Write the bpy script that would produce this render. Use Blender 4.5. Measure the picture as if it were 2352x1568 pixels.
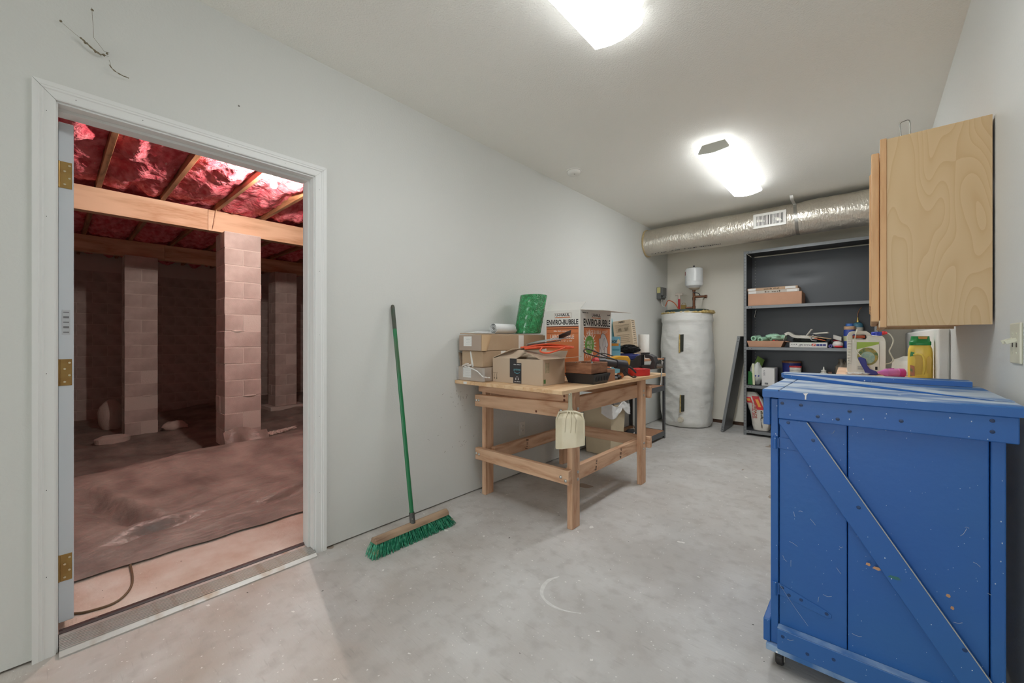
import bpy, bmesh, math, random
from mathutils import Vector, Matrix, noise as mnoise
from math import sin, cos, pi, radians as R

for o in list(bpy.data.objects):
    bpy.data.objects.remove(o, do_unlink=True)
SC = bpy.context.scene
COL = SC.collection
RND = random.Random(7)

# ------------------------------------------------------------------ camera
cam = bpy.data.cameras.new('camera')
cam.sensor_fit = 'HORIZONTAL'
cam.sensor_width = 36.0
cam.lens = 36.0 * 930.0 / 2352.0
cam.shift_y = -7.0 / 2352.0
cam.clip_start = 0.02
camo = bpy.data.objects.new('camera', cam)
COL.objects.link(camo)
camo.location = (2.286, 0.0, 1.18)
camo.rotation_euler = (R(90), 0, math.atan2(819, 930))
SC.camera = camo

# ------------------------------------------------------------------ world, daylight, exposure
wd = bpy.data.worlds.new('world')
SC.world = wd
wd.use_nodes = True
wd.node_tree.nodes['Background'].inputs[0].default_value = (0.62, 0.74, 0.9, 1)
wd.node_tree.nodes['Background'].inputs[1].default_value = 0.2
# daylight that enters through the window in the rear wall (window_1)
la = bpy.data.lights.new('window_daylight', 'AREA')
la.shape = 'RECTANGLE'; la.size = 2.05; la.size_y = 1.75
la.energy = 70.0
la.color = (0.93, 0.98, 1.0)
lao = bpy.data.objects.new('window_daylight', la)
COL.objects.link(lao)
lao.location = (1.3, -5.62, 1.4)
lao.rotation_euler = (R(90), 0, 0)
LAMP = 16.0          # radiance of the fluorescent diffusers
BULB = 2200.0        # radiance of the bare bulb in the crawl space
vs = SC.view_settings
vs.view_transform = 'Standard'
vs.look = 'None'
vs.exposure = 0.2
vs.gamma = 1.0
vs.use_curve_mapping = False
SC.cycles.use_denoising = True
SC.cycles.max_bounces = 10
SC.cycles.diffuse_bounces = 6
SC.cycles.sample_clamp_indirect = 4.0

# ------------------------------------------------------------------ helpers: colour and materials
def lin(c):
    def g(u):
        u = u / 255.0
        return u / 12.92 if u <= 0.04045 else ((u + 0.055) / 1.055) ** 2.4
    return (g(c[0]), g(c[1]), g(c[2]), 1.0)

MATS = {}

def M(name, col, rough=0.55, metal=0.0, col2=None, var=0.0, vs=6.0, stretch=(1, 1, 1), bump=0.0, bs=60.0,
      bstretch=None, speck=None, speck2=None, spec=0.5, alpha=1.0, trans=0.0, emit=None, estr=0.0, contrast=(0.35, 0.65),
      coat=0.0, detail=4.0, bdist=0.01, sss=0.0):
    if name in MATS:
        return MATS[name]
    m = bpy.data.materials.new(name)
    m.use_nodes = True
    nt = m.node_tree
    n = nt.nodes
    p = n['Principled BSDF']
    p.inputs['Roughness'].default_value = rough
    p.inputs['Metallic'].default_value = metal
    p.inputs['Specular IOR Level'].default_value = spec
    p.inputs['Alpha'].default_value = alpha
    p.inputs['Transmission Weight'].default_value = trans
    p.inputs['Coat Weight'].default_value = coat
    if emit:
        p.inputs['Emission Color'].default_value = lin(emit)
        p.inputs['Emission Strength'].default_value = estr
    tc = n.new('ShaderNodeTexCoord')
    out = None
    if col2 or var:
        c2 = lin(col2) if col2 else tuple(x * (1 - var) for x in lin(col)[:3]) + (1,)
        mp = n.new('ShaderNodeMapping')
        mp.inputs['Scale'].default_value = stretch
        nt.links.new(tc.outputs['Object'], mp.inputs['Vector'])
        ns = n.new('ShaderNodeTexNoise')
        ns.inputs['Scale'].default_value = vs
        ns.inputs['Detail'].default_value = detail
        nt.links.new(mp.outputs[0], ns.inputs['Vector'])
        cr = n.new('ShaderNodeValToRGB')
        cr.color_ramp.elements[0].position = contrast[0]
        cr.color_ramp.elements[1].position = contrast[1]
        cr.color_ramp.elements[0].color = lin(col)
        cr.color_ramp.elements[1].color = c2
        nt.links.new(ns.outputs['Fac'], cr.inputs['Fac'])
        out = cr.outputs['Color']
    for sp in (speck, speck2):
        if not sp:
            continue
        scol, sscale, srad, sfrac = sp[:4]
        vo = n.new('ShaderNodeTexVoronoi')
        vo.inputs['Scale'].default_value = sscale
        if len(sp) > 4:
            mp2 = n.new('ShaderNodeMapping')
            mp2.inputs['Scale'].default_value = sp[4]
            nt.links.new(tc.outputs['Object'], mp2.inputs['Vector'])
            nt.links.new(mp2.outputs[0], vo.inputs['Vector'])
        else:
            nt.links.new(tc.outputs['Object'], vo.inputs['Vector'])
        a = n.new('ShaderNodeMath'); a.operation = 'LESS_THAN'; a.inputs[1].default_value = srad
        sr = n.new('ShaderNodeSeparateColor')
        nt.links.new(vo.outputs['Color'], sr.inputs[0])
        # size differs from speck to speck
        q = n.new('ShaderNodeMath'); q.operation = 'DIVIDE'
        q2 = n.new('ShaderNodeMath'); q2.operation = 'ADD'; q2.inputs[1].default_value = 0.15
        nt.links.new(sr.outputs[1], q2.inputs[0])
        nt.links.new(vo.outputs['Distance'], q.inputs[0]); nt.links.new(q2.outputs[0], q.inputs[1])
        nt.links.new(q.outputs[0], a.inputs[0])
        b = n.new('ShaderNodeMath'); b.operation = 'LESS_THAN'; b.inputs[1].default_value = sfrac
        nt.links.new(sr.outputs[0], b.inputs[0])
        c = n.new('ShaderNodeMath'); c.operation = 'MULTIPLY'
        nt.links.new(a.outputs[0], c.inputs[0]); nt.links.new(b.outputs[0], c.inputs[1])
        mx = n.new('ShaderNodeMix'); mx.data_type = 'RGBA'
        nt.links.new(c.outputs[0], mx.inputs[0])
        if out is not None:
            nt.links.new(out, mx.inputs[6])
        else:
            mx.inputs[6].default_value = lin(col)
        mx.inputs[7].default_value = lin(scol)
        out = mx.outputs[2]
    if out is not None:
        nt.links.new(out, p.inputs['Base Color'])
    else:
        p.inputs['Base Color'].default_value = lin(col)
    if bump:
        nb = n.new('ShaderNodeTexNoise')
        nb.inputs['Scale'].default_value = bs
        nb.inputs['Detail'].default_value = 3.0
        if bstretch:
            mp3 = n.new('ShaderNodeMapping'); mp3.inputs['Scale'].default_value = bstretch
            nt.links.new(tc.outputs['Object'], mp3.inputs['Vector'])
            nt.links.new(mp3.outputs[0], nb.inputs['Vector'])
        else:
            nt.links.new(tc.outputs['Object'], nb.inputs['Vector'])
        bm = n.new('ShaderNodeBump')
        bm.inputs['Strength'].default_value = bump
        bm.inputs['Distance'].default_value = bdist
        nt.links.new(nb.outputs['Fac'], bm.inputs['Height'])
        nt.links.new(bm.outputs[0], p.inputs['Normal'])
    MATS[name] = m
    return m

def WOOD(name, c1, c2, axis='X', scale=9.0, rough=0.6, rings=14.0, dist=5.0, bump=0.1):
    """sawn timber: grain bands stretched along one axis"""
    if name in MATS:
        return MATS[name]
    m = bpy.data.materials.new(name); m.use_nodes = True
    nt = m.node_tree; n = nt.nodes; p = n['Principled BSDF']
    p.inputs['Roughness'].default_value = rough
    tc = n.new('ShaderNodeTexCoord')
    oi = n.new('ShaderNodeObjectInfo')
    ad = n.new('ShaderNodeVectorMath'); ad.operation = 'ADD'
    mu = n.new('ShaderNodeMath'); mu.operation = 'MULTIPLY'; mu.inputs[1].default_value = 13.0
    nt.links.new(oi.outputs['Random'], mu.inputs[0])
    nt.links.new(tc.outputs['Object'], ad.inputs[0]); nt.links.new(mu.outputs[0], ad.inputs[1])
    mp = n.new('ShaderNodeMapping')
    st = {'X': (0.12, 1, 1), 'Y': (1, 0.12, 1), 'Z': (1, 1, 0.12)}[axis]
    mp.inputs['Scale'].default_value = st
    nt.links.new(ad.outputs[0], mp.inputs['Vector'])
    ns = n.new('ShaderNodeTexNoise'); ns.inputs['Scale'].default_value = scale; ns.inputs['Detail'].default_value = 2.0
    nt.links.new(mp.outputs[0], ns.inputs['Vector'])
    ml = n.new('ShaderNodeMath'); ml.operation = 'MULTIPLY'; ml.inputs[1].default_value = rings
    nt.links.new(ns.outputs['Fac'], ml.inputs[0])
    fr = n.new('ShaderNodeMath'); fr.operation = 'PINGPONG'; fr.inputs[1].default_value = 1.0
    nt.links.new(ml.outputs[0], fr.inputs[0])
    n2 = n.new('ShaderNodeTexNoise'); n2.inputs['Scale'].default_value = scale * 14; n2.inputs['Detail'].default_value = 3.0
    nt.links.new(mp.outputs[0], n2.inputs['Vector'])
    mxv = n.new('ShaderNodeMath'); mxv.operation = 'MULTIPLY'
    nt.links.new(fr.outputs[0], mxv.inputs[0]); nt.links.new(n2.outputs['Fac'], mxv.inputs[1])
    cr = n.new('ShaderNodeValToRGB')
    cr.color_ramp.elements[0].position = 0.05; cr.color_ramp.elements[1].position = 0.6
    cr.color_ramp.elements[0].color = lin(c1); cr.color_ramp.elements[1].color = lin(c2)
    nt.links.new(mxv.outputs[0], cr.inputs['Fac'])
    nt.links.new(cr.outputs['Color'], p.inputs['Base Color'])
    if bump:
        bm = n.new('ShaderNodeBump'); bm.inputs['Strength'].default_value = bump; bm.inputs['Distance'].default_value = 0.004
        nt.links.new(n2.outputs['Fac'], bm.inputs['Height']); nt.links.new(bm.outputs[0], p.inputs['Normal'])
    MATS[name] = m
    return m

# ------------------------------------------------------------------ helpers: meshes
ROOT = {}

class MB:
    def __init__(s):
        s.v = []; s.f = []
    def add(s, vs, fs):
        b = len(s.v)
        s.v += [tuple(p) for p in vs]
        s.f += [tuple(b + i for i in f) for f in fs]
        return s
    def box(s, x0, y0, z0, x1, y1, z1):
        x0, x1 = min(x0, x1), max(x0, x1); y0, y1 = min(y0, y1), max(y0, y1); z0, z1 = min(z0, z1), max(z0, z1)
        return s.add([(x0, y0, z0), (x1, y0, z0), (x1, y1, z0), (x0, y1, z0), (x0, y0, z1), (x1, y0, z1), (x1, y1, z1), (x0, y1, z1)],
                     [(0, 3, 2, 1), (4, 5, 6, 7), (0, 1, 5, 4), (1, 2, 6, 5), (2, 3, 7, 6), (3, 0, 4, 7)])
    def obox(s, c, h, rot=None):
        m = rot or Matrix.Identity(3)
        c = Vector(c)
        vs = []
        for z in (-1, 1):
            for x, y in ((-1, -1), (1, -1), (1, 1), (-1, 1)):
                vs.append(c + m @ Vector((x * h[0], y * h[1], z * h[2])))
        return s.add(vs, [(0, 3, 2, 1), (4, 5, 6, 7), (0, 1, 5, 4), (1, 2, 6, 5), (2, 3, 7, 6), (3, 0, 4, 7)])
    def cyl(s, p0, p1, r0, r1=None, n=16, cap=True):
        if r1 is None: r1 = r0
        p0 = Vector(p0); p1 = Vector(p1)
        d = (p1 - p0).normalized()
        a = d.orthogonal().normalized(); b = d.cross(a)
        vs = []
        for p, r in ((p0, r0), (p1, r1)):
            for i in range(n):
                t = 2 * pi * i / n
                vs.append(p + a * (r * cos(t)) + b * (r * sin(t)))
        fs = [(i, (i + 1) % n, n + (i + 1) % n, n + i) for i in range(n)]
        if cap:
            fs += [tuple(range(n - 1, -1, -1)), tuple(range(n, 2 * n))]
        return s.add(vs, fs)
    def tube(s, pts, r, n=8, closed=False):
        pts = [Vector(p) for p in pts]
        k = len(pts)
        rr = r if isinstance(r, (list, tuple)) else [r] * k
        vs = []
        a = None
        for i, p in enumerate(pts):
            if closed:
                d = (pts[(i + 1) % k] - pts[i - 1]).normalized()
            else:
                d = (pts[min(i + 1, k - 1)] - pts[max(i - 1, 0)]).normalized()
            if a is None:
                a = d.orthogonal().normalized()
            a = (a - d * a.dot(d))
            a = a.normalized() if a.length > 1e-6 else d.orthogonal().normalized()
            b = d.cross(a)
            for j in range(n):
                t = 2 * pi * j / n
                vs.append(p + a * (rr[i] * cos(t)) + b * (rr[i] * sin(t)))
        fs = []
        for i in range(k if closed else k - 1):
            i2 = (i + 1) % k
            for j in range(n):
                fs.append((i * n + j, i * n + (j + 1) % n, i2 * n + (j + 1) % n, i2 * n + j))
        if not closed:
            fs += [tuple(range(n - 1, -1, -1)), tuple((k - 1) * n + j for j in range(n))]
        return s.add(vs, fs)
    def lathe(s, prof, c=(0, 0, 0), n=24, fn=None, cap=True):
        """prof: (radius, height) pairs turned about the vertical through c"""
        vs = []
        for r, z in prof:
            for i in range(n):
                t = 2 * pi * i / n
                q = fn(r, z, t) if fn else r
                vs.append((c[0] + q * cos(t), c[1] + q * sin(t), c[2] + z))
        fs = []
        for k in range(len(prof) - 1):
            for i in range(n):
                fs.append((k * n + i, k * n + (i + 1) % n, (k + 1) * n + (i + 1) % n, (k + 1) * n + i))
        if cap:
            fs += [tuple(range(n - 1, -1, -1)), tuple((len(prof) - 1) * n + i for i in range(n))]
        return s.add(vs, fs)
    def prism(s, poly, o, u, v, d):
        """polygon (a, b) -> o + a u + b v, extruded by d"""
        o = Vector(o); u = Vector(u); v = Vector(v); d = Vector(d)
        n = len(poly)
        a = [o + u * p[0] + v * p[1] for p in poly]
        return s.add(a + [p + d for p in a], [tuple(range(n - 1, -1, -1)), tuple(range(n, 2 * n))] +
                     [(i, (i + 1) % n, n + (i + 1) % n, n + i) for i in range(n)])
    def grid(s, fn, nu, nv):
        vs = [fn(i / nu, j / nv) for i in range(nu + 1) for j in range(nv + 1)]
        fs = [(i * (nv + 1) + j, (i + 1) * (nv + 1) + j, (i + 1) * (nv + 1) + j + 1, i * (nv + 1) + j + 1) for i in range(nu) for j in range(nv)]
        return s.add(vs, fs)
    def sheet(s, fn, nu, nv, t=0.0015):
        """a thin sheet with real thickness: fn(u, v) -> point"""
        P = [[Vector(fn(i / nu, j / nv)) for j in range(nv + 1)] for i in range(nu + 1)]
        def nrm(i, j):
            a = P[min(i + 1, nu)][j] - P[max(i - 1, 0)][j]
            b = P[i][min(j + 1, nv)] - P[i][max(j - 1, 0)]
            q = a.cross(b)
            return q.normalized() if q.length > 1e-9 else Vector((0, 0, 1))
        top = [P[i][j] for i in range(nu + 1) for j in range(nv + 1)]
        bot = [P[i][j] - nrm(i, j) * t for i in range(nu + 1) for j in range(nv + 1)]
        N = len(top)
        ix = lambda i, j: i * (nv + 1) + j
        fs = []
        for i in range(nu):
            for j in range(nv):
                q = (ix(i, j), ix(i + 1, j), ix(i + 1, j + 1), ix(i, j + 1))
                fs.append(q); fs.append(tuple(N + k for k in reversed(q)))
        edge = [ix(i, 0) for i in range(nu + 1)] + [ix(nu, j) for j in range(1, nv + 1)] + [ix(i, nv) for i in range(nu - 1, -1, -1)] + [ix(0, j) for j in range(nv - 1, 0, -1)]
        for k in range(len(edge)):
            a, b = edge[k], edge[(k + 1) % len(edge)]
            fs.append((a, N + a, N + b, b))
        return s.add(top + bot, fs)
    def blob(s, c, rad, seed=0, amp=0.15, fr=2.0, nu=20, nv=12, flat=None):
        vs = []; c = Vector(c)
        for j in range(nv + 1):
            ph = pi * j / nv
            for i in range(nu):
                t = 2 * pi * i / nu
                d = Vector((sin(ph) * cos(t), sin(ph) * sin(t), cos(ph)))
                k = 1 + amp * (mnoise.noise(d * fr + Vector((seed * 7.3, 1.7, seed))) + 0.5 * mnoise.noise(d * fr * 2.3 + Vector((seed, 9, 2))))
                p = Vector((d.x * rad[0], d.y * rad[1], d.z * rad[2])) * k
                if flat is not None and p.z < -flat: p.z = -flat
                vs.append(c + p)
        fs = [(j * nu + i, j * nu + (i + 1) % nu, (j + 1) * nu + (i + 1) % nu, (j + 1) * nu + i) for j in range(nv) for i in range(nu)]
        return s.add(vs, fs)
    def build(s, name, mat, parent=None, smooth=None, bevel=0.0, loc=None, seg=1, local=False, wn=False):
        me = bpy.data.meshes.new(name)
        off = Vector((0, 0, 0))
        if parent is not None and not local:
            off = ROOT.get(parent.name, Vector((0, 0, 0)))
        if parent is None and loc is not None:
            off = Vector(loc)
        me.from_pydata([tuple(Vector(p) - off) for p in s.v], [], s.f)
        bm = bmesh.new(); bm.from_mesh(me)
        bmesh.ops.remove_doubles(bm, verts=bm.verts, dist=1e-6)
        bmesh.ops.recalc_face_normals(bm, faces=bm.faces)
        bm.to_mesh(me); bm.free()
        if smooth:
            for p in me.polygons: p.use_smooth = True
            me.set_sharp_from_angle(angle=R(smooth))
        me.materials.append(mat)
        o = bpy.data.objects.new(name, me)
        COL.objects.link(o)
        if parent is not None:
            o.parent = parent
            ROOT[o.name] = ROOT.get(parent.name, Vector((0, 0, 0)))
        elif loc is not None:
            o.location = loc
            ROOT[o.name] = Vector(loc)
        else:
            ROOT[o.name] = Vector((0, 0, 0))
        if bevel:
            b = o.modifiers.new('bevel', 'BEVEL'); b.width = bevel; b.segments = seg; b.limit_method = 'ANGLE'; b.angle_limit = R(40)
        return o

def tag(o, label=None, cat=None, group=None, kind=None):
    if label: o['label'] = label
    if cat: o['category'] = cat
    if group: o['group'] = group
    if kind: o['kind'] = kind
    return o

def thing(name, label, cat, loc, rz=0.0, group=None, kind=None):
    o = bpy.data.objects.new(name, None)
    COL.objects.link(o)
    o.empty_display_size = 0.05
    o.location = loc; o.rotation_euler = (0, 0, rz)
    ROOT[o.name] = Vector(loc)
    return tag(o, label, cat, group, kind)

def piece(src, name, parent, loc, rot=None, mat=None):
    """another object sharing the mesh of src, under parent (world position loc)"""
    o = bpy.data.objects.new(name, src.data)
    COL.objects.link(o)
    o.parent = parent
    o.location = Vector(loc) - ROOT.get(parent.name, Vector((0, 0, 0)))
    if rot: o.rotation_euler = rot
    for md in src.modifiers:
        q = o.modifiers.new(md.name, md.type)
        if md.type == 'BEVEL':
            q.width = md.width; q.segments = md.segments; q.limit_method = 'ANGLE'; q.angle_limit = md.angle_limit
    return o

def protopiece(mb, name, mat, parent, loc, bevel=0.0, smooth=None, rot=None):
    """first of a row of like pieces: mesh about its own origin, placed at loc"""
    o = mb.build(name, mat, parent, local=True, bevel=bevel, smooth=smooth)
    o.location = Vector(loc) - ROOT.get(parent.name, Vector((0, 0, 0)))
    if rot: o.rotation_euler = rot
    return o

def pieces(mb, name, mat, parent, locs, bevel=0.0, smooth=None, rot=None):
    first = None
    for l in locs:
        if first is None:
            first = protopiece(mb, name, mat, parent, l, bevel, smooth, rot)
        else:
            piece(first, name, parent, l, rot)
    return first

def lettering(s, mat, parent, o, u, v, w=None, h=None, name='lettering', bold=0.0, center=True, lift=0.0006, local=False):
    """flat print: text fitted to width w / height h, centred on o in the plane (u, v)"""
    cu = bpy.data.curves.new('t', 'FONT')
    cu.body = s
    cu.offset = bold
    cu.resolution_u = 2
    ob = bpy.data.objects.new('t', cu)
    COL.objects.link(ob)
    dg = bpy.context.evaluated_depsgraph_get()
    dg.update()
    me = bpy.data.meshes.new_from_object(ob.evaluated_get(dg))
    bpy.data.objects.remove(ob)
    xs = [q.co.x for q in me.vertices]; ys = [q.co.y for q in me.vertices]
    W = max(xs) - min(xs); Hh = max(ys) - min(ys)
    if w is None: w = W * h / Hh
    if h is None: h = Hh * w / W
    u = Vector(u).normalized(); v = Vector(v).normalized(); nn = u.cross(v)
    off = Vector((0, 0, 0)) if local else ROOT.get(parent.name, Vector((0, 0, 0)))
    o = Vector(o) - off
    for q in me.vertices:
        a = (q.co.x - min(xs)) / W; b = (q.co.y - min(ys)) / Hh
        if center: a -= 0.5; b -= 0.5
        q.co = o + u * (a * w) + v * (b * h) + nn * lift
    me.materials.clear(); me.materials.append(mat)
    t = bpy.data.objects.new(name, me)
    COL.objects.link(t); t.parent = parent
    ROOT[t.name] = ROOT.get(parent.name, Vector((0, 0, 0)))
    return t

def patch(name, mat, parent, o, u, v, poly, lift=0.0004, thick=0.0004, local=False):
    """flat printed or taped patch: polygon in the plane (u, v) about o"""
    u = Vector(u).normalized(); v = Vector(v).normalized(); nn = u.cross(v)
    m = MB(); m.prism(poly, Vector(o) + nn * (lift - thick), u, v, nn * thick)
    return m.build(name, mat, parent, local=local)

def fineprint(s, mat, parent, o, u, v, w=None, h=None, name='fine_print', bold=0.0, lift=0.0006):
    """print too small to read in the photograph: a row of little strokes as long as the words"""
    u = Vector(u).normalized(); v = Vector(v).normalized(); nn = u.cross(v)
    r = random.Random(len(s) + int(w * 1000)); m = MB(); k = len(s); cw = w / k
    for i, ch in enumerate(s):
        if ch == ' ': continue
        hh = h * (1.0 if r.random() < 0.3 else 0.68)
        p = Vector(o) + u * (-w / 2 + cw * i) - v * (h / 2) + nn * lift
        a = cw * r.uniform(0.5, 0.8)
        m.prism([(0, 0), (a, 0), (a, hh), (0, hh)], p - nn * 0.0003, u, v, nn * 0.0003)
    q = m.build(name, mat, parent); q['kind'] = 'stuff'
    return q

def rect(w, h):
    return [(-w / 2, -h / 2), (w / 2, -h / 2), (w / 2, h / 2), (-w / 2, h / 2)]

def arc(c, r, a0, a1, n=12, plane='xz'):
    out = []
    for i in range(n + 1):
        t = R(a0 + (a1 - a0) * i / n)
        if plane == 'xz': out.append((c[0] + r * cos(t), c[1], c[2] + r * sin(t)))
        elif plane == 'xy': out.append((c[0] + r * cos(t), c[1] + r * sin(t), c[2]))
        else: out.append((c[0], c[1] + r * cos(t), c[2] + r * sin(t)))
    return out

def spline(pts, n=8):
    """smooth path through points"""
    P = [Vector(p) for p in pts]
    P = [P[0] * 2 - P[1]] + P + [P[-1] * 2 - P[-2]]
    out = []
    for i in range(1, len(P) - 2):
        for k in range(n):
            t = k / n
            a, b, c, d = P[i - 1], P[i], P[i + 1], P[i + 2]
            out.append(0.5 * ((2 * b) + (c - a) * t + (2 * a - 5 * b + 4 * c - d) * t * t + (3 * b - a - 3 * c + d) * t ** 3))
    out.append(P[-2])
    return out

X, Y, Z = Vector((1, 0, 0)), Vector((0, 1, 0)), Vector((0, 0, 1))
# ================================================================== ROOM SHELL
CEIL = 2.714; XR = 2.635; YF = 6.16; YB = -5.6
m_wall = M('wall_paint', (213, 214, 210), rough=0.85, bump=0.22, bs=90, bdist=0.005, speck=((120, 118, 112), 5.0, 0.02, 0.16))
m_ceil = M('ceiling_paint', (243, 242, 236), rough=0.9, bump=0.5, bs=120, bdist=0.006)
m_trim = M('trim_paint', (226, 227, 225), rough=0.45, bump=0.05, bs=30)
m_farwall = M('far_wall_paint', (240, 234, 221), rough=0.85, bump=0.2, bs=90, bdist=0.005)
m_sill = M('sill_timber', (96, 70, 55), rough=0.9, var=0.4, vs=20)
m_dark = M('dark_gap', (24, 22, 21), rough=0.9)

# ---- concrete floor: grey cement film, brownish dirt, white paint specks
def floor_material():
    m = bpy.data.materials.new('concrete_floor'); m.use_nodes = True
    nt = m.node_tree; n = nt.nodes; p = n['Principled BSDF']; L = nt.links.new
    p.inputs['Roughness'].default_value = 0.62
    p.inputs['Specular IOR Level'].default_value = 0.35
    tc = n.new('ShaderNodeTexCoord')
    def noise(scale, det=4, stretch=None):
        t = n.new('ShaderNodeTexNoise'); t.inputs['Scale'].default_value = scale; t.inputs['Detail'].default_value = det
        if stretch:
            mp = n.new('ShaderNodeMapping'); mp.inputs['Scale'].default_value = stretch; mp.inputs['Rotation'].default_value = (0, 0, 0.5)
            L(tc.outputs['Object'], mp.inputs[0]); L(mp.outputs[0], t.inputs['Vector'])
        else:
            L(tc.outputs['Object'], t.inputs['Vector'])
        return t.outputs['Fac']
    def ramp(f, a, b, c1, c2):
        r = n.new('ShaderNodeValToRGB'); r.color_ramp.elements[0].position = a; r.color_ramp.elements[1].position = b
        r.color_ramp.elements[0].color = c1; r.color_ramp.elements[1].color = c2
        L(f, r.inputs[0]); return r.outputs[0]
    def mix(f, a, b):
        x = n.new('ShaderNodeMix'); x.data_type = 'RGBA'
        if hasattr(f, 'links'): L(f, x.inputs[0])
        else: x.inputs[0].default_value = f
        for s, i in ((a, 6), (b, 7)):
            if hasattr(s, 'links'): L(s, x.inputs[i])
            else: x.inputs[i].default_value = s
        return x.outputs[2]
    def math(op, a, b):
        x = n.new('ShaderNodeMath'); x.operation = op
        for s, i in ((a, 0), (b, 1)):
            if hasattr(s, 'links'): L(s, x.inputs[i])
            else: x.inputs[i].default_value = s
        return x.outputs[0]
    grey = ramp(noise(1.6, 6), 0.3, 0.72, lin((186, 184, 181)), lin((203, 201, 198)))
    # brown dirt is carried in at the doorway (y about 0) and fades along the floor
    sep = n.new('ShaderNodeSeparateXYZ'); L(tc.outputs['Object'], sep.inputs[0])
    mr = n.new('ShaderNodeMapRange'); mr.inputs[1].default_value = 2.4; mr.inputs[2].default_value = -0.4; mr.inputs[3].default_value = 0.0; mr.inputs[4].default_value = 0.8
    s2 = math('ADD', math('MULTIPLY', sep.outputs[0], 0.9), sep.outputs[1])
    L(s2, mr.inputs[0])
    bn = ramp(noise(2.2, 6), 0.34, 0.66, (0, 0, 0, 1), (1, 1, 1, 1))
    bf = math('MULTIPLY', math('ADD', mr.outputs[0], 0.14), bn)
    c = mix(bf, grey, lin((166, 148, 130)))
    # pale cement film
    wf = ramp(noise(3.1, 10), 0.47, 0.66, (0, 0, 0, 1), (1, 1, 1, 1))
    c = mix(math('MULTIPLY', wf, 0.5), c, lin((212, 211, 209)))
    vf = ramp(noise(14, 8), 0.5, 0.68, (0, 0, 0, 1), (1, 1, 1, 1))
    c = mix(math('MULTIPLY', vf, 0.3), c, lin((152, 146, 141)))
    # fine dark drag lines
    df = ramp(noise(38, 4, (0.25, 2.2, 1)), 0.62, 0.74, (0, 0, 0, 1), (1, 1, 1, 1))
    c = mix(math('MULTIPLY', df, 0.22), c, lin((118, 112, 106)))
    # paint specks of several sizes and dark crumbs
    for scol, sc, rad, fr in (((232, 230, 226), 6.0, 0.10, 0.3), ((232, 230, 226), 21.0, 0.14, 0.28), ((230, 228, 224), 75.0, 0.22, 0.22), ((62, 56, 52), 16.0, 0.07, 0.26), ((150, 132, 116), 3.4, 0.2, 0.35)):
        vo = n.new('ShaderNodeTexVoronoi'); vo.inputs['Scale'].default_value = sc
        ds = n.new('ShaderNodeVectorMath'); ds.operation = 'ADD'
        nz = n.new('ShaderNodeTexNoise'); nz.inputs['Scale'].default_value = sc * 2.5; nz.inputs['Detail'].default_value = 2
        L(tc.outputs['Object'], nz.inputs['Vector'])
        sv = n.new('ShaderNodeVectorMath'); sv.operation = 'SCALE'; sv.inputs['Scale'].default_value = 0.5 / sc
        L(nz.outputs['Color'], sv.inputs[0]); L(tc.outputs['Object'], ds.inputs[0]); L(sv.outputs[0], ds.inputs[1])
        L(ds.outputs[0], vo.inputs['Vector'])
        sr = n.new('ShaderNodeSeparateColor'); L(vo.outputs['Color'], sr.inputs[0])
        q = math('DIVIDE', vo.outputs['Distance'], math('ADD', sr.outputs[1], 0.12))
        a = math('LESS_THAN', q, rad); b = math('LESS_THAN', sr.outputs[0], fr)
        c = mix(math('MULTIPLY', math('MULTIPLY', a, b), 0.85), c, lin(scol))
    L(c, p.inputs['Base Color'])
    bm = n.new('ShaderNodeBump'); bm.inputs['Strength'].default_value = 0.12; bm.inputs['Distance'].default_value = 0.01
    L(noise(60, 5, (0.4, 1.6, 1)), bm.inputs['Height']); L(bm.outputs[0], p.inputs['Normal'])
    return m

fl = MB(); fl.box(-0.14, YB - 0.15, -0.12, XR + 0.15, YF + 0.15, 0.0)
floor = fl.build('floor', floor_material()); tag(floor, 'bare grey concrete floor with white paint specks and brown dirt', kind='structure')
# smeared ring of white paint left by a can
pm = M('white_paint_smear', (222, 221, 218), rough=0.7, var=0.12, vs=40)
ring = MB()
pts = [(1.135, 1.66), (1.115, 1.60), (1.13, 1.53), (1.17, 1.48), (1.235, 1.46), (1.30, 1.47), (1.36, 1.50)]
wid = [0.006, 0.02, 0.018, 0.012, 0.014, 0.007, 0.002]
sp = spline([(a, b, 0) for a, b in pts], 6)
vv = []
for i, q in enumerate(sp):
    d = (sp[min(i + 1, len(sp) - 1)] - sp[max(i - 1, 0)]).normalized(); nn = Vector((-d.y, d.x, 0))
    w = wid[min(i // 6, 5)] * (1 - (i % 6) / 6) + wid[min(i // 6 + 1, 6)] * ((i % 6) / 6)
    w *= 0.5 * (1 + 0.3 * mnoise.noise(q * 30))
    vv.append((q + nn * w, q - nn * w))
for i in range(len(vv) - 1):
    a, b = vv[i]; c, d = vv[i + 1]
    ring.add([a + Z * 0.0008, b + Z * 0.0008, d + Z * 0.0008, c + Z * 0.0008, a, b, d, c],
             [(0, 1, 2, 3), (7, 6, 5, 4), (0, 4, 5, 1), (1, 5, 6, 2), (2, 6, 7, 3), (3, 7, 4, 0)])
ring.build('paint_smear', pm, floor)

cm = MB(); cm.box(-0.14, YB - 0.15, CEIL, XR + 0.15, YF + 0.15, CEIL + 0.05)
tag(cm.build('ceiling', m_ceil), 'textured off-white ceiling', kind='structure')

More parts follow.
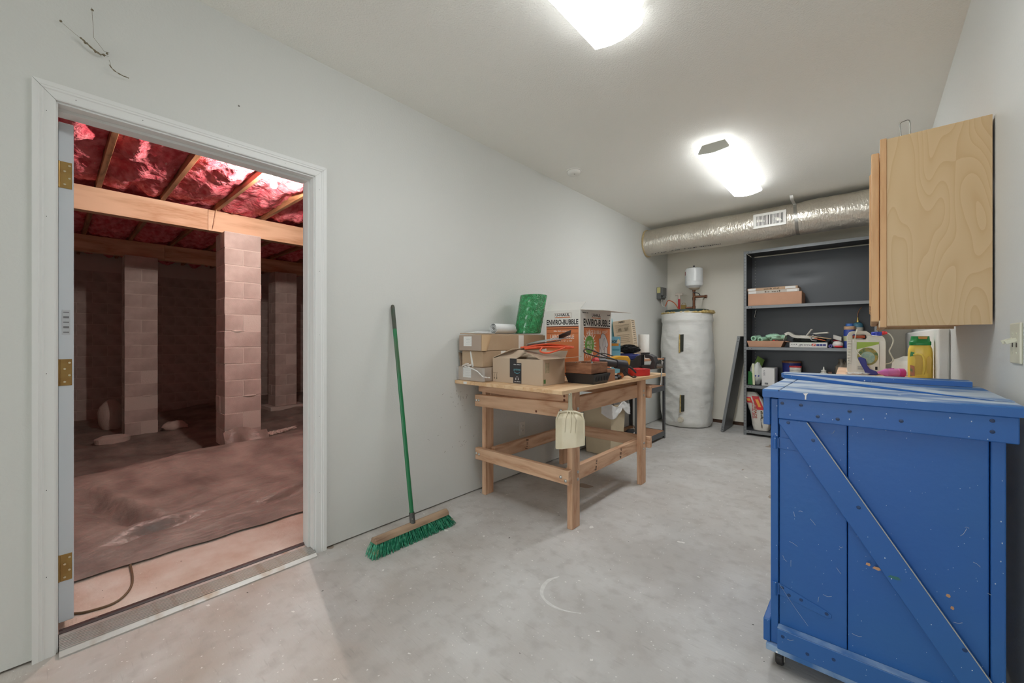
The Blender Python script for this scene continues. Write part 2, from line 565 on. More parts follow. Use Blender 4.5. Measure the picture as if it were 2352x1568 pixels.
# ---- left wall with the doorway (core of framing, face of drywall that stops short of the floor)
DY0, DY1, DZ = -0.004, 0.967, 2.082
wl = thing('wall_left', 'long off-white drywall wall with the open doorway', None, (0, 0, 0), kind='structure')
w = MB()
w.box(-0.016, YB, 0.009, 0, DY0, CEIL); w.box(-0.016, DY1, 0.009, 0, YF, CEIL); w.box(-0.016, DY0, DZ, 0, DY1, CEIL)
w.build('drywall', m_wall, wl)
w = MB()
w.box(-0.14, YB, 0, -0.017, DY0, CEIL); w.box(-0.14, DY1, 0, -0.017, YF, CEIL); w.box(-0.14, DY0, DZ, -0.017, DY1, CEIL)
w.build('wall_framing', m_sill, wl)

rs = random.Random(21)
sc_m = MB()
for k in range(34):
    y = rs.gauss(1.98, 0.11); z = rs.uniform(0.36, 0.80)
    a = rs.uniform(0, 2 * pi); L_ = rs.uniform(0.004, 0.02) * (2.2 if k % 7 == 0 else 1)
    sc_m.tube([(0.0003, y, z), (0.0005, y + L_ * 0.5 * cos(a) + rs.uniform(-.003, .003), z + L_ * 0.5 * sin(a)), (0.0003, y + L_ * cos(a), z + L_ * sin(a))], rs.uniform(0.0005, 0.0011), 4)
sc_m = sc_m.build('scuff_marks', M('scuff_brown', (104, 96, 84), rough=0.9), wl); sc_m['kind'] = 'stuff'

wf = thing('wall_far', 'off-white end wall behind the water heater and shelving', None, (0, YF, 0), kind='structure')
w = MB(); w.box(-0.016, YF, 0.05, XR, YF + 0.016, CEIL); w.build('drywall', m_farwall, wf)
w = MB(); w.box(-0.016, YF + 0.018, 0, XR, YF + 0.14, CEIL); w.build('sill_plate', m_sill, wf)

w = MB(); w.box(XR, YB, 0, XR + 0.14, YF + 0.14, CEIL)
wr = w.build('wall_right', m_wall, bevel=0); tag(wr, 'off-white wall on the right beside the blue cabinet', kind='structure')
w = MB(); w.box(2.588, 3.37, 0, XR - 0.001, YF - 0.001, 1.24)
tag(w.build('trim_3', M('ledge_paint', (232, 231, 226), rough=0.7, bump=0.15, bs=50, speck=((130, 126, 118), 9.0, 0.03, 0.2)), bevel=0.012, seg=3), 'white painted low wall ledge under the wall cabinet', kind='structure')
# rear wall with a window, behind the camera
w = MB()
w.box(0, YB - 0.14, 0, 0.26, YB, CEIL); w.box(2.34, YB - 0.14, 0, XR, YB, CEIL)
w.box(0.26, YB - 0.14, 0, 2.34, YB, 0.5); w.box(0.26, YB - 0.14, 2.3, 2.34, YB, CEIL)
tag(w.build('wall_rear', m_wall), 'off-white wall with a window at the near end', kind='structure')
wn = thing('window_1', 'white framed window in the near end wall', None, (1.3, YB - 0.07, 0.5), kind='structure')
w = MB()
for a in ((0.26, 0.5, 0.32, 2.3), (2.28, 0.5, 2.34, 2.3), (0.32, 0.5, 2.28, 0.56), (0.32, 2.24, 2.28, 2.3), (1.28, 0.56, 1.32, 2.24)):
    w.box(a[0], YB - 0.12, a[1], a[2], YB - 0.06, a[3])
w.build('window_frame', m_trim, wn)

# ---- door casing, jamb, threshold
prof = [(0.0, 0.0), (0.0, 0.009), (0.004, 0.011), (0.030, 0.012), (0.034, 0.015), (0.040, 0.015), (0.043, 0.017), (0.058, 0.018), (0.058, 0.0)]
yl, yr, zt = 0.009, 0.954, 2.070
tr = thing('trim_1', 'white moulded casing around the open doorway', None, (0, 0.48, 0), kind='structure')
def casing(name, fa, fb):
    m = MB(); n = len(prof)
    vs = [fa(u, d) for u, d in prof] + [fb(u, d) for u, d in prof]
    m.add(vs, [tuple(range(n)), tuple(range(2 * n - 1, n - 1, -1))] + [(i, (i + 1) % n, n + (i + 1) % n, n + i) for i in range(n)])
    return m.build(name, m_trim, tr)
g = 0.0009
casing('side_casing', lambda u, d: (d, yl - u, 0), lambda u, d: (d, yl - u, zt + u - g))
casing('side_casing', lambda u, d: (d, yr + u, 0), lambda u, d: (d, yr + u, zt + u - g))
casing('head_casing', lambda u, d: (d, yl - u, zt + u + g), lambda u, d: (d, yr + u, zt + u + g))
nl = MB(); nl.cyl((0.0105, 0, 0), (0.0125, 0, 0), 0.0013, n=8)
pieces(nl, 'nail_head', m_dark, tr, [(0, -0.014, z) for z in (2.02, 1.63, 1.05, 0.62, 0.3)] + [(0, 0.975, z) for z in (2.0, 1.55, 1.2, 0.75, 0.33)] + [(0, y, 2.09) for y in (0.06, 0.25, 0.55, 0.8)])
jb = thing('trim_2', 'white door jamb with stop and ribbed threshold', None, (-0.07, 0.48, 0), kind='structure')
j = MB(); j.box(-0.142, -0.003, 0, 0.0, 0.0145, 2.063); j.build('jamb', m_trim, jb, bevel=0.001)
j = MB(); j.box(-0.142, 0.948, 0, 0.0, 0.966, 2.063); j.build('jamb', m_trim, jb, bevel=0.001)
j = MB(); j.box(-0.142, -0.003, 2.063, 0.0, 0.966, 2.081); j.build('head_jamb', m_trim, jb, bevel=0.001)
j = MB(); j.box(-0.10, 0.936, 0, -0.045, 0.948, 2.051); j.build('door_stop', m_trim, jb, bevel=0.001)
j = MB(); j.box(-0.10, 0.0145, 2.051, -0.045, 0.948, 2.063); j.build('door_stop', m_trim, jb, bevel=0.001)
m_alu = M('ribbed_aluminium', (196, 194, 190), rough=0.38, metal=0.55, col2=(170, 150, 132), vs=14, contrast=(0.52, 0.75), bump=0.05)
t = MB()
t.prism([(0.052, 0.0), (0.052, 0.006), (0.036, 0.019), (-0.088, 0.022), (-0.088, 0.0)], (0, 0.017, 0), X, Z, Y * 0.929)
th = t.build('threshold', m_alu, jb)
rb = MB(); rb.box(-0.003, 0.0, 0, 0.003, 0.927, 0.0025)
pieces(rb, 'rib', m_alu, th, [(0.028 - 0.0115 * k, 0.018, 0.0195 + 0.0002 * k) for k in range(9)])
t = MB(); t.prism([(-0.088, 0.0), (-0.088, 0.024), (-0.094, 0.030), (-0.112, 0.030), (-0.118, 0.022), (-0.118, 0)], (0, 0.017, 0), X, Z, Y * 0.929)
gk = t.build('gasket_strip', M('brown_vinyl', (72, 54, 52), rough=0.4), jb)
sc_ = MB(); sc_.cyl((0, 0, 0), (0, 0, 0.002), 0.006, n=10)
pieces(sc_, 'screw', M('steel', (170, 165, 155), rough=0.35, metal=0.9), gk, [(-0.104, y, 0.030) for y in (0.12, 0.34, 0.56, 0.78)])

# ---- door leaf swung back into the crawl space
m_door = M('door_paint', (205, 212, 217), rough=0.4)
dr = thing('door_1', 'white door swung fully open into the crawl space', None, (-0.14, 0.03, 0.03), kind='structure')
d = MB(); d.box(-1.04, 0.016, 0.045, -0.135, 0.058, 2.045); leaf = d.build('leaf', m_door, dr, bevel=0.002)
m_brass = M('satin_brass', (176, 148, 92), rough=0.32, metal=0.85, col2=(150, 116, 70), vs=10)
hs = MB(); hs.cyl((0.002, 0, 0), (0.0045, 0, 0), 0.004, n=10)
for z in (1.835, 1.044, 0.262):
    h = MB(); h.box(-0.135, 0.0185, z - 0.053, -0.1325, 0.053, z + 0.053)
    h.cyl((-0.1335, 0.0165, z - 0.053), (-0.1335, 0.0165, z + 0.053), 0.005, n=10)
    hh = h.build('hinge', m_brass, dr, bevel=0.001)
    pieces(hs, 'screw', M('hinge_screw', (214, 200, 170), rough=0.25, metal=0.9), hh, [(-0.1335, 0.046, z + 0.038), (-0.1335, 0.033, z + 0.014), (-0.1335, 0.046, z - 0.012), (-0.1335, 0.033, z - 0.038)])
m_paper = M('label_paper', (225, 224, 220), rough=0.6)
m_print = M('print_grey', (120, 120, 122), rough=0.7)
m_black = M('print_black', (28, 27, 28), rough=0.7)
lb = patch('sticker', M('clear_sticker', (190, 195, 198), rough=0.5), leaf, (-0.1342, 0.037, 1.245), Y, Z, rect(0.022, 0.10))
for k in range(5):
    patch('print_line', m_print, leaf, (-0.1338, 0.037, 1.285 - 0.02 * k), Y, Z, rect(0.016, 0.008 if k % 2 else 0.004))

# ================================================================== CRAWL SPACE BEYOND THE DOOR
m_lum = WOOD('joist_timber', (176, 128, 92), (128, 86, 56), 'X', scale=7, rings=9)
m_beam = WOOD('beam_timber', (226, 192, 160), (192, 148, 112), 'Y', scale=5, rings=7)
m_block = M('concrete_block', (208, 196, 190), rough=0.95, col2=(186, 173, 167), vs=5, bump=0.5, bs=160, bdist=0.004, speck=((196, 120, 96), 2.6, 0.16, 0.12))
m_mortar = M('mortar', (216, 206, 199), rough=0.95, bump=0.4, bs=80)
m_pink = M('pink_fiberglass', (238, 138, 148), rough=0.95, col2=(206, 76, 92), vs=7.0, stretch=(1, 2.2, 1.6), contrast=(0.36, 0.64), detail=8, bump=0.9, bs=22, bdist=0.03, speck=((232, 170, 170), 11, 0.16, 0.22, (0.6, 2, 1)))
m_sub = M('subfloor', (120, 92, 68), rough=0.9, var=0.3)
cs = thing('ceiling_crawlspace', 'crawl space ceiling of joists and sagging pink insulation', None, (-4, 2, 2.72), kind='structure')
s = MB(); s.box(-8.75, -1.6, 2.955, -0.14, 6.0, 2.98); s.build('subfloor', m_sub, cs)
jy = [0.313 + 0.5 * k for k in range(-3, 11)]
jm = MB(); jm.box(-8.6, -0.02, 0, -0.142, 0.02, 0.235)
pieces(jm, 'joist', m_lum, cs, [(0, y, 2.72) for y in jy], bevel=0.002)
for k in range(len(jy) - 1):
    y0, y1 = jy[k] + 0.022, jy[k + 1] - 0.022
    fine = 0 < k < 9
    def fn(u, v, y0=y0, y1=y1, k=k):
        x = -0.15 - u * 8.4
        y = y0 + (y1 - y0) * v
        e = 4 * v * (1 - v)
        p = Vector((x * 1.1, y * 2.4, k * 3.1))
        z = 2.775 - 0.07 * e * (0.6 + 0.8 * mnoise.noise(p * 0.9)) + 0.075 * mnoise.noise(p * 2.3) * (0.3 + e) + 0.045 * abs(mnoise.noise(p * 5.2)) * (0.3 + e) + 0.018 * mnoise.noise(p * 13)
        return (x, y, max(2.726 if (-3.80 < x < -3.56 or -6.60 < x < -6.36) else 2.66, z))
    b = MB(); b.grid(fn, 200 if fine else 60, 16 if fine else 8)
    y_, z_ = 0, 0
    b.build('insulation_batt', m_pink, cs, smooth=180)
# girders
def girder(x, label, z0=2.47, z1=2.718):
    t = thing('support_girder', label, 'beam', (x, 2.2, z0))
    for a, b2 in ((-1.59, 1.225), (1.228, 5.99)):
        for i in range(3):
            m = MB(); m.box(x - 0.038 * (i + 1) + 0.0005, a, z0, x - 0.038 * i, b2, z1); m.build('plank', m_beam, t, bevel=0.001)
    return t
girder(-3.62, 'pale sawn timber girder lit by the bare bulb')
girder(-6.42, 'dim timber girder farther back behind the lit one')
def cord():
    m = MB(); m.tube(spline([(-3.58, 1.30, 2.72), (-3.575, 1.285, 2.6), (-3.585, 1.27, 2.49)], 4), 0.003, 6)
    tag(m.build('hanging_string', M('string', (214, 176, 140)), loc=(-3.58, 1.285, 2.49)), 'thin string hanging across the lit girder', 'string')
cord()

bA = MB(); bA.box(-0.194, -0.0955, 0, 0.194, 0.0955, 0.19)
def pier(x, y, z0, n, label, footing=None, par=0):
    """two blocks to a course, turned a quarter from one course to the next (x, y = middle)"""
    t = thing('block_pier', label, 'pier', (x, y, z0))
    c = MB(); c.box(x - 0.1915, y - 0.1915, z0, x + 0.1915, y + 0.1915, z0 + n * 0.2); c.build('mortar', m_mortar, t)
    r = random.Random(int(abs(x * 10) + y * 7))
    first = None
    for k in range(n):
        z = z0 + k * 0.2 + 0.004
        for s_ in (-1, 1):
            jx, jy_ = r.uniform(-.003, .003), r.uniform(-.003, .003)
            if (k + par) % 2 == 0:
                l, rot = (x + jx, y + s_ * 0.0985 + jy_, z), (0, 0, 0)
            else:
                l, rot = (x + s_ * 0.0985 + jx, y + jy_, z), (0, 0, pi / 2)
            if first is None: first = protopiece(bA, 'block', m_block, t, l, bevel=0.004, rot=rot)
            else: piece(first, 'block', t, l, rot)
    if footing:
        f = MB(); f.box(x - 0.28, y - 0.3, z0 - 0.25, x + 0.28, y + 0.34, z0 - 0.003); f.build('footing', m_mortar, t, bevel=0.01)
    # mortar squeezed out of two joints
    for zz, yy in ((z0 + 1.4, y - 0.06), (z0 + 0.6, y + 0.07)):
        b = MB(); b.blob((x + 0.196, yy, zz), (0.008, 0.07, 0.012), seed=int(zz * 9), amp=0.4, nu=12, nv=8); b.build('mortar_squeeze', m_mortar, t, smooth=60)
    return t
pier(-3.70, 1.56, -0.13, 13, 'brightly lit concrete block pier nearest the doorway', par=1)
pier(-6.50, 0.93, -0.33, 14, 'dim concrete block pier seen left of the lit one')
pier(-6.50, 3.04, -0.13, 13, 'dim concrete block pier far behind on a tilted footing', footing=True)

# far block wall
wc = thing('wall_crawlspace', 'dark concrete block wall at the far end of the crawl space', None, (-8.6, 2, -0.6), kind='structure')
w = MB(); w.box(-8.8, -1.6, -0.6, -8.604, 6.0, 2.96); w.build('mortar', m_mortar, wc)
wb = MB(); wb.box(-0.02, -0.196, 0, 0.012, 0.196, 0.19)
locs = [(-8.612, -0.9 + 0.4 * i + (0.2 if k % 2 else 0), -0.55 + 0.2 * k) for k in range(15) for i in range(17)]
pieces(wb, 'block', m_block, wc, locs, bevel=0.004)
for nm, a in (('wall_crawlspace_side', (-8.8, -1.75, -0.6, -0.14, -1.6, 2.96)), ('wall_crawlspace_end', (-8.8, 6.0, -0.6, -0.14, 6.15, 2.96))):
    w = MB(); w.box(*a); tag(w.build(nm, m_block), 'dark side wall of the crawl space', kind='structure')

# concrete apron inside the door, then plastic sheeting on earth
m_slab = M('dusty_slab', (232, 222, 212), rough=0.9, col2=(206, 178, 160), vs=5.5, detail=9, bump=0.45, bs=50, contrast=(0.3, 0.75), speck=((112, 94, 82), 24, 0.09, 0.4), speck2=((232, 224, 216), 34, 0.1, 0.5))
def slab_edge(y): return -0.62 + 0.006 * sin(y * 23) + 0.01 * mnoise.noise(Vector((y * 4, 3, 1)))
sl = MB()
N = 60
poly = [(-0.115, -1.59)] + [(slab_edge(-1.59 + 7.5 * i / N), -1.59 + 7.5 * i / N) for i in range(N + 1)] + [(-0.115, 5.91)]
sl.prism(poly, (0, 0, -0.10), X, Y, Z * 0.10)
tag(sl.build('floor_apron', m_slab), 'pinkish dusty concrete apron just inside the door', kind='structure')
def ground(x, y):
    z = 0.012
    crest = -2.45 - 0.27 * max(0, min(1, y / 1.3))
    t = max(0.0, min(1.0, (crest - x) / 1.9))
    dip = t * t * (3 - 2 * t)
    deep = 0.36 - 0.16 * max(0, min(1, (y - 1.2) / 1.8))
    return z - deep * dip + 0.05 * math.exp(-((x - crest - 0.12) / 0.3) ** 2)
def fold(x, y, pts, wdt, dep):
    best = 9.0; bt = 0
    for i in range(len(pts) - 1):
        ax, ay = pts[i]; bx, by = pts[i + 1]
        dx, dy = bx - ax, by - ay
        t = max(0, min(1, ((x - ax) * dx + (y - ay) * dy) / (dx * dx + dy * dy)))
        dd = math.hypot(x - ax - t * dx, y - ay - t * dy)
        if dd < best: best = dd; bt = (i + t) / (len(pts) - 1)
    e = math.sin(pi * min(1, max(0, 0.08 + 0.84 * bt)))
    return dep * e * math.exp(-(best / wdt) ** 2)
F1 = [(-2.05, 0.14), (-1.55, 0.25), (-1.26, 0.33), (-1.07, 0.40)]
F2 = [(-0.86, 0.2), (-0.955, 0.36), (-0.961, 0.5), (-1.06, 0.66)]
F3 = [(-0.9, 0.92), (-0.93, 1.09), (-1.04, 1.34), (-1.1, 1.6)]
def sheetz(x, y):
    z = ground(x, y)
    p = Vector((x, y, 0))
    near = max(0.0, min(1.0, (-0.66 - x) / 0.2))
    z += near * (0.028 * mnoise.noise(p * 1.5) + 0.014 * (1 - abs(mnoise.noise(Vector((x * 3.2, y * 2.2, 4))) * 2)) + 0.006 * (1 - abs(mnoise.noise(Vector((x * 8, y * 5, 7))) * 2)) + 0.0025 * mnoise.noise(p * 22))
    if x > -2.6:
        z += fold(x, y, F1, 0.06, -0.07) + fold(x, y, [(a - 0.11, b + 0.07) for a, b in F1], 0.06, 0.05)
        z += fold(x, y, F2, 0.03, -0.05) + fold(x, y, [(a - 0.07, b) for a, b in F2], 0.045, 0.05)
        z += fold(x, y, F3, 0.03, -0.03) + fold(x, y, [(a - 0.06, b) for a, b in F3], 0.05, 0.02)
    return max(z, 0.004 if x > -0.75 else -9)
def sh(u, v):
    y = -1.58 + 7.5 * v
    x0 = slab_edge(y) + 0.035
    uu = u ** 1.5
    x = x0 - uu * 8.2
    return (x, y, sheetz(x, y))
m_sheet = M('grey_plastic_sheeting', (168, 158, 150), rough=0.42, col2=(126, 116, 110), vs=2.4, detail=8, stretch=(1, 1.8, 1), bump=0.4, bs=16, bstretch=(1.4, 0.8, 1), bdist=0.03, speck=((186, 164, 140), 9, 0.05, 0.4))
b = MB(); b.grid(sh, 200, 200)
gs = b.build('floor_sheeting', m_sheet, smooth=180); tag(gs, 'wrinkled dark plastic sheeting over the crawl space earth', kind='structure')

# bare bulb
t = thing('bare_bulb', 'glowing bare bulb in a porcelain socket among the joists', 'light bulb', (-1.86, 1.36, 2.61))
b = MB(); b.lathe([(0.004, -0.036), (0.02, -0.031), (0.029, -0.014), (0.03, 0.0), (0.025, 0.018), (0.016, 0.036), (0.013, 0.05)], (-1.86, 1.36, 2.61), 20)
b.build('bulb', M('bulb_glow', (255, 240, 220), emit=(255, 238, 226), estr=BULB), t, smooth=60)
b = MB(); b.lathe([(0.013, 0.05), (0.024, 0.052), (0.03, 0.07), (0.055, 0.085), (0.055, 0.10)], (-1.86, 1.36, 2.61), 20)
b.build('socket', M('porcelain', (220, 215, 205), rough=0.3), t, smooth=40)
b = MB(); b.box(-1.90, 1.30, 2.71, -1.82, 1.36, 2.75); b.build('bracket', m_lum, t)

# rubble and odds on the sheeting
m_rub = M('broken_block', (208, 194, 186), rough=0.95, bump=0.6, bs=60)
def rubble(c, rad, seed, label, amp=0.35, m=None):
    z = sheetz(c[0], c[1])
    b = MB(); b.blob((c[0], c[1], z + rad[2] * 0.6), rad, seed, amp, 1.6, 16, 10, flat=rad[2] * 0.7)
    tag(b.build('rubble', m or m_rub, smooth=50, loc=(c[0], c[1], z)), label, 'rubble', 'rubble on the sheeting')
# broken block lying on its side, a ring with a hollow core
z = sheetz(-6.0, 0.58)
b = MB()
n = 22; vs = []
for i in range(n):
    t_ = 2 * pi * i / n
    k = 1 + 0.14 * mnoise.noise(Vector((cos(t_) * 2, sin(t_) * 2, 5)))
    for r_, zz in ((0.11, 0), (0.115, 0.07), (0.075, 0.10), (0.065, 0.03)):
        vs.append((-6.0 + 0.8 * k * r_ * 1.4 * cos(t_), 0.58 + k * r_ * 1.7 * sin(t_), z + zz))
b.add(vs, [(4 * i + a, 4 * ((i + 1) % n) + a, 4 * ((i + 1) % n) + (a + 1) % 4, 4 * i + (a + 1) % 4) for i in range(n) for a in range(4)])
tag(b.build('broken_block', m_rub, loc=(-6.0, 0.58, z)), 'broken hollow block lying left of the dim pier', 'rubble')
rubble((-6.35, 1.34), (0.10, 0.16, 0.09), 3, 'pale chunk of block right of the dim pier')
rubble((-7.3, 0.66), (0.2, 0.16, 0.3), 5, 'dark rounded lump standing behind the dim pier', 0.2)
z = sheetz(-3.62, 1.93)
b = MB()
for k in range(9):
    b.blob((-3.55 - 0.03 * k, 1.80 + 0.055 * k, z + 0.025), (0.045 - 0.002 * k, 0.05, 0.035 - 0.002 * k), seed=k, amp=0.5, nu=12, nv=8)
tag(b.build('mortar_spill', m_rub, loc=(-3.6, 1.93, z)), 'lumpy spill of hardened mortar beside the lit pier', 'mortar')
# loose flap of sheeting turned up against the pier
b = MB()
def fl_(u, v):
    y = 1.34 + 0.46 * u
    return (-3.36 - 0.10 * v + 0.02 * sin(u * 9), y, ground(-3.4, y) + 0.02 + (0.13 + 0.04 * sin(u * 5)) * v)
b.sheet(fl_, 12, 5, 0.003)
tag(b.build('sheeting_flap', m_sheet, smooth=60, loc=(-3.4, 1.57, ground(-3.4, 1.57))), 'flap of plastic turned up at the foot of the lit pier', 'plastic sheet')
z = sheetz(-4.75, 2.83)
b = MB(); b.obox((-4.75, 2.86, z + 0.07), (0.1, 0.05, 0.09), Matrix.Rotation(0.3, 3, 'Z'))
tag(b.build('brick', M('red_brick', (150, 92, 76), rough=0.9, bump=0.4), loc=(-4.75, 2.86, z), bevel=0.006), 'lone reddish brick on the sheeting by the right jamb', 'brick')
# cable over the apron
b = MB()
b.tube(spline([(-0.68, 0.274, -0.012), (-0.60, 0.268, 0.006), (-0.45, 0.262, 0.006), (-0.34, 0.248, 0.006), (-0.26, 0.215, 0.006), (-0.225, 0.17, 0.006), (-0.235, 0.10, 0.006), (-0.26, 0.062, 0.006), (-0.33, -0.02, 0.006)], 6), 0.005, 8)
tag(b.build('cable', M('olive_cable', (112, 92, 68), rough=0.5), smooth=60, loc=(-0.4, 0.2, 0)), 'flat olive brown cable curving over the concrete apron', 'cable')
# ================================================================== CEILING FIXTURES
m_lampmetal = M('lamp_metal', (214, 212, 206), rough=0.5)
m_lampend = M('lamp_end_grey', (150, 148, 140), rough=0.5)
def ceiling_light(y0, y1, label, k=1.0):
    m_diff = M('lamp_diffuser_%d' % (k * 100), (250, 250, 248), rough=0.4, emit=(250, 253, 255), estr=LAMP * k)
    m_diffs = M('lamp_diffuser_side_%d' % (k * 100), (250, 250, 248), rough=0.4, emit=(250, 253, 255), estr=LAMP * k * 0.13)
    xc = 1.372
    t = thing('ceiling_light', label, 'ceiling light', (xc, (y0 + y1) / 2, CEIL), group='wraparound fluorescent fixtures')
    b = MB(); b.box(xc - 0.075, y0 + 0.01, CEIL - 0.03, xc + 0.075, y1 - 0.01, CEIL - 0.0005); b.build('housing', m_lampmetal, t, bevel=0.004)
    lens = [(-0.127, -0.068)] + [(-0.12 + 0.03 * i, -0.078 - 0.022 * sin(pi * i / 8.0)) for i in range(9)] + [(0.127, -0.068)]
    b = MB(); b.prism(lens + [(x * 0.98, z + 0.003) for x, z in reversed(lens)], (xc, y0, CEIL), X, Z, Y * (y1 - y0)); b.build('diffuser', m_diff, t, smooth=35)
    for s_ in (-1, 1):
        sd = [(0.098, -0.012), (0.126, -0.055), (0.127, -0.0675), (0.1245, -0.0675), (0.1235, -0.055), (0.0955, -0.012)]
        b = MB(); b.prism([(s_ * x, z) for x, z in sd], (xc, y0, CEIL), X, Z, Y * (y1 - y0)); b.build('diffuser_side', m_diffs, t)
    for ya, yb in ((y0 + 0.004, y0 + 0.012), (y1 - 0.012, y1 - 0.004)):
        b = MB(); b.prism([(-0.085, -0.001), (-0.113, -0.048), (-0.113, -0.066), (0, -0.078), (0.113, -0.066), (0.113, -0.048), (0.085, -0.001)], (xc, ya, CEIL), X, Z, Y * (yb - ya))
        b.build('end_cap', m_lampend, t)
    return t
ceiling_light(0.60, 1.81, 'long lit fluorescent ceiling fixture nearest the camera')
ceiling_light(3.42, 4.62, 'long lit fluorescent ceiling fixture near the silver duct', 1.45)

t = thing('smoke_detector', 'round white smoke detector on the ceiling by the left wall', 'smoke detector', (0.266, 3.15, CEIL))
m_pla = M('white_plastic', (228, 226, 220), rough=0.4)
b = MB(); b.lathe([(0.068, 0), (0.068, -0.008), (0.062, -0.010)], (0.266, 3.15, CEIL - 0.0005), 32); b.build('base', m_pla, t, smooth=40)
b = MB(); b.lathe([(0.058, -0.010), (0.060, -0.016), (0.056, -0.032), (0.045, -0.041), (0.012, -0.043)], (0.266, 3.15, CEIL), 32); b.build('cover', m_pla, t, smooth=40)
b = MB(); b.lathe([(0.006, -0.043), (0.005, -0.046)], (0.285, 3.13, CEIL), 10); b.build('test_button', m_lampend, t)

# ================================================================== FOIL DUCT
m_foil = M('duct_foil', (226, 220, 208), rough=0.3, metal=0.8, bump=0.45, bs=26, bstretch=(2.4, 1, 1), bdist=0.02, col2=(212, 204, 192), vs=4)
DYc, DZc = 5.40, 2.478
t = thing('foil_duct', 'silver foil-wrapped round duct across the room under the ceiling', 'duct', (1.3, DYc, DZc))
def ductpt(x, a):
    r = 0.176
    r *= 1 - 0.05 * math.exp(-((x - 1.70) / 0.05) ** 2)
    r += 0.006 * mnoise.noise(Vector((x * 3, cos(a) * 1.5, sin(a) * 1.5))) + 0.004 * mnoise.noise(Vector((x * 14, cos(a) * 4, sin(a) * 4)))
    zc = DZc + 0.012 * (x / 1.7 if x < 1.7 else 1.0) - 0.012 * math.exp(-((x - 1.3) / 0.5) ** 2)
    yc = DYc - 0.02 * math.exp(-((x - 1.5) / 0.8) ** 2)
    return (x, yc + r * cos(a), zc + r * sin(a))
b = MB(); b.grid(lambda u, v: ductpt(0.012 + 2.615 * u, 2 * pi * v), 220, 56)
b.build('foil_jacket', m_foil, t, smooth=180)
b = MB(); b.lathe([(0.172, 0), (0.184, 0.002), (0.185, 0.02), (0.172, 0.022)], (0, 0, 0), 40)
for i in range(len(b.v)):
    x, y, z = b.v[i]; b.v[i] = (0.002 + z, DYc + x, DZc + y)
b.build('collar', M('tan_tape', (192, 172, 132), rough=0.7), t, smooth=40)
m_strap = M('galvanised', (168, 166, 160), rough=0.35, metal=0.9, bump=0.1)
sp_ = [Vector((1.665, 5.225, CEIL - 0.001)), Vector((1.672, 5.228, 2.66))]
for k in range(26):
    a = R(128 + 9.0 * k); q = Vector(ductpt(1.705, a)); sp_.append(Vector((1.69 + 0.02 * min(1, k / 8), DYc - 0.02 + (q.y - DYc + 0.02) * 1.02, DZc + (q.z - DZc) * 1.02)))
sp_.append(Vector((1.705, 5.57, CEIL - 0.001)))
b = MB(); nS = len(sp_) - 1
b.sheet(lambda u, v: tuple(sp_[int(round(u * nS))] + X * (0.03 * (v - 0.5))), nS, 1, 0.002)
b.build('hanger_strap', m_strap, t, smooth=60)
# black print running along the underside of the jacket
m_ink = M('jacket_ink', (70, 70, 74), rough=0.6)
rr = random.Random(3)
x = 0.09
pk = MB()
while x < 0.95:
    wch = rr.uniform(0.008, 0.02)
    if rr.random() < 0.8:
        hgt = rr.uniform(0.5, 1.0) * 0.07
        pk.sheet(lambda u, v: tuple(Vector((0, DYc, DZc)) + (Vector(ductpt(x + wch * u, R(243) + hgt * v)) - Vector((0, DYc, DZc))) * 1.0 + Vector((0, -0.0006, -0.0016))), 2, 2, 0.0008)
    x += wch + 0.007
pk = pk.build('jacket_print', m_ink, t); pk['kind'] = 'stuff'
# air register set into the duct
rg = thing('air_register', 'white slatted air register set into the silver duct', 'vent', (1.47, DYc - 0.2, 2.49))
b = MB()
RX0, RX1, RZ0, RZ1, RY = 1.315, 1.625, 2.405, 2.565, DYc - 0.205
b.box(RX0, RY, RZ0, RX1, RY + 0.012, RZ0 + 0.025); b.box(RX0, RY, RZ1 - 0.025, RX1, RY + 0.012, RZ1)
b.box(RX0, RY, RZ0 + 0.025, RX0 + 0.03, RY + 0.012, RZ1 - 0.025); b.box(RX1 - 0.03, RY, RZ0 + 0.025, RX1, RY + 0.012, RZ1 - 0.025)
b.box(1.463, RY, RZ0 + 0.025, 1.477, RY + 0.012, RZ1 - 0.025)
b.build('frame', m_pla, rg, bevel=0.002)
b = MB(); b.box(RX0 + 0.03, RY + 0.010, RZ0 + 0.025, RX1 - 0.03, RY + 0.06, RZ1 - 0.025); b.build('throat', M('vent_throat', (54, 52, 50), rough=0.8), rg)
sl_ = MB(); sl_.box(-0.0035, 0, 0, 0.0035, 0.006, 0.108)
pieces(sl_, 'slat', m_pla, rg, [(RX0 + 0.037 + 0.0125 * k, RY + 0.002, RZ0 + 0.026) for k in range(9)] + [(1.486 + 0.0125 * k, RY + 0.002, RZ0 + 0.026) for k in range(9)])

# ================================================================== WATER HEATER
HX, HY = 0.40, 5.80
t = thing('water_heater', 'tall water heater wrapped in a baggy white insulation blanket', 'water heater', (HX, HY, 0))
m_vinyl = M('white_blanket', (226, 226, 222), rough=0.45, bump=0.3, bs=5, bstretch=(1, 1, 2.2), bdist=0.04)
m_fg = M('yellow_fiberglass', (212, 192, 138), rough=0.95, col2=(184, 156, 92), vs=30, bump=0.8, bs=60)
def hr(r, z, a):
    d = Vector((cos(a), sin(a), 0))
    k = r
    fz = min(1, max(0, z / 1.5))
    k += 0.014 * mnoise.noise(Vector((d.x * 1.2, d.y * 1.2, z * 2.2)))
    k += 0.012 * (1 - abs(2 * mnoise.noise(Vector((d.x * 2.0, d.y * 2.0, z * 7.5 + 1.2 * d.x))))) * (1.2 - 0.7 * fz)
    k += 0.004 * mnoise.noise(Vector((d.x * 7, d.y * 7, z * 16)))
    return k
pr = []
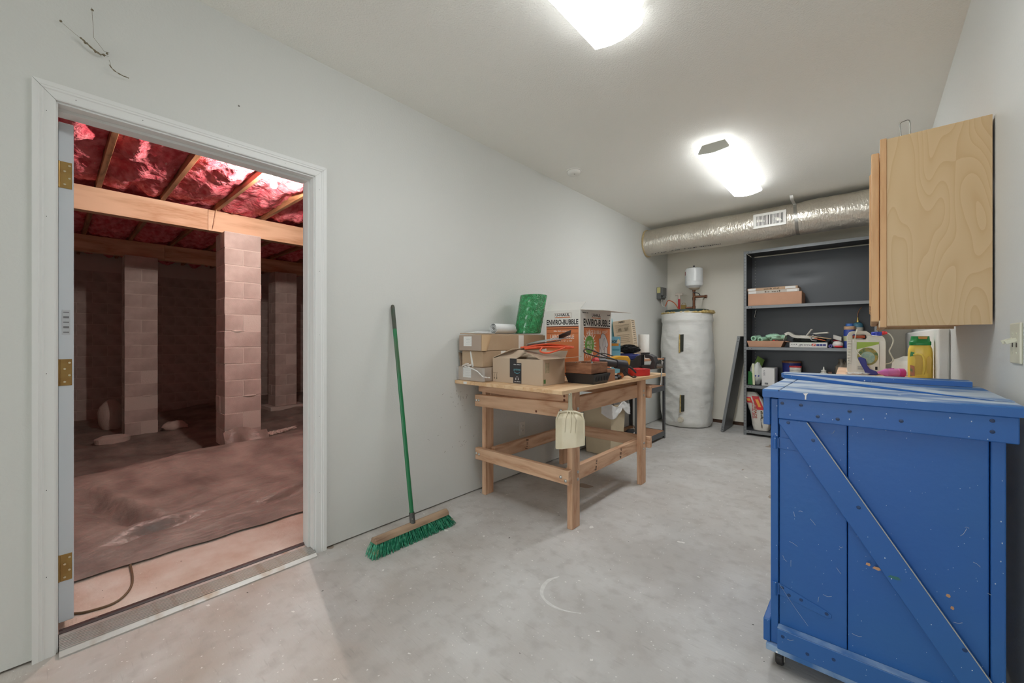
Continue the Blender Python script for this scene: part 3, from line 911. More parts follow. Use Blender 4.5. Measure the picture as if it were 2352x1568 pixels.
for i in range(90):
    z = 0.012 + 1.52 * i / 89
    r = 0.318 + 0.016 * sin(pi * (z - 0.1) / 1.2) * (1 if z < 1.3 else 0.4) + (0.012 if z > 1.4 else 0)
    if z < 0.06: r -= 0.02 * (0.06 - z) / 0.06
    pr.append((r, z))
b = MB(); b.lathe(pr, (HX, HY, 0), 96, fn=hr); b.build('blanket', m_vinyl, t, smooth=70)
b = MB(); b.lathe([(0.285, 1.50), (0.285, 1.565), (0.27, 1.572), (0.02, 1.575)], (HX, HY, 0), 48); b.build('tank_top', M('dark_green_enamel', (52, 70, 68), rough=0.35), t, smooth=35)
b = MB()
N = 90; vs_ = []
rr = random.Random(5)
for i in range(N):
    a = 2 * pi * i / N
    k = rr.uniform(0.0, 0.012); big = 0.03 if abs(((a - R(-10)) + pi) % (2 * pi) - pi) < 0.5 else 0
    for r_, z_ in ((0.322, 1.508), (0.333 + k * 0.6 + big * 0.5, 1.520 + k * 0.3), (0.325 + k * 0.3 + big * 0.4, 1.531 + k + big * 0.5), (0.305, 1.524)):
        vs_.append((HX + r_ * cos(a), HY + r_ * sin(a), z_))
b.add(vs_, [(4 * i + q, 4 * ((i + 1) % N) + q, 4 * ((i + 1) % N) + (q + 1) % 4, 4 * i + (q + 1) % 4) for i in range(N) for q in range(4)])
b.build('fiberglass_rim', m_fg, t, smooth=50)
# cut-outs in the blanket
aC = math.atan2(0 - HY, 2.286 - HX)
def on_heater(da, z, r=0.345):
    a = aC + da
    return Vector((HX + r * cos(a), HY + r * sin(a), z)), Vector((-sin(a), cos(a), 0)), Vector((cos(a), sin(a), 0))
for da, z0, z1, flip in ((-0.20, 1.0, 1.235, 1), (-0.17, 0.215, 0.44, -1)):
    p, uu, nn = on_heater(da, 0)
    b = MB()
    b.prism([(-0.02, z0), (0.026, z0 + 0.01), (0.03, z1), (-0.022, z1 - 0.005)], p - nn * 0.012, uu, Z, nn * 0.014)
    b.build('cutout', M('cutout_dark', (58, 60, 52), rough=0.8), t)
    b = MB()
    k = 9
    poly = [(-0.03, z0 - 0.01)] + [(-0.012 + 0.012 * mnoise.noise(Vector((i, z0 * 9, 0))) , z0 - 0.01 + (z1 - z0 + 0.01) * i / k) for i in range(k + 1)] + [(-0.026, z1)]
    b.prism(poly, p - nn * 0.002, uu, Z, nn * 0.012); b.build('fiberglass_edge', m_fg, t, bevel=0.003)
p, uu, nn = on_heater(-0.22, 0.112)
b = MB(); b.cyl(p - nn * 0.02, p + nn * 0.025, 0.038, 0.034, 20); b.cyl(p + nn * 0.025, p + nn * 0.055, 0.012, 0.012, 12); b.cyl(p + nn * 0.05, p + nn * 0.062, 0.024, 0.022, 8)
b.build('drain_valve', M('ivory_plastic', (214, 208, 190), rough=0.4), t, smooth=40)
m_cu = M('aged_copper', (128, 88, 66), rough=0.4, metal=0.8, var=0.3, vs=14)
m_brassv = M('dull_brass', (150, 124, 70), rough=0.4, metal=0.8)
PX, PY = 0.50, 5.78
b = MB(); b.tube([(PX, PY, 1.55), (PX, PY, 1.85)], 0.017, 14); b.tube([(PX, PY, 1.60), (PX - 0.10, PY - 0.03, 1.60)], 0.013, 10)
for z in (1.60, 1.72, 1.84): b.cyl((PX, PY, z - 0.02), (PX, PY, z + 0.02), 0.021, n=14)
b.build('copper_pipe', m_cu, t, smooth=40)
b = MB(); b.box(PX - 0.155, PY - 0.06, 1.575, PX - 0.095, PY - 0.005, 1.64); b.tube(arc((PX - 0.125, PY - 0.03, 1.64), 0.028, 0, 180, 8), 0.003, 6); b.build('relief_valve', m_brassv, t, bevel=0.006)
b = MB(); b.cyl((PX, PY, 1.745), (PX + 0.13, PY + 0.02, 1.745), 0.016, 0.016, 12); b.cyl((PX + 0.13, PY + 0.02, 1.745), (PX + 0.16, PY + 0.02, 1.742), 0.022, 0.024, 12); b.build('branch_pipe', m_cu, t, smooth=40)
b = MB(); b.tube(spline([(PX + 0.08, PY, 1.762), (PX + 0.06, PY - 0.02, 1.79), (PX + 0.02, PY - 0.03, 1.80), (PX + 0.0, PY - 0.03, 1.81)], 5), 0.006, 8); b.build('valve_lever', M('dark_lever', (52, 54, 58), rough=0.5), t, smooth=60)
b = MB(); b.tube([(PX + 0.15, PY + 0.02, 1.745), (PX + 0.02, PY + 0.36, 1.745)], 0.011, 10); b.build('supply_stub', M('cpvc', (206, 196, 172), rough=0.5), t, smooth=60)
# hot side: red sleeve, white elbow
QX, QY = 0.275, 5.86
b = MB(); b.tube([(QX, QY, 1.55), (QX, QY, 1.74)], 0.016, 12); b.build('red_sleeve', M('red_sleeve', (186, 42, 52), rough=0.5), t, smooth=40)
b = MB(); b.cyl((QX, QY, 1.735), (QX, QY, 1.81), 0.019, n=12); b.cyl((QX - 0.05, QY, 1.80), (QX + 0.05, QY, 1.80), 0.018, n=12); b.build('fitting', M('pale_fitting', (200, 188, 176), rough=0.5), t, smooth=40)

et = thing('expansion_tank', 'small white expansion tank on a copper pipe above the heater', 'expansion tank', (PX, PY, 1.85))
b = MB(); b.lathe([(0.02, 0.0), (0.06, 0.012), (0.104, 0.045), (0.112, 0.07), (0.112, 0.10), (0.114, 0.105), (0.112, 0.11), (0.112, 0.255), (0.106, 0.278), (0.07, 0.292), (0.02, 0.297)], (PX, PY, 1.85), 36)
b.build('tank_shell', M('tank_white', (226, 228, 228), rough=0.28), et, smooth=35)
b = MB(); b.lathe([(0.011, 0.297), (0.011, 0.318), (0.008, 0.322)], (PX, PY, 1.85), 12); b.build('air_valve', M('valve_cap', (46, 46, 60), rough=0.4), et, smooth=40)
b = MB(); b.lathe([(0.072, -0.004), (0.05, -0.022), (0.02, -0.03)], (PX + 0.005, PY, 1.868), 18); b.build('shield', M('shield_cream', (206, 190, 168), rough=0.6), et, smooth=40)
b = MB(); b.sheet(lambda u, v: (PX + 0.1126 * cos(R(200 + 20 * u)), PY + 0.1126 * sin(R(200 + 20 * u)), 2.04 + 0.05 * v), 4, 1, 0.001); b.build('warning_sticker', M('sticker_red', (160, 60, 60), rough=0.5), et)

# electrical box on the left wall and its cable to the heater
jbx = thing('junction_box', 'grey electrical box high on the left wall by the heater', 'electrical box', (0, 5.83, 1.83))
m_ebox = M('grey_box_enamel', (98, 100, 98), rough=0.5)
b = MB(); b.box(0.001, 5.74, 1.745, 0.06, 5.91, 1.915); b.build('box', m_ebox, jbx, bevel=0.004)
b = MB(); b.box(0.06, 5.745, 1.79, 0.085, 5.895, 1.91); b.box(0.06, 5.80, 1.76, 0.095, 5.86, 1.80); b.build('cover', m_ebox, jbx, bevel=0.004)
b = MB(); b.box(0.01, 5.732, 1.83, 0.055, 5.7395, 1.91); b.build('sticker', M('yellow_sticker', (196, 190, 130), rough=0.6), jbx)
b = MB(); b.cyl((0.035, 5.84, 1.715), (0.035, 5.84, 1.746), 0.014, n=12); b.build('cable_clamp', m_strap, jbx)
b = MB(); b.tube(spline([(0.035, 5.84, 1.72), (0.05, 5.83, 1.655), (0.085, 5.81, 1.635), (0.105, 5.80, 1.64)], 6), 0.006, 8)
c1 = b.build('heater_cable', M('white_cable', (220, 216, 206), rough=0.5), smooth=60, loc=(0.04, 5.83, 1.64)); tag(c1, 'white and orange cable looping from grey box to the heater', 'cable')
b = MB(); b.tube(spline([(0.105, 5.80, 1.64), (0.14, 5.77, 1.70), (0.18, 5.75, 1.715), (0.24, 5.80, 1.67), (0.285, 5.83, 1.575)], 6), 0.0065, 8); b.build('orange_length', M('orange_cable', (206, 104, 62), rough=0.5), c1, smooth=60)

# wall outlet and switch plate
ot = thing('wall_outlet', 'white duplex outlet low on the wall under the workbench', 'outlet', (0, 2.729, 0.39))
b = MB(); b.box(0.0005, 2.694, 0.332, 0.006, 2.764, 0.45); b.build('plate', m_pla, ot, bevel=0.002)
for z in (0.371, 0.411):
    b = MB(); b.lathe([(0.016, 0), (0.016, 0.003)], (0, 0, 0), 20)
    b.v = [(0.006 + q[2], 2.729 + q[0], z + q[1]) for q in b.v]
    r_ = b.build('receptacle', m_pla, ot)
    b = MB(); b.box(0.0088, 2.722, z - 0.001, 0.0095, 2.724, z + 0.009); b.box(0.0088, 2.734, z - 0.001, 0.0095, 2.736, z + 0.009); b.build('slot', m_dark, r_)
sw = thing('switch_plate', 'ivory double toggle switch plate beside the wall cabinet', 'light switch', (XR, 1.985, 1.165))
m_ivory = M('ivory_plate', (214, 212, 192), rough=0.4)
b = MB(); b.box(XR - 0.007, 1.928, 1.102, XR - 0.0005, 2.043, 1.228); b.build('plate', m_ivory, sw, bevel=0.003, seg=2)
for y in (1.963, 2.009):
    b = MB(); b.obox((XR - 0.018, y, 1.172), (0.013, 0.004, 0.006), Matrix.Rotation(R(-24), 3, 'Y')); tg = b.build('toggle', m_ivory, sw, bevel=0.001)
    b = MB(); b.box(XR - 0.0078, y - 0.005, 1.153, XR - 0.0068, y + 0.005, 1.166); b.build('slot', M('slot_brown', (70, 58, 50)), tg)
    for z in (1.195, 1.135):
        b = MB(); b.cyl((XR - 0.0085, y, z), (XR - 0.0068, y, z), 0.003, n=8); b.build('screw', m_ivory, sw)

# cobweb on the left wall above the door
cw = MB()
P_ = [((0.021, 2.368), (0.078, 2.328)), ((0.102, 2.47), (0.107, 2.356)), ((0.107, 2.356), (0.135, 2.318)), ((0.135, 2.318), (0.15, 2.318)), ((0.12, 2.30), (0.148, 2.303)), ((0.15, 2.29), (0.155, 2.27))]
for a, c in P_:
    cw.tube([(0.012, a[0], a[1]), (0.02, (a[0] + c[0]) / 2, (a[1] + c[1]) / 2 - 0.004), (0.014, c[0], c[1])], 0.0006, 5)
cw.tube(spline([(0.016, 0.07, 2.335), (0.02, 0.085, 2.322), (0.02, 0.105, 2.306), (0.018, 0.128, 2.295)], 5), [0.001 + 0.003 * abs(sin(i * 1.3)) for i in range(16)], 6)
cw.tube(spline([(0.012, 0.15, 2.272), (0.025, 0.163, 2.25), (0.022, 0.185, 2.243), (0.014, 0.207, 2.245)], 5), [0.0008 + 0.0016 * abs(sin(i * 0.9)) for i in range(16)], 6)
for a in ((0.021, 2.369, 0.004), (0.103, 2.46, 0.004), (0.084, 2.322, 0.004), (0.112, 2.303, 0.005), (0.144, 2.312, 0.004), (0.135, 2.302, 0.005)):
    cw.blob((0.014, a[0], a[1]), (0.003, a[2], a[2]), seed=int(a[0] * 999), amp=0.5, nu=8, nv=6)
tag(cw.build('cobweb', M('dusty_web', (122, 112, 92), rough=0.9), loc=(0.01, 0.11, 2.30)), 'dusty brown cobweb on the wall above the doorway', 'cobweb', kind='stuff')
# ================================================================== PUSH BROOM
t = thing('push_broom', 'green push broom leaning on the wall beside the doorway', 'broom', (0.27, 1.43, 0))
m_greenh = M('green_lacquer', (30, 112, 68), rough=0.35, col2=(84, 82, 66), vs=5, stretch=(1, 1, 0.25), contrast=(0.56, 0.68))
top = Vector((0.018, 1.4275, 1.393)); bot = Vector((0.262, 1.408, 0.10))
dd = (top - bot).normalized()
b = MB(); b.tube([bot + dd * 0.03, bot + dd * 1.16], [0.0125, 0.0125], 14); b.build('handle', m_greenh, t, smooth=60)
b = MB(); b.tube([bot + dd * 1.16, bot + dd * 1.30, bot + dd * 1.312, bot + dd * 1.316], [0.0127, 0.0127, 0.010, 0.004], 14); b.build('hand_grip', M('dark_grip', (72, 66, 56), rough=0.5, col2=(48, 70, 52), vs=18), t, smooth=60)
b = MB(); b.tube([bot - dd * 0.012, bot + dd * 0.05], 0.0165, 14); fe = b.build('ferrule', M('ferrule_metal', (96, 96, 92), rough=0.5, metal=0.6, bump=0.4, bs=120), t, smooth=60)
b = MB(); b.cyl(bot + dd * 0.02 + Vector((0.014, -0.008, 0)), bot + dd * 0.02 + Vector((0.018, -0.011, 0)), 0.003, n=8); b.build('screw', m_strap, fe)
b = MB(); b.prism([(-0.030, 0.062), (-0.022, 0.088), (0.0, 0.096), (0.022, 0.088), (0.030, 0.062)], (0.262, 1.155, 0), X, Z, Y * 0.51); b.build('block', WOOD('broom_block', (176, 150, 124), (132, 104, 82), 'Y', scale=8), t, bevel=0.005, seg=2)
# bristles: many fine tufts, splayed outwards
m_br = M('green_bristle', (34, 132, 100), rough=0.6, col2=(92, 180, 146), vs=60, contrast=(0.4, 0.62), speck=((196, 186, 140), 55, 0.2, 0.12))
rr = random.Random(11)
b = MB()
for i in range(62):
    for j in range(6):
        y = 1.158 + 0.504 * i / 61 + rr.uniform(-.003, .003)
        xo = -0.026 + 0.052 * j / 5
        for k in range(4):
            ey = (y - 1.41) * 0.11 + rr.uniform(-.012, .012)
            ex = xo * 0.75 + rr.uniform(-.010, .010) + 0.012
            z1 = rr.uniform(0.0005, 0.006)
            p0 = Vector((0.262 + xo + rr.uniform(-.003, .003), y, 0.065)); p1 = Vector((0.262 + xo + ex, y + ey, z1))
            pm_ = (p0 + p1) / 2 + Vector((rr.uniform(-.004, .004), rr.uniform(-.004, .004), 0))
            b.tube([p0, pm_, p1], [0.0012, 0.0018, 0.0016], 3)
br = b.build('bristle_bed', m_br, t); br['kind'] = 'stuff'
b = MB()
for k in range(34):
    s_ = -1 if k % 2 else 1
    y = 1.41 + s_ * rr.uniform(0.245, 0.258)
    p0 = Vector((0.262 + rr.uniform(-.01, .04), y, 0.04)); b.tube([p0, p0 + Vector((rr.uniform(-.005, .03), s_ * rr.uniform(.012, .03), rr.uniform(-.03, -.005)))], 0.0012, 3)
fr_ = b.build('frayed_bristle', M('frayed_straw', (160, 146, 110), rough=0.8), t); fr_['kind'] = 'stuff'

# ================================================================== WORKBENCH
m_fir = {a: WOOD('fir_' + a, (216, 178, 146), (184, 138, 106), a, scale=8, rings=11) for a in 'XYZ'}
m_pine = WOOD('pine_panel_Y', (222, 190, 152), (202, 160, 118), 'Y', scale=6, rings=8)
wbn = thing('workbench', 'wooden workbench of bolted fir timbers with a pine board top', 'workbench', (0.48, 2.7, 0))
TZ = 0.875
edges = [0.004, 0.165, 0.33, 0.50, 0.655, 0.80, 0.952]
for k in range(6):
    b = MB(); b.box(edges[k] + 0.0004, 1.955, TZ - 0.024, edges[k + 1] - 0.0004, 3.56, TZ); b.build('top_board', m_pine, wbn, bevel=0.0015)
b = MB(); b.box(0.10, 1.9535, TZ - 0.02, 0.135, 1.9548, TZ - 0.004); b.build('price_sticker', m_paper, wbn)
legs = {}
for nm, x, y in (('fl', 0.083, 2.156), ('fr', 0.881, 2.112), ('bl', 0.100, 3.150), ('br', 0.876, 3.131)):
    b = MB(); b.box(x, y, 0, x + 0.038, y + 0.089, TZ - 0.025); legs[nm] = b.build('leg', m_fir['Z'], wbn, bevel=0.003)
def rail(x0, y0, z0, x1, y1, z1, ax):
    b = MB(); b.box(x0, y0, z0, x1, y1, z1); return b.build('rail', m_fir[ax], wbn, bevel=0.003)
# short-side rails (along x), near end and far end; the upper near rail hangs low in front, another sits behind under the top
b = MB(); b.prism([(0.045, 0.755), (0.918, 0.790), (0.918, 0.694), (0.045, 0.668)], (0, 2.072, 0), X, Z, Y * 0.038)
b.v = [(x, y + (0.045 if x < 0.5 else 0.0), z) for x, y, z in b.v]
b.build('rail', m_fir['X'], wbn, bevel=0.003)
b = MB(); b.prism([(0.045, 0.848), (0.88, 0.850), (0.88, 0.768), (0.045, 0.775)], (0, 2.113, 0), X, Z, Y * 0.036)
b.v = [(x, y + (0.043 if x < 0.5 else 0.0), z) for x, y, z in b.v]
b.build('apron', m_fir['X'], wbn, bevel=0.003)
b = MB(); b.prism([(0.05, 0.356), (0.918, 0.372), (0.918, 0.285), (0.05, 0.268)], (0, 2.072, 0), X, Z, Y * 0.038)
b.v = [(x, y + (0.045 if x < 0.5 else 0.0), z) for x, y, z in b.v]
b.build('rail', m_fir['X'], wbn, bevel=0.003)
rail(0.05, 3.242, 0.69, 0.94, 3.28, 0.785, 'X'); rail(0.05, 3.242, 0.28, 0.94, 3.28, 0.37, 'X')
rail(0.139, 3.19, 0.79, 0.875, 3.228, 0.85, 'X')
# long-side rails (along y)
rail(0.842, 2.150, 0.70, 0.880, 3.215, 0.805, 'Y'); rail(0.842, 2.150, 0.265, 0.880, 3.215, 0.36, 'Y')
rail(0.122, 2.200, 0.70, 0.160, 3.185, 0.80, 'Y'); rail(0.139, 2.200, 0.265, 0.177, 3.185, 0.36, 'Y')
bt = MB(); bt.lathe([(0.010, 0), (0.0095, 0.004), (0.006, 0.0065), (0.001, 0.0075)], (0, 0, 0), 12)
m_zinc = M('zinc_bolt', (196, 196, 192), rough=0.3, metal=0.85)
pieces(bt, 'bolt', m_zinc, wbn, [(x, 2.1165 - 0.0515 * (x - 0.045), z) for x, z in ((0.063, 0.715), (0.092, 0.717), (0.862, 0.735), (0.065, 0.315), (0.095, 0.313), (0.86, 0.325), (0.898, 0.31))], smooth=40, rot=(pi / 2, 0, 0))
pieces(bt, 'bolt', m_zinc, wbn, [(0.9195, y, z) for y, z in ((2.175, 0.74), (2.175, 0.345), (2.175, 0.30))] + [(0.9145, y, z) for y, z in ((3.175, 0.755), (3.175, 0.72), (3.18, 0.33), (3.18, 0.285))], smooth=40, rot=(0, pi / 2, 0))
kn = MB(); kn.cyl((0, 0, 0), (0, -0.0012, 0), 0.008, n=10)
m_knot = M('knot', (110, 66, 44), rough=0.7)
pieces(kn, 'knot', m_knot, wbn, [(0.42, 2.1365, 0.826), (0.66, 2.0845, 0.705), (0.86, 2.1135, 0.82), (0.86, 2.1135, 0.795), (0.06, 2.1545, 0.83)])
# mill stamp on the rails
m_stamp = M('mill_stamp', (92, 70, 56), rough=0.8)
for y, s_ in ((2.47, '2x4 SPF'), (2.84, 'KD HT 19')):
    fineprint(s_, m_stamp, wbn, (0.880, y, 0.313), (0, 0.2, 1), (0, -1, 0.2), w=0.075, h=0.026, name='mill_stamp')
fineprint('2 M 10 AL', m_stamp, wbn, (0.177, 2.58, 0.313), (0, 0.2, 1), (0, -1, 0.2), w=0.08, h=0.03, name='mill_stamp')

# dustpan hung on the near leg
t = thing('dustpan', 'cream plastic dustpan hanging from the near leg of the workbench', 'dustpan', (0.955, 2.05, 0.52))
m_cream = M('cream_plastic', (222, 212, 186), rough=0.4, col2=(206, 194, 164), vs=6)
cxp, yp = 0.955, 2.030
rot = Matrix.Rotation(R(22), 3, 'Z')
def dp(x, y, z): 
    v = rot @ Vector((x, y, 0)); return (cxp + v.x, yp + v.y, z + 0.093)
b = MB()
def panf(u, v):
    x = -0.083 + 0.166 * u
    z = 0.44 + 0.205 * v
    e = min(1.0, 4.2 * min(u, 1 - u) + 0.0)
    zz = z + (0.018 * (1 - 2 * u) * 0 )
    y = -0.030 * (1 - v) ** 2 * 0.3 - 0.022 * min(1, e) * (1 - 0.25 * v) + 0.012
    if v > 0.86: y += 0.022 * (v - 0.86) / 0.14
    w = 1.0 - 0.10 * max(0, v - 0.75) / 0.25
    return dp(x * w, y, zz - 0.035 * (1 - v) * (0.5 - u))
b.sheet(panf, 24, 20, 0.003); b.build('pan', m_cream, t, smooth=50)
b = MB(); b.tube([dp(-0.083, 0.012, 0.425), dp(-0.083, 0.012, 0.60), dp(-0.068, 0.012, 0.642), dp(-0.03, 0.012, 0.652), dp(0.03, 0.012, 0.652), dp(0.068, 0.012, 0.642), dp(0.083, 0.012, 0.60), dp(0.083, 0.012, 0.458)], 0.006, 8); b.build('rim', m_cream, t, smooth=60)
b = MB()
for k in (-0.028, 0.006, 0.034):
    b.tube([dp(k, -0.012, 0.53), dp(k + 0.004, -0.011, 0.61), dp(k * 0.4, 0.006, 0.655)], 0.0028, 6)
st_ = b.build('stiffening_rib', m_cream, t, smooth=60); st_['kind'] = 'stuff'
b = MB(); b.prism([(-0.024, 0.645), (0.024, 0.645), (0.013, 0.675), (0.011, 0.765), (-0.011, 0.765), (-0.013, 0.675)], dp(0, 0.010, 0), rot @ X, Z, rot @ (Y * 0.008)); b.build('handle', M('pan_handle', (168, 160, 136), rough=0.45), t, bevel=0.004, seg=2)
b = MB(); b.tube([dp(0, 0.03, 0.755), dp(0, -0.012, 0.758)], 0.003, 6); b.build('hanging_nail', m_strap, t)

# ================================================================== CARTONS ON THE BENCH
m_kraft = M('kraft_board', (180, 155, 128), rough=0.8, col2=(168, 142, 114), vs=4, bump=0.05)
m_kraft2 = M('kraft_greyish', (172, 152, 132), rough=0.75, col2=(158, 138, 118), vs=4)
m_tapew = M('white_tape', (224, 222, 216), rough=0.4)
m_clear = M('clear_film', (235, 235, 235), rough=0.18, alpha=0.13, spec=0.8, bump=0.6, bs=30)
def carton(name, label, x0, y0, z0, x1, y1, z1, mat, parts=True):
    t = thing(name, label, 'box', ((x0 + x1) / 2, (y0 + y1) / 2, z0))
    b = MB(); b.box(x0, y0, z0, x1, y1, z1); b.build('carton', mat, t, bevel=0.003)
    return t
def shiplabel(t, x, z, y, w=0.085, h=0.07):
    p = patch('shipping_label', m_paper, t, (x, y, z), X, Z, rect(w, h), lift=0.001, thick=0.0008)
    for k in range(5):
        patch('print_line', m_print, p, (x + 0.008, y - 0.0006, z + h * 0.32 - k * h * 0.15), X, Z, rect(w * (0.55 if k % 2 else 0.7), h * 0.035))
    patch('barcode', m_black, p, (x - w * 0.42, y - 0.0006, z + 0.005), X, Z, rect(w * 0.05, h * 0.6))
c1 = carton('shipping_carton', 'bottom shipping carton wrapped in clear film on the bench', 0.02, 1.975, TZ + 0.001, 0.275, 2.68, TZ + 0.101, m_kraft2)
shiplabel(c1, 0.115, TZ + 0.06, 1.975)
b = MB(); b.sheet(lambda u, v: (0.012 + 0.29 * u, 1.969 + 0.004 * mnoise.noise(Vector((u * 9, v * 7, 1))), TZ + 0.004 + 0.095 * v), 24, 10, 0.0008)
b.sheet(lambda u, v: (0.2785 + 0.004 * mnoise.noise(Vector((u * 8, v * 6, 2))), 1.969 + 0.09 * u, TZ + 0.004 + 0.095 * v), 24, 10, 0.0008)
f_ = b.build('film_wrap', m_clear, c1, smooth=180)
b = MB(); b.tube(spline([(0.10, 1.962, TZ + 0.105), (0.17, 1.96, TZ + 0.095), (0.24, 1.96, TZ + 0.075), (0.285, 1.97, TZ + 0.04), (0.30, 2.02, TZ + 0.03)], 6), [0.002 + 0.003 * abs(sin(i)) for i in range(25)], 5); b.build('twisted_film', M('film_white', (224, 222, 218), rough=0.3), c1, smooth=60)
c2 = carton('shipping_carton', 'middle shipping carton with a narrow white tape stripe', 0.05, 1.985, TZ + 0.103, 0.262, 2.68, TZ + 0.215, m_kraft)
patch('tape_stripe', m_tapew, c2, (0.150, 1.985, TZ + 0.155), X, Z, [(-0.014, 0.058), (-0.002, 0.058), (0.024, -0.05), (0.004, -0.055)], lift=0.0012, thick=0.001)
patch('tape_stripe', m_tapew, c2, (0.262, 2.2, TZ + 0.159), Y, Z, rect(0.05, 0.11), lift=0.0012, thick=0.001)
b = MB()
for k in range(5): b.blob((0.085 + 0.016 * k, 1.974, TZ + 0.108 + 0.007 * (k % 3)), (0.018, 0.008, 0.008), seed=k, amp=0.5, nu=10, nv=6)
b.build('crumpled_tape', M('tape_crumple', (206, 196, 186), rough=0.4), c2, smooth=60)
b = MB(); b.sheet(lambda u, v: (0.032 - 0.018 * v + 0.01 * mnoise.noise(Vector((u * 5, v * 4, 0))), 1.985 + 0.12 * u, TZ + 0.104 + 0.1 * v * (1 - 0.3 * u)), 8, 6, 0.002); b.build('torn_flap', m_kraft2, c2, smooth=60)
c3 = carton('shipping_carton', 'top shipping carton with a torn corner under the green roll', 0.03, 1.975, TZ + 0.217, 0.262, 2.72, TZ + 0.33, m_kraft)
p = patch('film_panel', M('film_kraft', (168, 150, 136), rough=0.35), c3, (0.146, 1.975, TZ + 0.273), X, Z, rect(0.228, 0.108), lift=0.002, thick=0.0015)
shiplabel(c3, 0.125, TZ + 0.285, 1.972)
b = MB(); b.sheet(lambda u, v: (0.264 + 0.012 * sin(pi * u), 1.98 + 0.10 * u * (1 - 0.5 * v) - 0.004, TZ + 0.33 - 0.112 * v), 8, 8, 0.002); b.build('torn_flap', M('kraft_inside', (196, 166, 130), rough=0.85), c3, smooth=60)
patch('tape_stripe', m_tapew, c3, (0.262, 2.405, TZ + 0.274), Y, Z, rect(0.06, 0.112), lift=0.0012, thick=0.001)
b = MB(); b.box(0.035, 1.978, TZ + 0.3305, 0.255, 2.70, TZ + 0.336); b.v = [(x, y, z + 0.008 * (1 if (x < 0.1) else 0) * (1 if y < 2.2 else 0)) for x, y, z in b.v]; b.build('lid_flap', m_kraft, c3)
CZ = TZ + 0.345

# foam sheet roll and loose end
t = thing('foam_roll', 'white rolled foam sheet lying on the stacked cartons', 'roll', (0.13, 2.38, CZ))
m_foam = M('white_foam', (226, 228, 228), rough=0.6)
rz_ = CZ + 0.039
b = MB()
sp_ = []
for i in range(90):
    a = i * 0.21; r_ = 0.008 + 0.0018 * a
    sp_.append((r_ * cos(a), r_ * sin(a)))
b.sheet(lambda u, v: (0.135 + sp_[int(round(u * 89))][0] - 0.035 * v, 2.225 + 0.27 * v, rz_ + sp_[int(round(u * 89))][1]), 89, 1, 0.0025)
b.build('rolled_sheet', m_foam, t, smooth=50)
b = MB(); b.sheet(lambda u, v: (0.03 + 0.10 * u, 2.05 + 0.36 * v, CZ + 0.004 + 0.012 * (1 - u) * sin(pi * v) + 0.004 * mnoise.noise(Vector((u * 4, v * 6, 3)))), 8, 14, 0.002); b.build('loose_end', m_foam, t, smooth=60)

# green bubble wrap roll
t = thing('bubble_wrap_roll', 'tall green bubble wrap roll standing on the cartons', 'bubble wrap', (0.15, 2.63, CZ))
m_bub = M('green_bubble_film', (10, 128, 62), rough=0.16, col2=(40, 168, 96), vs=34, contrast=(0.42, 0.62), bump=1.0, bs=85, bdist=0.02, spec=0.8, coat=0.6)
def bw(r, z, a):
    return r * (1 + 0.05 * sin(2 * a + 0.6)) + 0.0035 * mnoise.noise(Vector((cos(a) * 11, sin(a) * 11, z * 95))) + 0.003 * mnoise.noise(Vector((cos(a) * 3, sin(a) * 3, z * 8)))
pr = [(0.098, 0.0)] + [(0.106, 0.005 + 0.31 * i / 50) for i in range(51)] + [(0.10, 0.32)]
b = MB(); b.lathe(pr, (0.15, 2.62, CZ), 80, fn=bw)
b.v = [(x + 0.02 * (z - CZ) / 0.3 + 0.02 * (z - CZ) / 0.3, y + 0.03 * (z - CZ) / 0.3, z) for x, y, z in b.v]
b.build('wound_film', m_bub, t, smooth=80)
b = MB(); b.sheet(lambda u, v: (0.150 + (0.112 + 0.004 * sin(v * 30)) * cos(R(-75 + 55 * u * (0.35 + 0.65 * v))) + 0.04 * v, 2.62 + 0.112 * sin(R(-75 + 55 * u * (0.35 + 0.65 * v))) + 0.03 * v, CZ + 0.002 + 0.312 * v), 14, 30, 0.004)
b.build('outer_layer', m_bub, t, smooth=80)

# big retail carton with lettering
UX0, UX1, UY0, UY1, UZ0, UZ1 = 0.297, 0.632, 2.668, 3.17, TZ + 0.001, 1.402
t = thing('bubble_wrap_carton', 'large white and orange bubble wrap carton with open flaps', 'box', ((UX0 + UX1) / 2, (UY0 + UY1) / 2, TZ))
m_wc = M('white_carton', (222, 220, 214), rough=0.6)
m_org = M('carton_orange', (206, 120, 72), rough=0.6)
m_brn = M('carton_brown_line', (110, 58, 36), rough=0.7)
m_wink = M('white_ink', (236, 230, 220), rough=0.6)
b = MB()
b.box(UX0, UY0, UZ0, UX1, UY0 + 0.004, UZ1); b.box(UX0, UY1 - 0.004, UZ0, UX1, UY1, UZ1)
b.box(UX0, UY0 + 0.004, UZ0, UX0 + 0.004, UY1 - 0.004, UZ1); b.box(UX1 - 0.004, UY0 + 0.004, UZ0, UX1, UY1 - 0.004, UZ1); b.box(UX0 + 0.004, UY0 + 0.004, UZ0, UX1 - 0.004, UY1 - 0.004, UZ0 + 0.004)
b.build('carton', m_wc, t)
def flap(p0, p1, d, name='flap'):
    b = MB(); p0 = Vector(p0); p1 = Vector(p1); d = Vector(d)
    b.sheet(lambda u, v: tuple(p0.lerp(p1, u) + d * v + Vector((0, 0, -0.01 * sin(pi * v) * 0))), 4, 3, 0.004); b.build(name, m_wc, t)
flap((UX1, UY0 + 0.004, UZ1), (UX1, UY1 - 0.004, UZ1), (0.17, 0.05, -0.012))
flap((UX0 + 0.005, UY0, UZ1), (UX1 - 0.005, UY0, UZ1), (0.035, 0.03, 0.06))
flap((UX0 + 0.005, UY0 + 0.01, UZ1 - 0.001), (UX0 + 0.005, UY1 - 0.01, UZ1 - 0.001), (0.09, 0.0, -0.09))
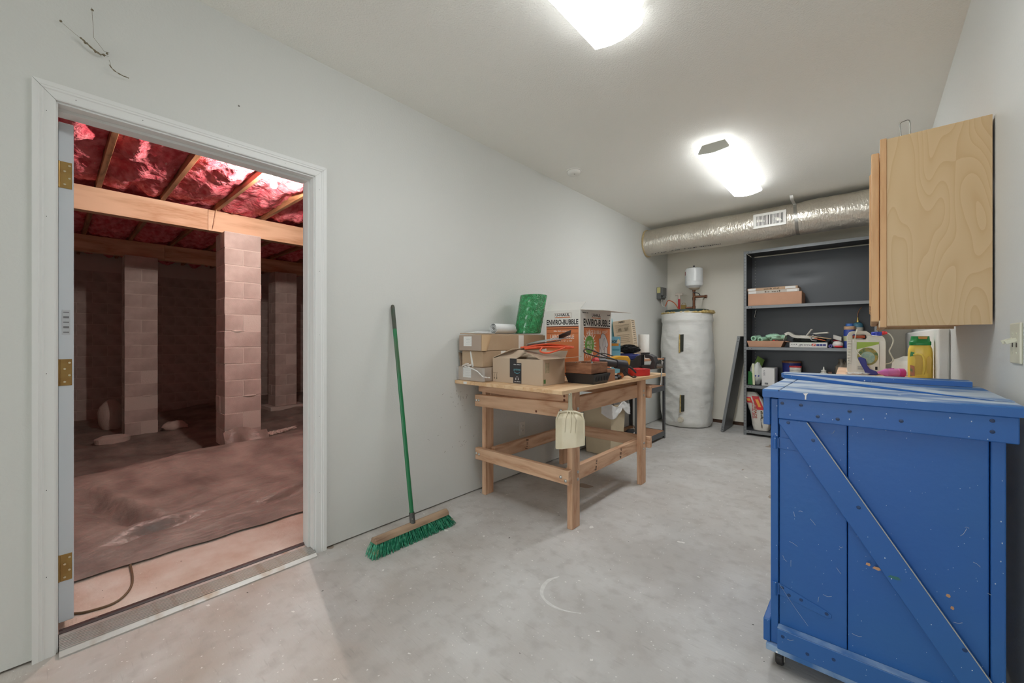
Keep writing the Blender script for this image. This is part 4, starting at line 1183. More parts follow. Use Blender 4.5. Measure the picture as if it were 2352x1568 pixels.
# left (near) face
cxn = (UX0 + UX1) / 2
patch('orange_panel', m_org, t, (cxn, UY0, UZ1 - 0.325), X, Z, rect(0.305, 0.385))
patch('brown_line', m_brn, t, (cxn, UY0 - 0.0003, UZ1 - 0.128), X, Z, rect(0.305, 0.008))
patch('brown_line', m_brn, t, (cxn, UY0 - 0.0003, UZ1 - 0.146), X, Z, rect(0.298, 0.006))
patch('brown_line', m_brn, t, (cxn, UY0 - 0.0003, UZ1 - 0.180), X, Z, rect(0.298, 0.003))
lettering('ENVIRO-BUBBLE', m_black, t, (cxn, UY0, UZ1 - 0.093), X, Z, w=0.30, h=0.043, bold=0.03)
lettering('U-HAUL', m_black, t, (cxn + 0.005, UY0, UZ1 - 0.036), X, Z, w=0.135, h=0.022, bold=0.03)
patch('logo_underline', m_org, t, (cxn + 0.005, UY0, UZ1 - 0.055), X, Z, rect(0.14, 0.006))
b = MB()
for a in ((-0.083, -0.016, -0.081, 0.022), (0.081, -0.016, 0.083, 0.022), (-0.083, 0.020, 0.083, 0.022), (-0.083, -0.016, 0.083, -0.014)):
    b.prism([(a[0], a[1]), (a[2], a[1]), (a[2], a[3]), (a[0], a[3])], (cxn + 0.005, UY0 - 0.0004, UZ1 - 0.044), X, Z, (0, 0.0004, 0))
lo = b.build('logo_border', M('logo_grey', (150, 120, 104)), t); lo['kind'] = 'stuff'
fineprint('3/16" LARGE BUBBLE WRAP', m_wink, t, (cxn, UY0 - 0.0004, UZ1 - 0.163), X, Z, w=0.16, h=0.009)
lettering('LARGE BUBBLE', m_wink, t, (cxn + 0.0, UY0 - 0.0004, UZ1 - 0.208), X, Z, w=0.225, h=0.032, bold=0.01)
lettering('5/16" x 12" x 100\'', m_wink, t, (cxn + 0.02, UY0 - 0.0004, UZ1 - 0.240), X, Z, w=0.15, h=0.014)
# right face (faces +x)
cyn = (UY0 + UY1) / 2
patch('orange_panel', m_org, t, (UX1, cyn + 0.01, UZ1 - 0.330), Y, Z, rect(0.42, 0.385))
patch('brown_line', m_brn, t, (UX1 + 0.0003, cyn + 0.01, UZ1 - 0.136), Y, Z, rect(0.42, 0.008))
lettering('ENVIRO-BUBBLE', m_black, t, (UX1, cyn + 0.01, UZ1 - 0.096), Y, Z, w=0.43, h=0.058, bold=0.03)
lettering('U-HAUL', m_black, t, (UX1, cyn - 0.01, UZ1 - 0.036), Y, Z, w=0.14, h=0.026, bold=0.03)
patch('logo_underline', m_org, t, (UX1, cyn - 0.01, UZ1 - 0.058), Y, Z, rect(0.145, 0.007))
fineprint('REUSABLE BOX', m_black, t, (UX1, UY0 + 0.075, UZ1 - 0.020), Y, Z, w=0.085, h=0.011)
fineprint('CARTON No.', m_black, t, (UX1, UY1 - 0.05, UZ1 - 0.026), Y, Z, w=0.05, h=0.01)
lettering('LARGE BUBBLE 100 FT', m_wink, t, (UX1 + 0.0004, cyn + 0.01, UZ1 - 0.172), Y, Z, w=0.34, h=0.030)
st = []
for i in range(44):
    r_ = 0.062 if i % 2 == 0 else (0.098 + 0.014 * ((i * 7) % 3))
    st.append((r_ * 1.0 * cos(2 * pi * i / 44), r_ * 1.0 * sin(2 * pi * i / 44)))
sy, sz = UY0 + 0.135, UZ1 - 0.272
s1 = patch('starburst', m_wink, t, (UX1 + 0.0004, sy, sz), Y, Z, st)
patch('starburst_centre', M('burst_green', (108, 160, 72), rough=0.6), s1, (UX1 + 0.0008, sy, sz), Y, Z, [(0.068 * cos(2 * pi * i / 24), 0.072 * sin(2 * pi * i / 24)) for i in range(24)])
lettering('VALUE', m_wink, s1, (UX1 + 0.0012, sy, sz + 0.018), (0, 1, 0.06), Z, w=0.085, h=0.032, bold=0.01)
lettering('PACK', m_wink, s1, (UX1 + 0.0012, sy, sz - 0.022), (0, 1, 0.06), Z, w=0.075, h=0.032, bold=0.01)
va = [(-0.07, -0.2), (-0.066, 0.02), (-0.075, 0.08), (-0.045, 0.085), (-0.04, 0.11), (-0.01, 0.125), (0.03, 0.11), (0.07, 0.06), (0.082, 0.03), (0.065, 0.0), (0.072, -0.05), (0.055, -0.11), (0.03, -0.15), (0.012, -0.2)]
vp = patch('wrapped_vase_print', M('vase_grey', (196, 196, 198), rough=0.6), t, (UX1 + 0.0004, UY1 - 0.145, UZ1 - 0.305), Y, Z, va)
b = MB()
oo = Vector((UX1 + 0.001, UY1 - 0.145, UZ1 - 0.305))
for ln in ([(-0.06, 0.02), (-0.045, 0.0), (-0.03, -0.06), (-0.035, -0.2)], [(-0.01, 0.03), (0.0, 0.075), (0.02, 0.085), (0.03, 0.03), (0.015, -0.01), (0.0, -0.01), (-0.01, 0.03)], [(0.016, -0.01), (0.018, -0.08), (0.01, -0.15)], [(0.035, 0.02), (0.055, 0.005)], [(-0.07, -0.2), (-0.066, 0.02), (-0.075, 0.08), (-0.045, 0.085), (-0.04, 0.11), (-0.01, 0.125), (0.03, 0.11), (0.07, 0.06), (0.082, 0.03), (0.065, 0.0), (0.072, -0.05), (0.03, -0.15), (0.012, -0.2)]):
    b.tube([oo + Y * a + Z * c for a, c in ln], 0.0016, 4)
ol = b.build('outline_print', M('outline_ink', (74, 74, 96)), vp); ol['kind'] = 'stuff'
for k, s_ in enumerate(('recycled content', 'perforated 12 in', 'reusable')):
    fineprint(s_, m_wink, t, (UX1 + 0.0006, UY0 + 0.13, UZ1 - 0.40 - 0.028 * k), Y, Z, w=0.13 - 0.02 * k, h=0.014)

# brown carton with black tape, flaps half open
BX0, BX1, BY0, BY1, BZ0, BZ1 = 0.285, 0.728, 2.066, 2.315, TZ + 0.001, 1.043
t = thing('delivery_carton', 'brown delivery carton with black tape and raised flaps on bench', 'box', (0.5, 2.19, TZ))
m_k3 = M('kraft_smooth', (188, 168, 146), rough=0.7, var=0.05, vs=3)
b = MB()
b.box(BX0, BY0, BZ0, BX1, BY0 + 0.003, BZ1); b.box(BX0, BY1 - 0.003, BZ0, BX1, BY1, BZ1)
b.box(BX0, BY0 + 0.003, BZ0, BX0 + 0.003, BY1 - 0.003, BZ1); b.box(BX1 - 0.003, BY0 + 0.003, BZ0, BX1, BY1 - 0.003, BZ1); b.box(BX0 + 0.003, BY0 + 0.003, BZ0, BX1 - 0.003, BY1 - 0.003, BZ0 + 0.003)
b.build('carton', m_k3, t)
def bflap(p0, p1, q0, q1):
    b = MB(); a, c, d, e = map(Vector, (p0, p1, q0, q1))
    b.sheet(lambda u, v: tuple(a.lerp(c, u).lerp(d.lerp(e, u), v)), 3, 3, 0.003); b.build('flap', m_k3, t)
bflap((BX0, BY0, BZ1), (BX0, BY1, BZ1), (0.44, BY0 + 0.03, BZ1 + 0.062), (0.44, BY1 - 0.01, BZ1 + 0.07))
bflap((BX0 + 0.02, BY0, BZ1), (0.50, BY0, BZ1), (0.41, BY0 + 0.11, BZ1 + 0.062), (0.53, BY0 + 0.11, BZ1 + 0.05))
bflap((BX1 - 0.01, BY0, BZ1), (BX1 - 0.01, BY1, BZ1), (0.52, BY0 + 0.05, BZ1 + 0.055), (0.52, BY1 - 0.01, BZ1 + 0.05))
bflap((BX1, BY0 + 0.005, BZ1), (BX1, BY1, BZ1), (BX1 + 0.11, BY0 + 0.10, BZ1 + 0.012), (BX1 + 0.115, BY1 + 0.03, BZ1 + 0.015))
bflap((BX0, BY1, BZ1), (BX1, BY1, BZ1), (BX0 + 0.03, BY1 + 0.08, BZ1 + 0.045), (BX1 - 0.03, BY1 + 0.08, BZ1 + 0.05))
m_btape = M('black_tape', (48, 46, 48), rough=0.4)
patch('tape', m_btape, t, (0.478, BY0, TZ + 0.105), X, Z, rect(0.062, 0.128), lift=0.0006)
tp = patch('tape', m_btape, t, (0.515, BY0, TZ + 0.072), X, Z, rect(0.072, 0.136), lift=0.0012)
m_cy = M('tape_print', (96, 170, 184), rough=0.5); m_tg = M('tape_print_white', (206, 206, 206), rough=0.5)
lettering('prime', m_cy, tp, (0.513, BY0 - 0.0012, TZ + 0.094), X, Z, w=0.058, h=0.019)
b = MB(); b.tube([(0.513 + 0.026 * cos(R(a)), BY0 - 0.0016, TZ + 0.087 + 0.017 * sin(R(a))) for a in range(205, 340, 12)], 0.0014, 5); b.build('smile_mark', m_cy, tp)
b = MB(); b.tube([(0.513 + 0.011 * cos(R(a)), BY0 - 0.0016, TZ + 0.036 + 0.013 * sin(R(a))) for a in range(0, 181, 15)], 0.0009, 5)
b.blob((0.502, BY0 - 0.0016, TZ + 0.032), (0.004, 0.001, 0.006), amp=0); b.blob((0.524, BY0 - 0.0016, TZ + 0.032), (0.004, 0.001, 0.006), amp=0)
hp = b.build('headphone_mark', m_tg, tp); hp['kind'] = 'stuff'
fineprint('prime shipping', m_tg, tp, (0.513, BY0 - 0.0012, TZ + 0.130), X, Z, w=0.06, h=0.006)
fineprint('prime listening', m_tg, tp, (0.516, BY0 - 0.0012, TZ + 0.016), X, Z, w=0.055, h=0.006)
m_bprint = M('box_print_dark', (86, 76, 58), rough=0.8)
b = MB()
for dx in (-0.011, 0.011):
    b.prism([(dx - 0.0012, 0.02), (dx + 0.0012, 0.02), (dx + 0.0012, -0.008), (dx + 0.006, -0.008), (dx, -0.02), (dx - 0.006, -0.008), (dx - 0.0012, -0.008)], (0.312, BY0 - 0.0004, TZ + 0.038), X, Z, (0, 0.0004, 0))
b.box(0.29, BY0 - 0.0004, TZ + 0.062, 0.334, BY0, TZ + 0.0645)
ar = b.build('arrow_print', m_bprint, t); ar['kind'] = 'stuff'
m_gp = M('print_green', (74, 112, 62), rough=0.7)
patch('green_square', m_gp, t, (BX1, BY0 + 0.02, TZ + 0.028), Y, Z, rect(0.022, 0.026))
b = MB()
for k in range(8): b.box(BX1 - 0.0004, BY0 + 0.034, TZ + 0.085 + 0.008 * k, BX1 + 0.0005, BY0 + 0.064, TZ + 0.0865 + 0.008 * k)
b.box(BX1 - 0.0004, BY0 + 0.031, TZ + 0.08, BX1 + 0.0005, BY0 + 0.033, TZ + 0.15); b.box(BX1 - 0.0004, BY0 + 0.065, TZ + 0.08, BX1 + 0.0005, BY0 + 0.067, TZ + 0.15)
gb = b.build('green_block_print', m_gp, t); gb['kind'] = 'stuff'

# orange extension cord piled on the carton, clear blister pack on top of it
m_oc = M('orange_cord', (214, 82, 44), rough=0.45)
FZ = BZ1 + 0.066
b = MB()
rr = random.Random(4)
pts = []
for k in range(15):
    s_ = 1 if k % 2 else -1
    pts.append((0.655 + s_ * rr.uniform(0.09, 0.135), 2.215 + s_ * 0.10 + rr.uniform(-0.03, 0.03), FZ + 0.004 * (k // 4) + rr.uniform(0, 0.01)))
    pts.append((0.66 + rr.uniform(-.03, .03), 2.215 + (0.03 if k % 3 else -0.03) + rr.uniform(-.012, .012), FZ + 0.006 * (k // 4) + rr.uniform(0.004, 0.016)))
b.tube(spline(pts, 8), 0.0055, 8)
b.tube(spline([(0.68, 2.12, FZ + 0.01), (0.705, 2.07, FZ - 0.012), (0.75, 2.09, FZ - 0.022), (0.775, 2.17, FZ - 0.005), (0.77, 2.25, FZ + 0.01)], 8), 0.0055, 8)
tag(b.build('extension_cord', m_oc, smooth=60, loc=(0.66, 2.215, FZ - 0.02)), 'bundle of orange extension cord lying on the delivery carton', 'cord')
t = thing('blister_pack', 'clear plastic pack with a black card on the orange cord', 'packaging', (0.66, 2.25, FZ + 0.03))
b = MB()
rt = Matrix.Rotation(R(38), 3, 'Z') @ Matrix.Rotation(R(-8), 3, 'Y')
def q_(x, y, z): v = rt @ Vector((x, y, z)); return (0.665 + v.x, 2.25 + v.y, FZ + 0.058 + v.z)
b.sheet(lambda u, v: q_(-0.175 + 0.32 * u, -0.06 + 0.12 * v, 0.012 * sin(pi * u) * sin(pi * v) + 0.004 * mnoise.noise(Vector((u * 9, v * 6, 1)))), 22, 10, 0.001)
b.build('plastic_shell', M('grey_clear_plastic', (176, 174, 176), rough=0.2, alpha=0.55, spec=0.8, bump=0.4, bs=25), t, smooth=60)
b = MB(); b.sheet(lambda u, v: q_(-0.17 + 0.23 * u, -0.045 + 0.09 * v, -0.006), 4, 2, 0.006); b.build('insert_card', M('insert_maroon', (92, 66, 66), rough=0.5), t)
b = MB(); b.sheet(lambda u, v: q_(0.05 + 0.085 * u, -0.055 + 0.115 * v, 0.03 + 0.022 * u - 0.03 * v), 4, 3, 0.003); cdp = b.build('header_card', M('header_black', (44, 40, 42), rough=0.4), t)

# wooden tray with bits, on a black plastic tray
t = thing('plastic_tray', 'black plastic tray under the wooden tray on the bench', 'tray', (0.815, 2.44, TZ))
m_bpl = M('black_plastic', (42, 41, 42), rough=0.35)
def tray(x0, y0, x1, y1, z0, z1, fl_, th, mat, t, name='shell'):
    b = MB()
    o0 = [(x0 + fl_, y0 + fl_, z0), (x1 - fl_, y0 + fl_, z0), (x1 - fl_, y1 - fl_, z0), (x0 + fl_, y1 - fl_, z0)]
    o1 = [(x0, y0, z1), (x1, y0, z1), (x1, y1, z1), (x0, y1, z1)]
    i1 = [(x0 + th, y0 + th, z1), (x1 - th, y0 + th, z1), (x1 - th, y1 - th, z1), (x0 + th, y1 - th, z1)]
    i0 = [(x0 + fl_ + th, y0 + fl_ + th, z0 + th), (x1 - fl_ - th, y0 + fl_ + th, z0 + th), (x1 - fl_ - th, y1 - fl_ - th, z0 + th), (x0 + fl_ + th, y1 - fl_ - th, z0 + th)]
    fs = [(3, 2, 1, 0), (12, 13, 14, 15)]
    for a in (0, 4, 8):
        for k in range(4): fs.append((a + k, a + (k + 1) % 4, a + 4 + (k + 1) % 4, a + 4 + k))
    b.add(o0 + o1 + i1 + i0, fs)
    return b.build(name, mat, t, bevel=0.003)
tray(0.712, 2.335, 0.945, 2.56, TZ + 0.001, TZ + 0.068, 0.018, 0.003, m_bpl, t)
b = MB()
for k in range(5): b.box(0.938, 2.37 + 0.036 * k, TZ + 0.02, 0.9415, 2.385 + 0.036 * k, TZ + 0.055)
rbs = b.build('moulded_rib', m_bpl, t); rbs['kind'] = 'stuff'
m_oldwood = M('old_wood', (152, 106, 76), rough=0.75, col2=(120, 78, 54), vs=9, stretch=(1, 1, 4), bump=0.2, bs=30)
t = thing('wooden_tray', 'worn open wooden tray of small hardware on the black tray', 'tray', (0.82, 2.44, TZ + 0.07))
tray(0.718, 2.33, 0.925, 2.555, TZ + 0.0695, TZ + 0.142, 0.004, 0.009, m_oldwood, t, 'open_box')
rr = random.Random(9)
for k in range(9):
    b = MB(); c = Vector((rr.uniform(0.74, 0.9), rr.uniform(2.36, 2.52), TZ + 0.125)); a = rr.uniform(0, pi); d = Vector((cos(a), sin(a), rr.uniform(-.05, .6))) * rr.uniform(0.02, 0.035)
    b.tube([c - d, c + d], rr.uniform(0.003, 0.006), 7)
    tag(b.build('hardware_bit', M('bit_steel', (176, 176, 178), rough=0.3, metal=0.9) if k % 3 else M('bit_blue', (92, 120, 128), rough=0.5), loc=tuple(c)), ('small steel bit lying in the wooden tray' if k % 3 else 'small blue-grey bit lying in the wooden tray'), 'hardware', 'bits in the wooden tray')
b = MB(); b.box(0.725, 2.345, TZ + 0.08, 0.915, 2.54, TZ + 0.118); b.build('contents', M('dark_grit', (70, 60, 54), rough=0.9, bump=0.8, bs=80), t)

b = MB(); b.box(0.80, 2.585, TZ + 0.001, 0.905, 2.70, TZ + 0.084)
wb2 = b.build('wooden_block', M('brown_hardboard', (158, 112, 82), rough=0.6, var=0.15, vs=8), loc=(0.86, 2.65, TZ), bevel=0.002); tag(wb2, 'plain brown wooden block box behind the black tray', 'box')
# sanding disc on the block
t = thing('grinding_disc', 'thin grey grinding disc lying on the brown wooden block', 'disc', (0.85, 2.645, TZ + 0.085))
b = MB(); b.lathe([(0.012, 0.0005), (0.058, 0.0005), (0.058, 0.005), (0.012, 0.005)], (0.842, 2.645, TZ + 0.0842), 28); b.build('disc', M('disc_grey', (74, 72, 72), rough=0.7), t)
b = MB(); b.lathe([(0.022, 0.005), (0.022, 0.012), (0.012, 0.013)], (0.842, 2.645, TZ + 0.0842), 16); b.build('hub', m_bpl, t)

# corded angle grinder
t = thing('angle_grinder', 'black corded power tool with a red band on the bench', 'power tool', (0.86, 2.82, TZ))
m_tool = M('tool_black', (52, 50, 54), rough=0.45)
def seg(name, p0, p1, r0, r1, mat, n=16):
    b = MB(); b.cyl(p0, p1, r0, r1, n); return b.build(name, mat, t, smooth=40, bevel=0.003)
g0 = Vector((0.80, 2.66, TZ + 0.134)); g1 = Vector((0.90, 2.90, TZ + 0.10)); gd = (g1 - g0).normalized()
seg('gear_head', g0 - gd * 0.02, g0 + gd * 0.04, 0.028, 0.033, m_tool)
seg('red_band', g0 - gd * 0.055, g0 - gd * 0.02, 0.022, 0.029, M('tool_red', (186, 52, 60), rough=0.4))
seg('motor_body', g0 + gd * 0.04, g0 + gd * 0.15, 0.029, 0.026, m_tool)
seg('rear_grip', g0 + gd * 0.15, g0 + gd * 0.25, 0.034, 0.036, M('tool_grip', (44, 42, 48), rough=0.6))
seg('cord_collar', g0 + gd * 0.25, g0 + gd * 0.265, 0.026, 0.02, M('collar_olive', (96, 92, 74), rough=0.5))
b = MB(); b.tube(spline([g0 + gd * 0.26, g0 + gd * 0.30 + Vector((0.01, 0, -0.02)), g0 + gd * 0.33 + Vector((0.02, 0, -0.05))], 6), [0.011 - 0.0004 * i for i in range(13)], 10); b.build('strain_relief', m_tool, t, smooth=60)
b = MB(); b.tube(spline([g0 + gd * 0.235 + Vector((0, 0, -0.03)), (0.915, 2.90, TZ + 0.03), (0.93, 2.95, TZ + 0.007), (0.925, 3.01, TZ + 0.007), (0.90, 3.03, TZ + 0.01)], 8), 0.0045, 8); b.build('power_cord', M('cord_black', (34, 33, 35), rough=0.5), t, smooth=60)
# black cord loops arching over the tools
b = MB(); b.tube(spline([(0.76, 2.60, TZ + 0.10), (0.74, 2.66, TZ + 0.15), (0.73, 2.80, TZ + 0.19), (0.74, 2.95, TZ + 0.17), (0.80, 3.03, TZ + 0.13), (0.84, 3.0, TZ + 0.11), (0.78, 2.86, TZ + 0.155), (0.70, 2.72, TZ + 0.215), (0.68, 2.66, TZ + 0.225), (0.70, 2.62, TZ + 0.20), (0.76, 2.70, TZ + 0.17), (0.80, 2.84, TZ + 0.15), (0.83, 2.93, TZ + 0.115)], 8), 0.0045, 8)
tag(b.build('coiled_cable', MATS['cord_black'], smooth=60, loc=(0.76, 2.6, TZ + 0.1)), 'black electric cord arching in loops over the power tools', 'cord')
# yellow drill behind
t = thing('yellow_drill', 'yellow and black drill behind the black power tool', 'power tool', (0.78, 3.0, TZ))
m_yel = M('tool_yellow', (214, 160, 46), rough=0.45)
b = MB(); b.prism([(-0.12, 0.0), (-0.11, 0.035), (-0.02, 0.055), (0.07, 0.05), (0.09, 0.02), (0.085, -0.02), (0.03, -0.03), (-0.08, -0.015)], (0.78, 2.98, TZ + 0.115), (0.45, 0.89, 0), Z, (0.05, -0.025, 0)); b.build('housing', m_yel, t, bevel=0.008, seg=2)
b = MB(); b.prism([(0.02, -0.02), (0.075, -0.02), (0.065, -0.10), (0.015, -0.11)], (0.785, 2.98, TZ + 0.113), (0.45, 0.89, 0), Z, (0.04, -0.02, 0)); b.build('grip', m_tool, t, bevel=0.006, seg=2)
b = MB(); b.cyl((0.745, 2.87, TZ + 0.13), (0.72, 2.81, TZ + 0.13), 0.02, 0.014, 14); b.build('chuck', m_tool, t, smooth=40)
# small orange and dark pieces under the tools
for k, (x, y, s_, mt, lab) in enumerate(((0.865, 2.865, (0.025, 0.03, 0.022), M('orange_part', (190, 108, 52), rough=0.5), 'small orange plastic piece under the black power tool'), (0.875, 2.80, (0.03, 0.025, 0.018), m_bpl, 'dark clamp piece beside the brown wooden block'), (0.88, 2.745, (0.022, 0.028, 0.012), M('grey_part', (112, 110, 112), rough=0.5), 'small grey metal piece beside the brown wooden block'))):
    b = MB(); b.blob((x, y, TZ + s_[2]), s_, seed=k + 3, amp=0.35, nu=12, nv=8, flat=s_[2]); tag(b.build('tool_accessory', mt, smooth=40, loc=(x, y, TZ)), lab, 'tool part', 'loose tool parts on the bench')
# red case
t = thing('red_case', 'small red metal case on the bench in front of the vise', 'case', (0.865, 3.20, TZ))
m_red = M('red_enamel', (196, 44, 44), rough=0.35)
b = MB(); b.prism([(-0.075, 0.0), (0.075, 0.0), (0.078, 0.05), (-0.078, 0.05)], (0.855, 3.10, TZ + 0.001), (0.35, 0.94, 0), Z, (-0.12, 0.045, 0)); 
b.v = [(x + 0.06, y + 0.07, z) for x, y, z in b.v]
b.build('case_body', m_red, t, bevel=0.003)
b = MB(); b.prism([(-0.078, 0.050), (0.078, 0.050), (0.078, 0.056), (-0.078, 0.056)], (0.855 + 0.06, 3.10 + 0.07, TZ + 0.001), (0.35, 0.94, 0), Z, (-0.12, 0.045, 0)); b.build('lid', m_red, t, bevel=0.002)

# bench vise at the far corner
t = thing('bench_vise', 'black cast bench vise on the far corner of the workbench', 'vise', (0.80, 3.42, TZ))
m_iron = M('black_iron', (48, 47, 48), rough=0.5, bump=0.2, bs=60)
b = MB(); b.lathe([(0.075, 0.0), (0.075, 0.012), (0.055, 0.022), (0.045, 0.05)], (0.75, 3.42, TZ + 0.001), 28); b.build('swivel_base', m_iron, t, smooth=40)
b = MB(); b.prism([(-0.09, 0.055), (-0.085, 0.10), (-0.02, 0.115), (0.015, 0.155), (0.055, 0.165), (0.055, 0.06), (0.02, 0.045), (-0.07, 0.045)], (0.75, 3.45, TZ), X, Z, (0, -0.075, 0)); b.build('fixed_jaw', m_iron, t, bevel=0.008, seg=2)
jaw = [(0.085, 0.165), (0.125, 0.17), (0.165, 0.15), (0.185, 0.10), (0.18, 0.045), (0.10, 0.035), (0.06, 0.055), (0.06, 0.075), (0.135, 0.08), (0.145, 0.11), (0.13, 0.135), (0.10, 0.135), (0.085, 0.14)]
b = MB(); b.prism(jaw, (0.75, 3.45, TZ), X, Z, (0, -0.075, 0)); b.build('moving_jaw', m_iron, t, bevel=0.006, seg=2)
b = MB(); b.box(0.803, 3.37, TZ + 0.16, 0.825, 3.455, TZ + 0.182); b.box(0.827, 3.37, TZ + 0.163, 0.85, 3.455, TZ + 0.182); b.build('jaw_plate', M('jaw_steel', (70, 70, 72), rough=0.4, metal=0.7), t)
b = MB(); b.cyl((0.92, 3.412, TZ + 0.07), (0.985, 3.412, TZ + 0.07), 0.02, 0.017, 14); b.build('screw_head', M('vise_steel', (120, 118, 114), rough=0.35, metal=0.85), t, smooth=40)
b = MB(); b.tube([(0.972, 3.42, TZ + 0.10), (0.97, 3.395, TZ - 0.075)], 0.006, 8); b.cyl((0.97, 3.395, TZ - 0.075), (0.97, 3.393, TZ - 0.088), 0.009, n=10); b.cyl((0.972, 3.42, TZ + 0.10), (0.972, 3.422, TZ + 0.112), 0.009, n=10); b.build('tommy_bar', M('chrome_bar', (206, 206, 206), rough=0.2, metal=0.95), t, smooth=40)

# blue retail box
t = thing('blue_product_box', 'tall light blue retail box standing beside the white carton', 'box', (0.60, 3.25, TZ))
BXX, BYY = 0.668, 3.205
rt2 = Matrix.Rotation(R(38), 3, 'Z'); uu = rt2 @ X; nn_ = rt2 @ (-Y)
b = MB(); o_ = Vector((0.585, 3.215, TZ + 0.001))
b.prism([(0, 0), (0.098, 0), (0.098, 0.32), (0, 0.32)], o_, uu, Z, -nn_ * 0.06); b.build('carton', M('light_blue_card', (116, 182, 208), rough=0.45), t)
oc_ = o_ + uu * 0.049
patch('print_panel', M('print_gold', (200, 140, 50), rough=0.5), t, oc_ + Z * 0.25, uu, Z, rect(0.066, 0.022))
lettering('SHOP', m_black, t, oc_ + Z * 0.277 - uu * 0.008, uu, Z, w=0.05, h=0.03, bold=0.02)
patch('print_panel', M('print_cream', (228, 214, 180), rough=0.5), t, oc_ + Z * 0.28 + uu * 0.03, uu, Z, [(-0.012, -0.02), (0.014, -0.02), (0.014, 0.004), (0.004, 0.02), (-0.008, 0.01)])
patch('print_panel', M('print_teal', (74, 150, 176), rough=0.5), t, oc_ + Z * 0.205 + uu * 0.01, uu, Z, rect(0.062, 0.018))
patch('print_panel', m_black, t, oc_ + Z * 0.125 + uu * 0.014, uu, Z, rect(0.056, 0.052))
patch('print_panel', m_wink, t, oc_ + Z * 0.12 + uu * 0.004, uu, Z, [(-0.02, -0.016), (-0.004, -0.02), (0.0, 0.0), (-0.01, 0.016), (-0.018, 0.004)], lift=0.0008)
patch('print_panel', m_wink, t, oc_ + Z * 0.13 + uu * 0.026, uu, Z, [(-0.008, -0.018), (0.01, -0.014), (0.004, 0.004), (0.0, 0.02), (-0.006, 0.004)], lift=0.0008)
patch('print_panel', m_wink, t, oc_ + Z * 0.15 - uu * 0.036, uu, Z, [(-0.006, -0.09), (0.008, -0.09), (0.006, 0.06), (0.0, 0.075), (-0.005, 0.06)])

# stack behind the vise: dark case, folded blue cloth, black fleece
b = MB(); b.box(0.50, 3.497, TZ + 0.001, 0.74, 3.557, TZ + 0.105); tag(b.build('tool_case', m_bpl, loc=(0.62, 3.5, TZ), bevel=0.006), 'dark plastic case under the blue cloth behind the vise', 'case')
b = MB(); b.blob((0.64, 3.505, TZ + 0.138), (0.115, 0.055, 0.032), seed=8, amp=0.3, fr=3, nu=28, nv=14, flat=0.031); tag(b.build('blue_cloth', M('blue_cloth', (72, 78, 142), rough=0.9, bump=0.5, bs=40), smooth=60, loc=(0.64, 3.505, TZ + 0.107)), 'crumpled blue cloth under the black fleece', 'cloth')
b = MB()
b.blob((0.63, 3.505, TZ + 0.205), (0.10, 0.06, 0.036), seed=2, amp=0.25, fr=3, nu=40, nv=22, flat=0.034)
rr = random.Random(2)
for k in range(500):
    a = rr.uniform(0, 2 * pi); ph = rr.uniform(0, 1.5)
    p0 = Vector((0.63 + 0.095 * sin(ph) * cos(a), 3.505 + 0.055 * sin(ph) * sin(a), TZ + 0.205 + 0.034 * cos(ph)))
    b.tube([p0, p0 + Vector((cos(a) * sin(ph), sin(a) * sin(ph), cos(ph) + 0.2)) * 0.010], 0.0012, 3)
tag(b.build('black_fleece', M('black_fleece', (26, 26, 28), rough=0.95), loc=(0.63, 3.505, TZ + 0.17)), 'fuzzy black fleece on the blue cloth', 'cloth')
# ================================================================== STEEL SHELF BENCH BEHIND THE WORKBENCH
m_gst = M('grey_steel', (94, 97, 100), rough=0.45, metal=0.2)
m_part = M('particle_board', (178, 134, 104), rough=0.8, col2=(164, 118, 88), vs=40, bump=0.1)
t = thing('steel_rack', 'grey steel rack with particle board shelves behind the workbench', 'rack', (0.25, 4.4, 0))
RX = (0.03, 0.475); RYY = (4.05, 4.815)
ph = MB(); ph.cyl((0, 0, 0), (0.0012, 0, 0), 0.004, n=8)
for x in RX:
    for y in RYY:
        sx = 1 if x == RX[0] else -1; sy_ = 1 if y == RYY[0] else -1
        b = MB(); b.box(x, y, 0, x + sx * 0.002, y + sy_ * 0.036, 0.955); b.box(x, y, 0, x + sx * 0.036, y + sy_ * 0.002, 0.955)
        po = b.build('post', m_gst, t)
        if sx < 0: pieces(ph, 'slot', m_dark, po, [(x + 0.0002, y + sy_ * 0.018, 0.05 + 0.06 * k) for k in range(15)])
for z in (0.085, 0.62, 0.945):
    b = MB(); b.box(RX[0] + 0.003, RYY[0] + 0.003, z - 0.014, RX[1] - 0.003, RYY[1] - 0.003, z); b.build('shelf', m_part, t)
    if z < 0.9:
        for x in (RX[0] + 0.0025, RX[1] - 0.0045):
            b = MB(); b.box(x, RYY[0] + 0.005, z - 0.055, x + 0.002, RYY[1] - 0.005, z + 0.004); b.build('shelf_beam', m_gst, t)
        for y in (RYY[0] + 0.0025, RYY[1] - 0.0045):
            b = MB(); b.box(RX[0] + 0.005, y, z - 0.055, RX[1] - 0.005, y + 0.002, z + 0.004); b.build('shelf_beam', m_gst, t)
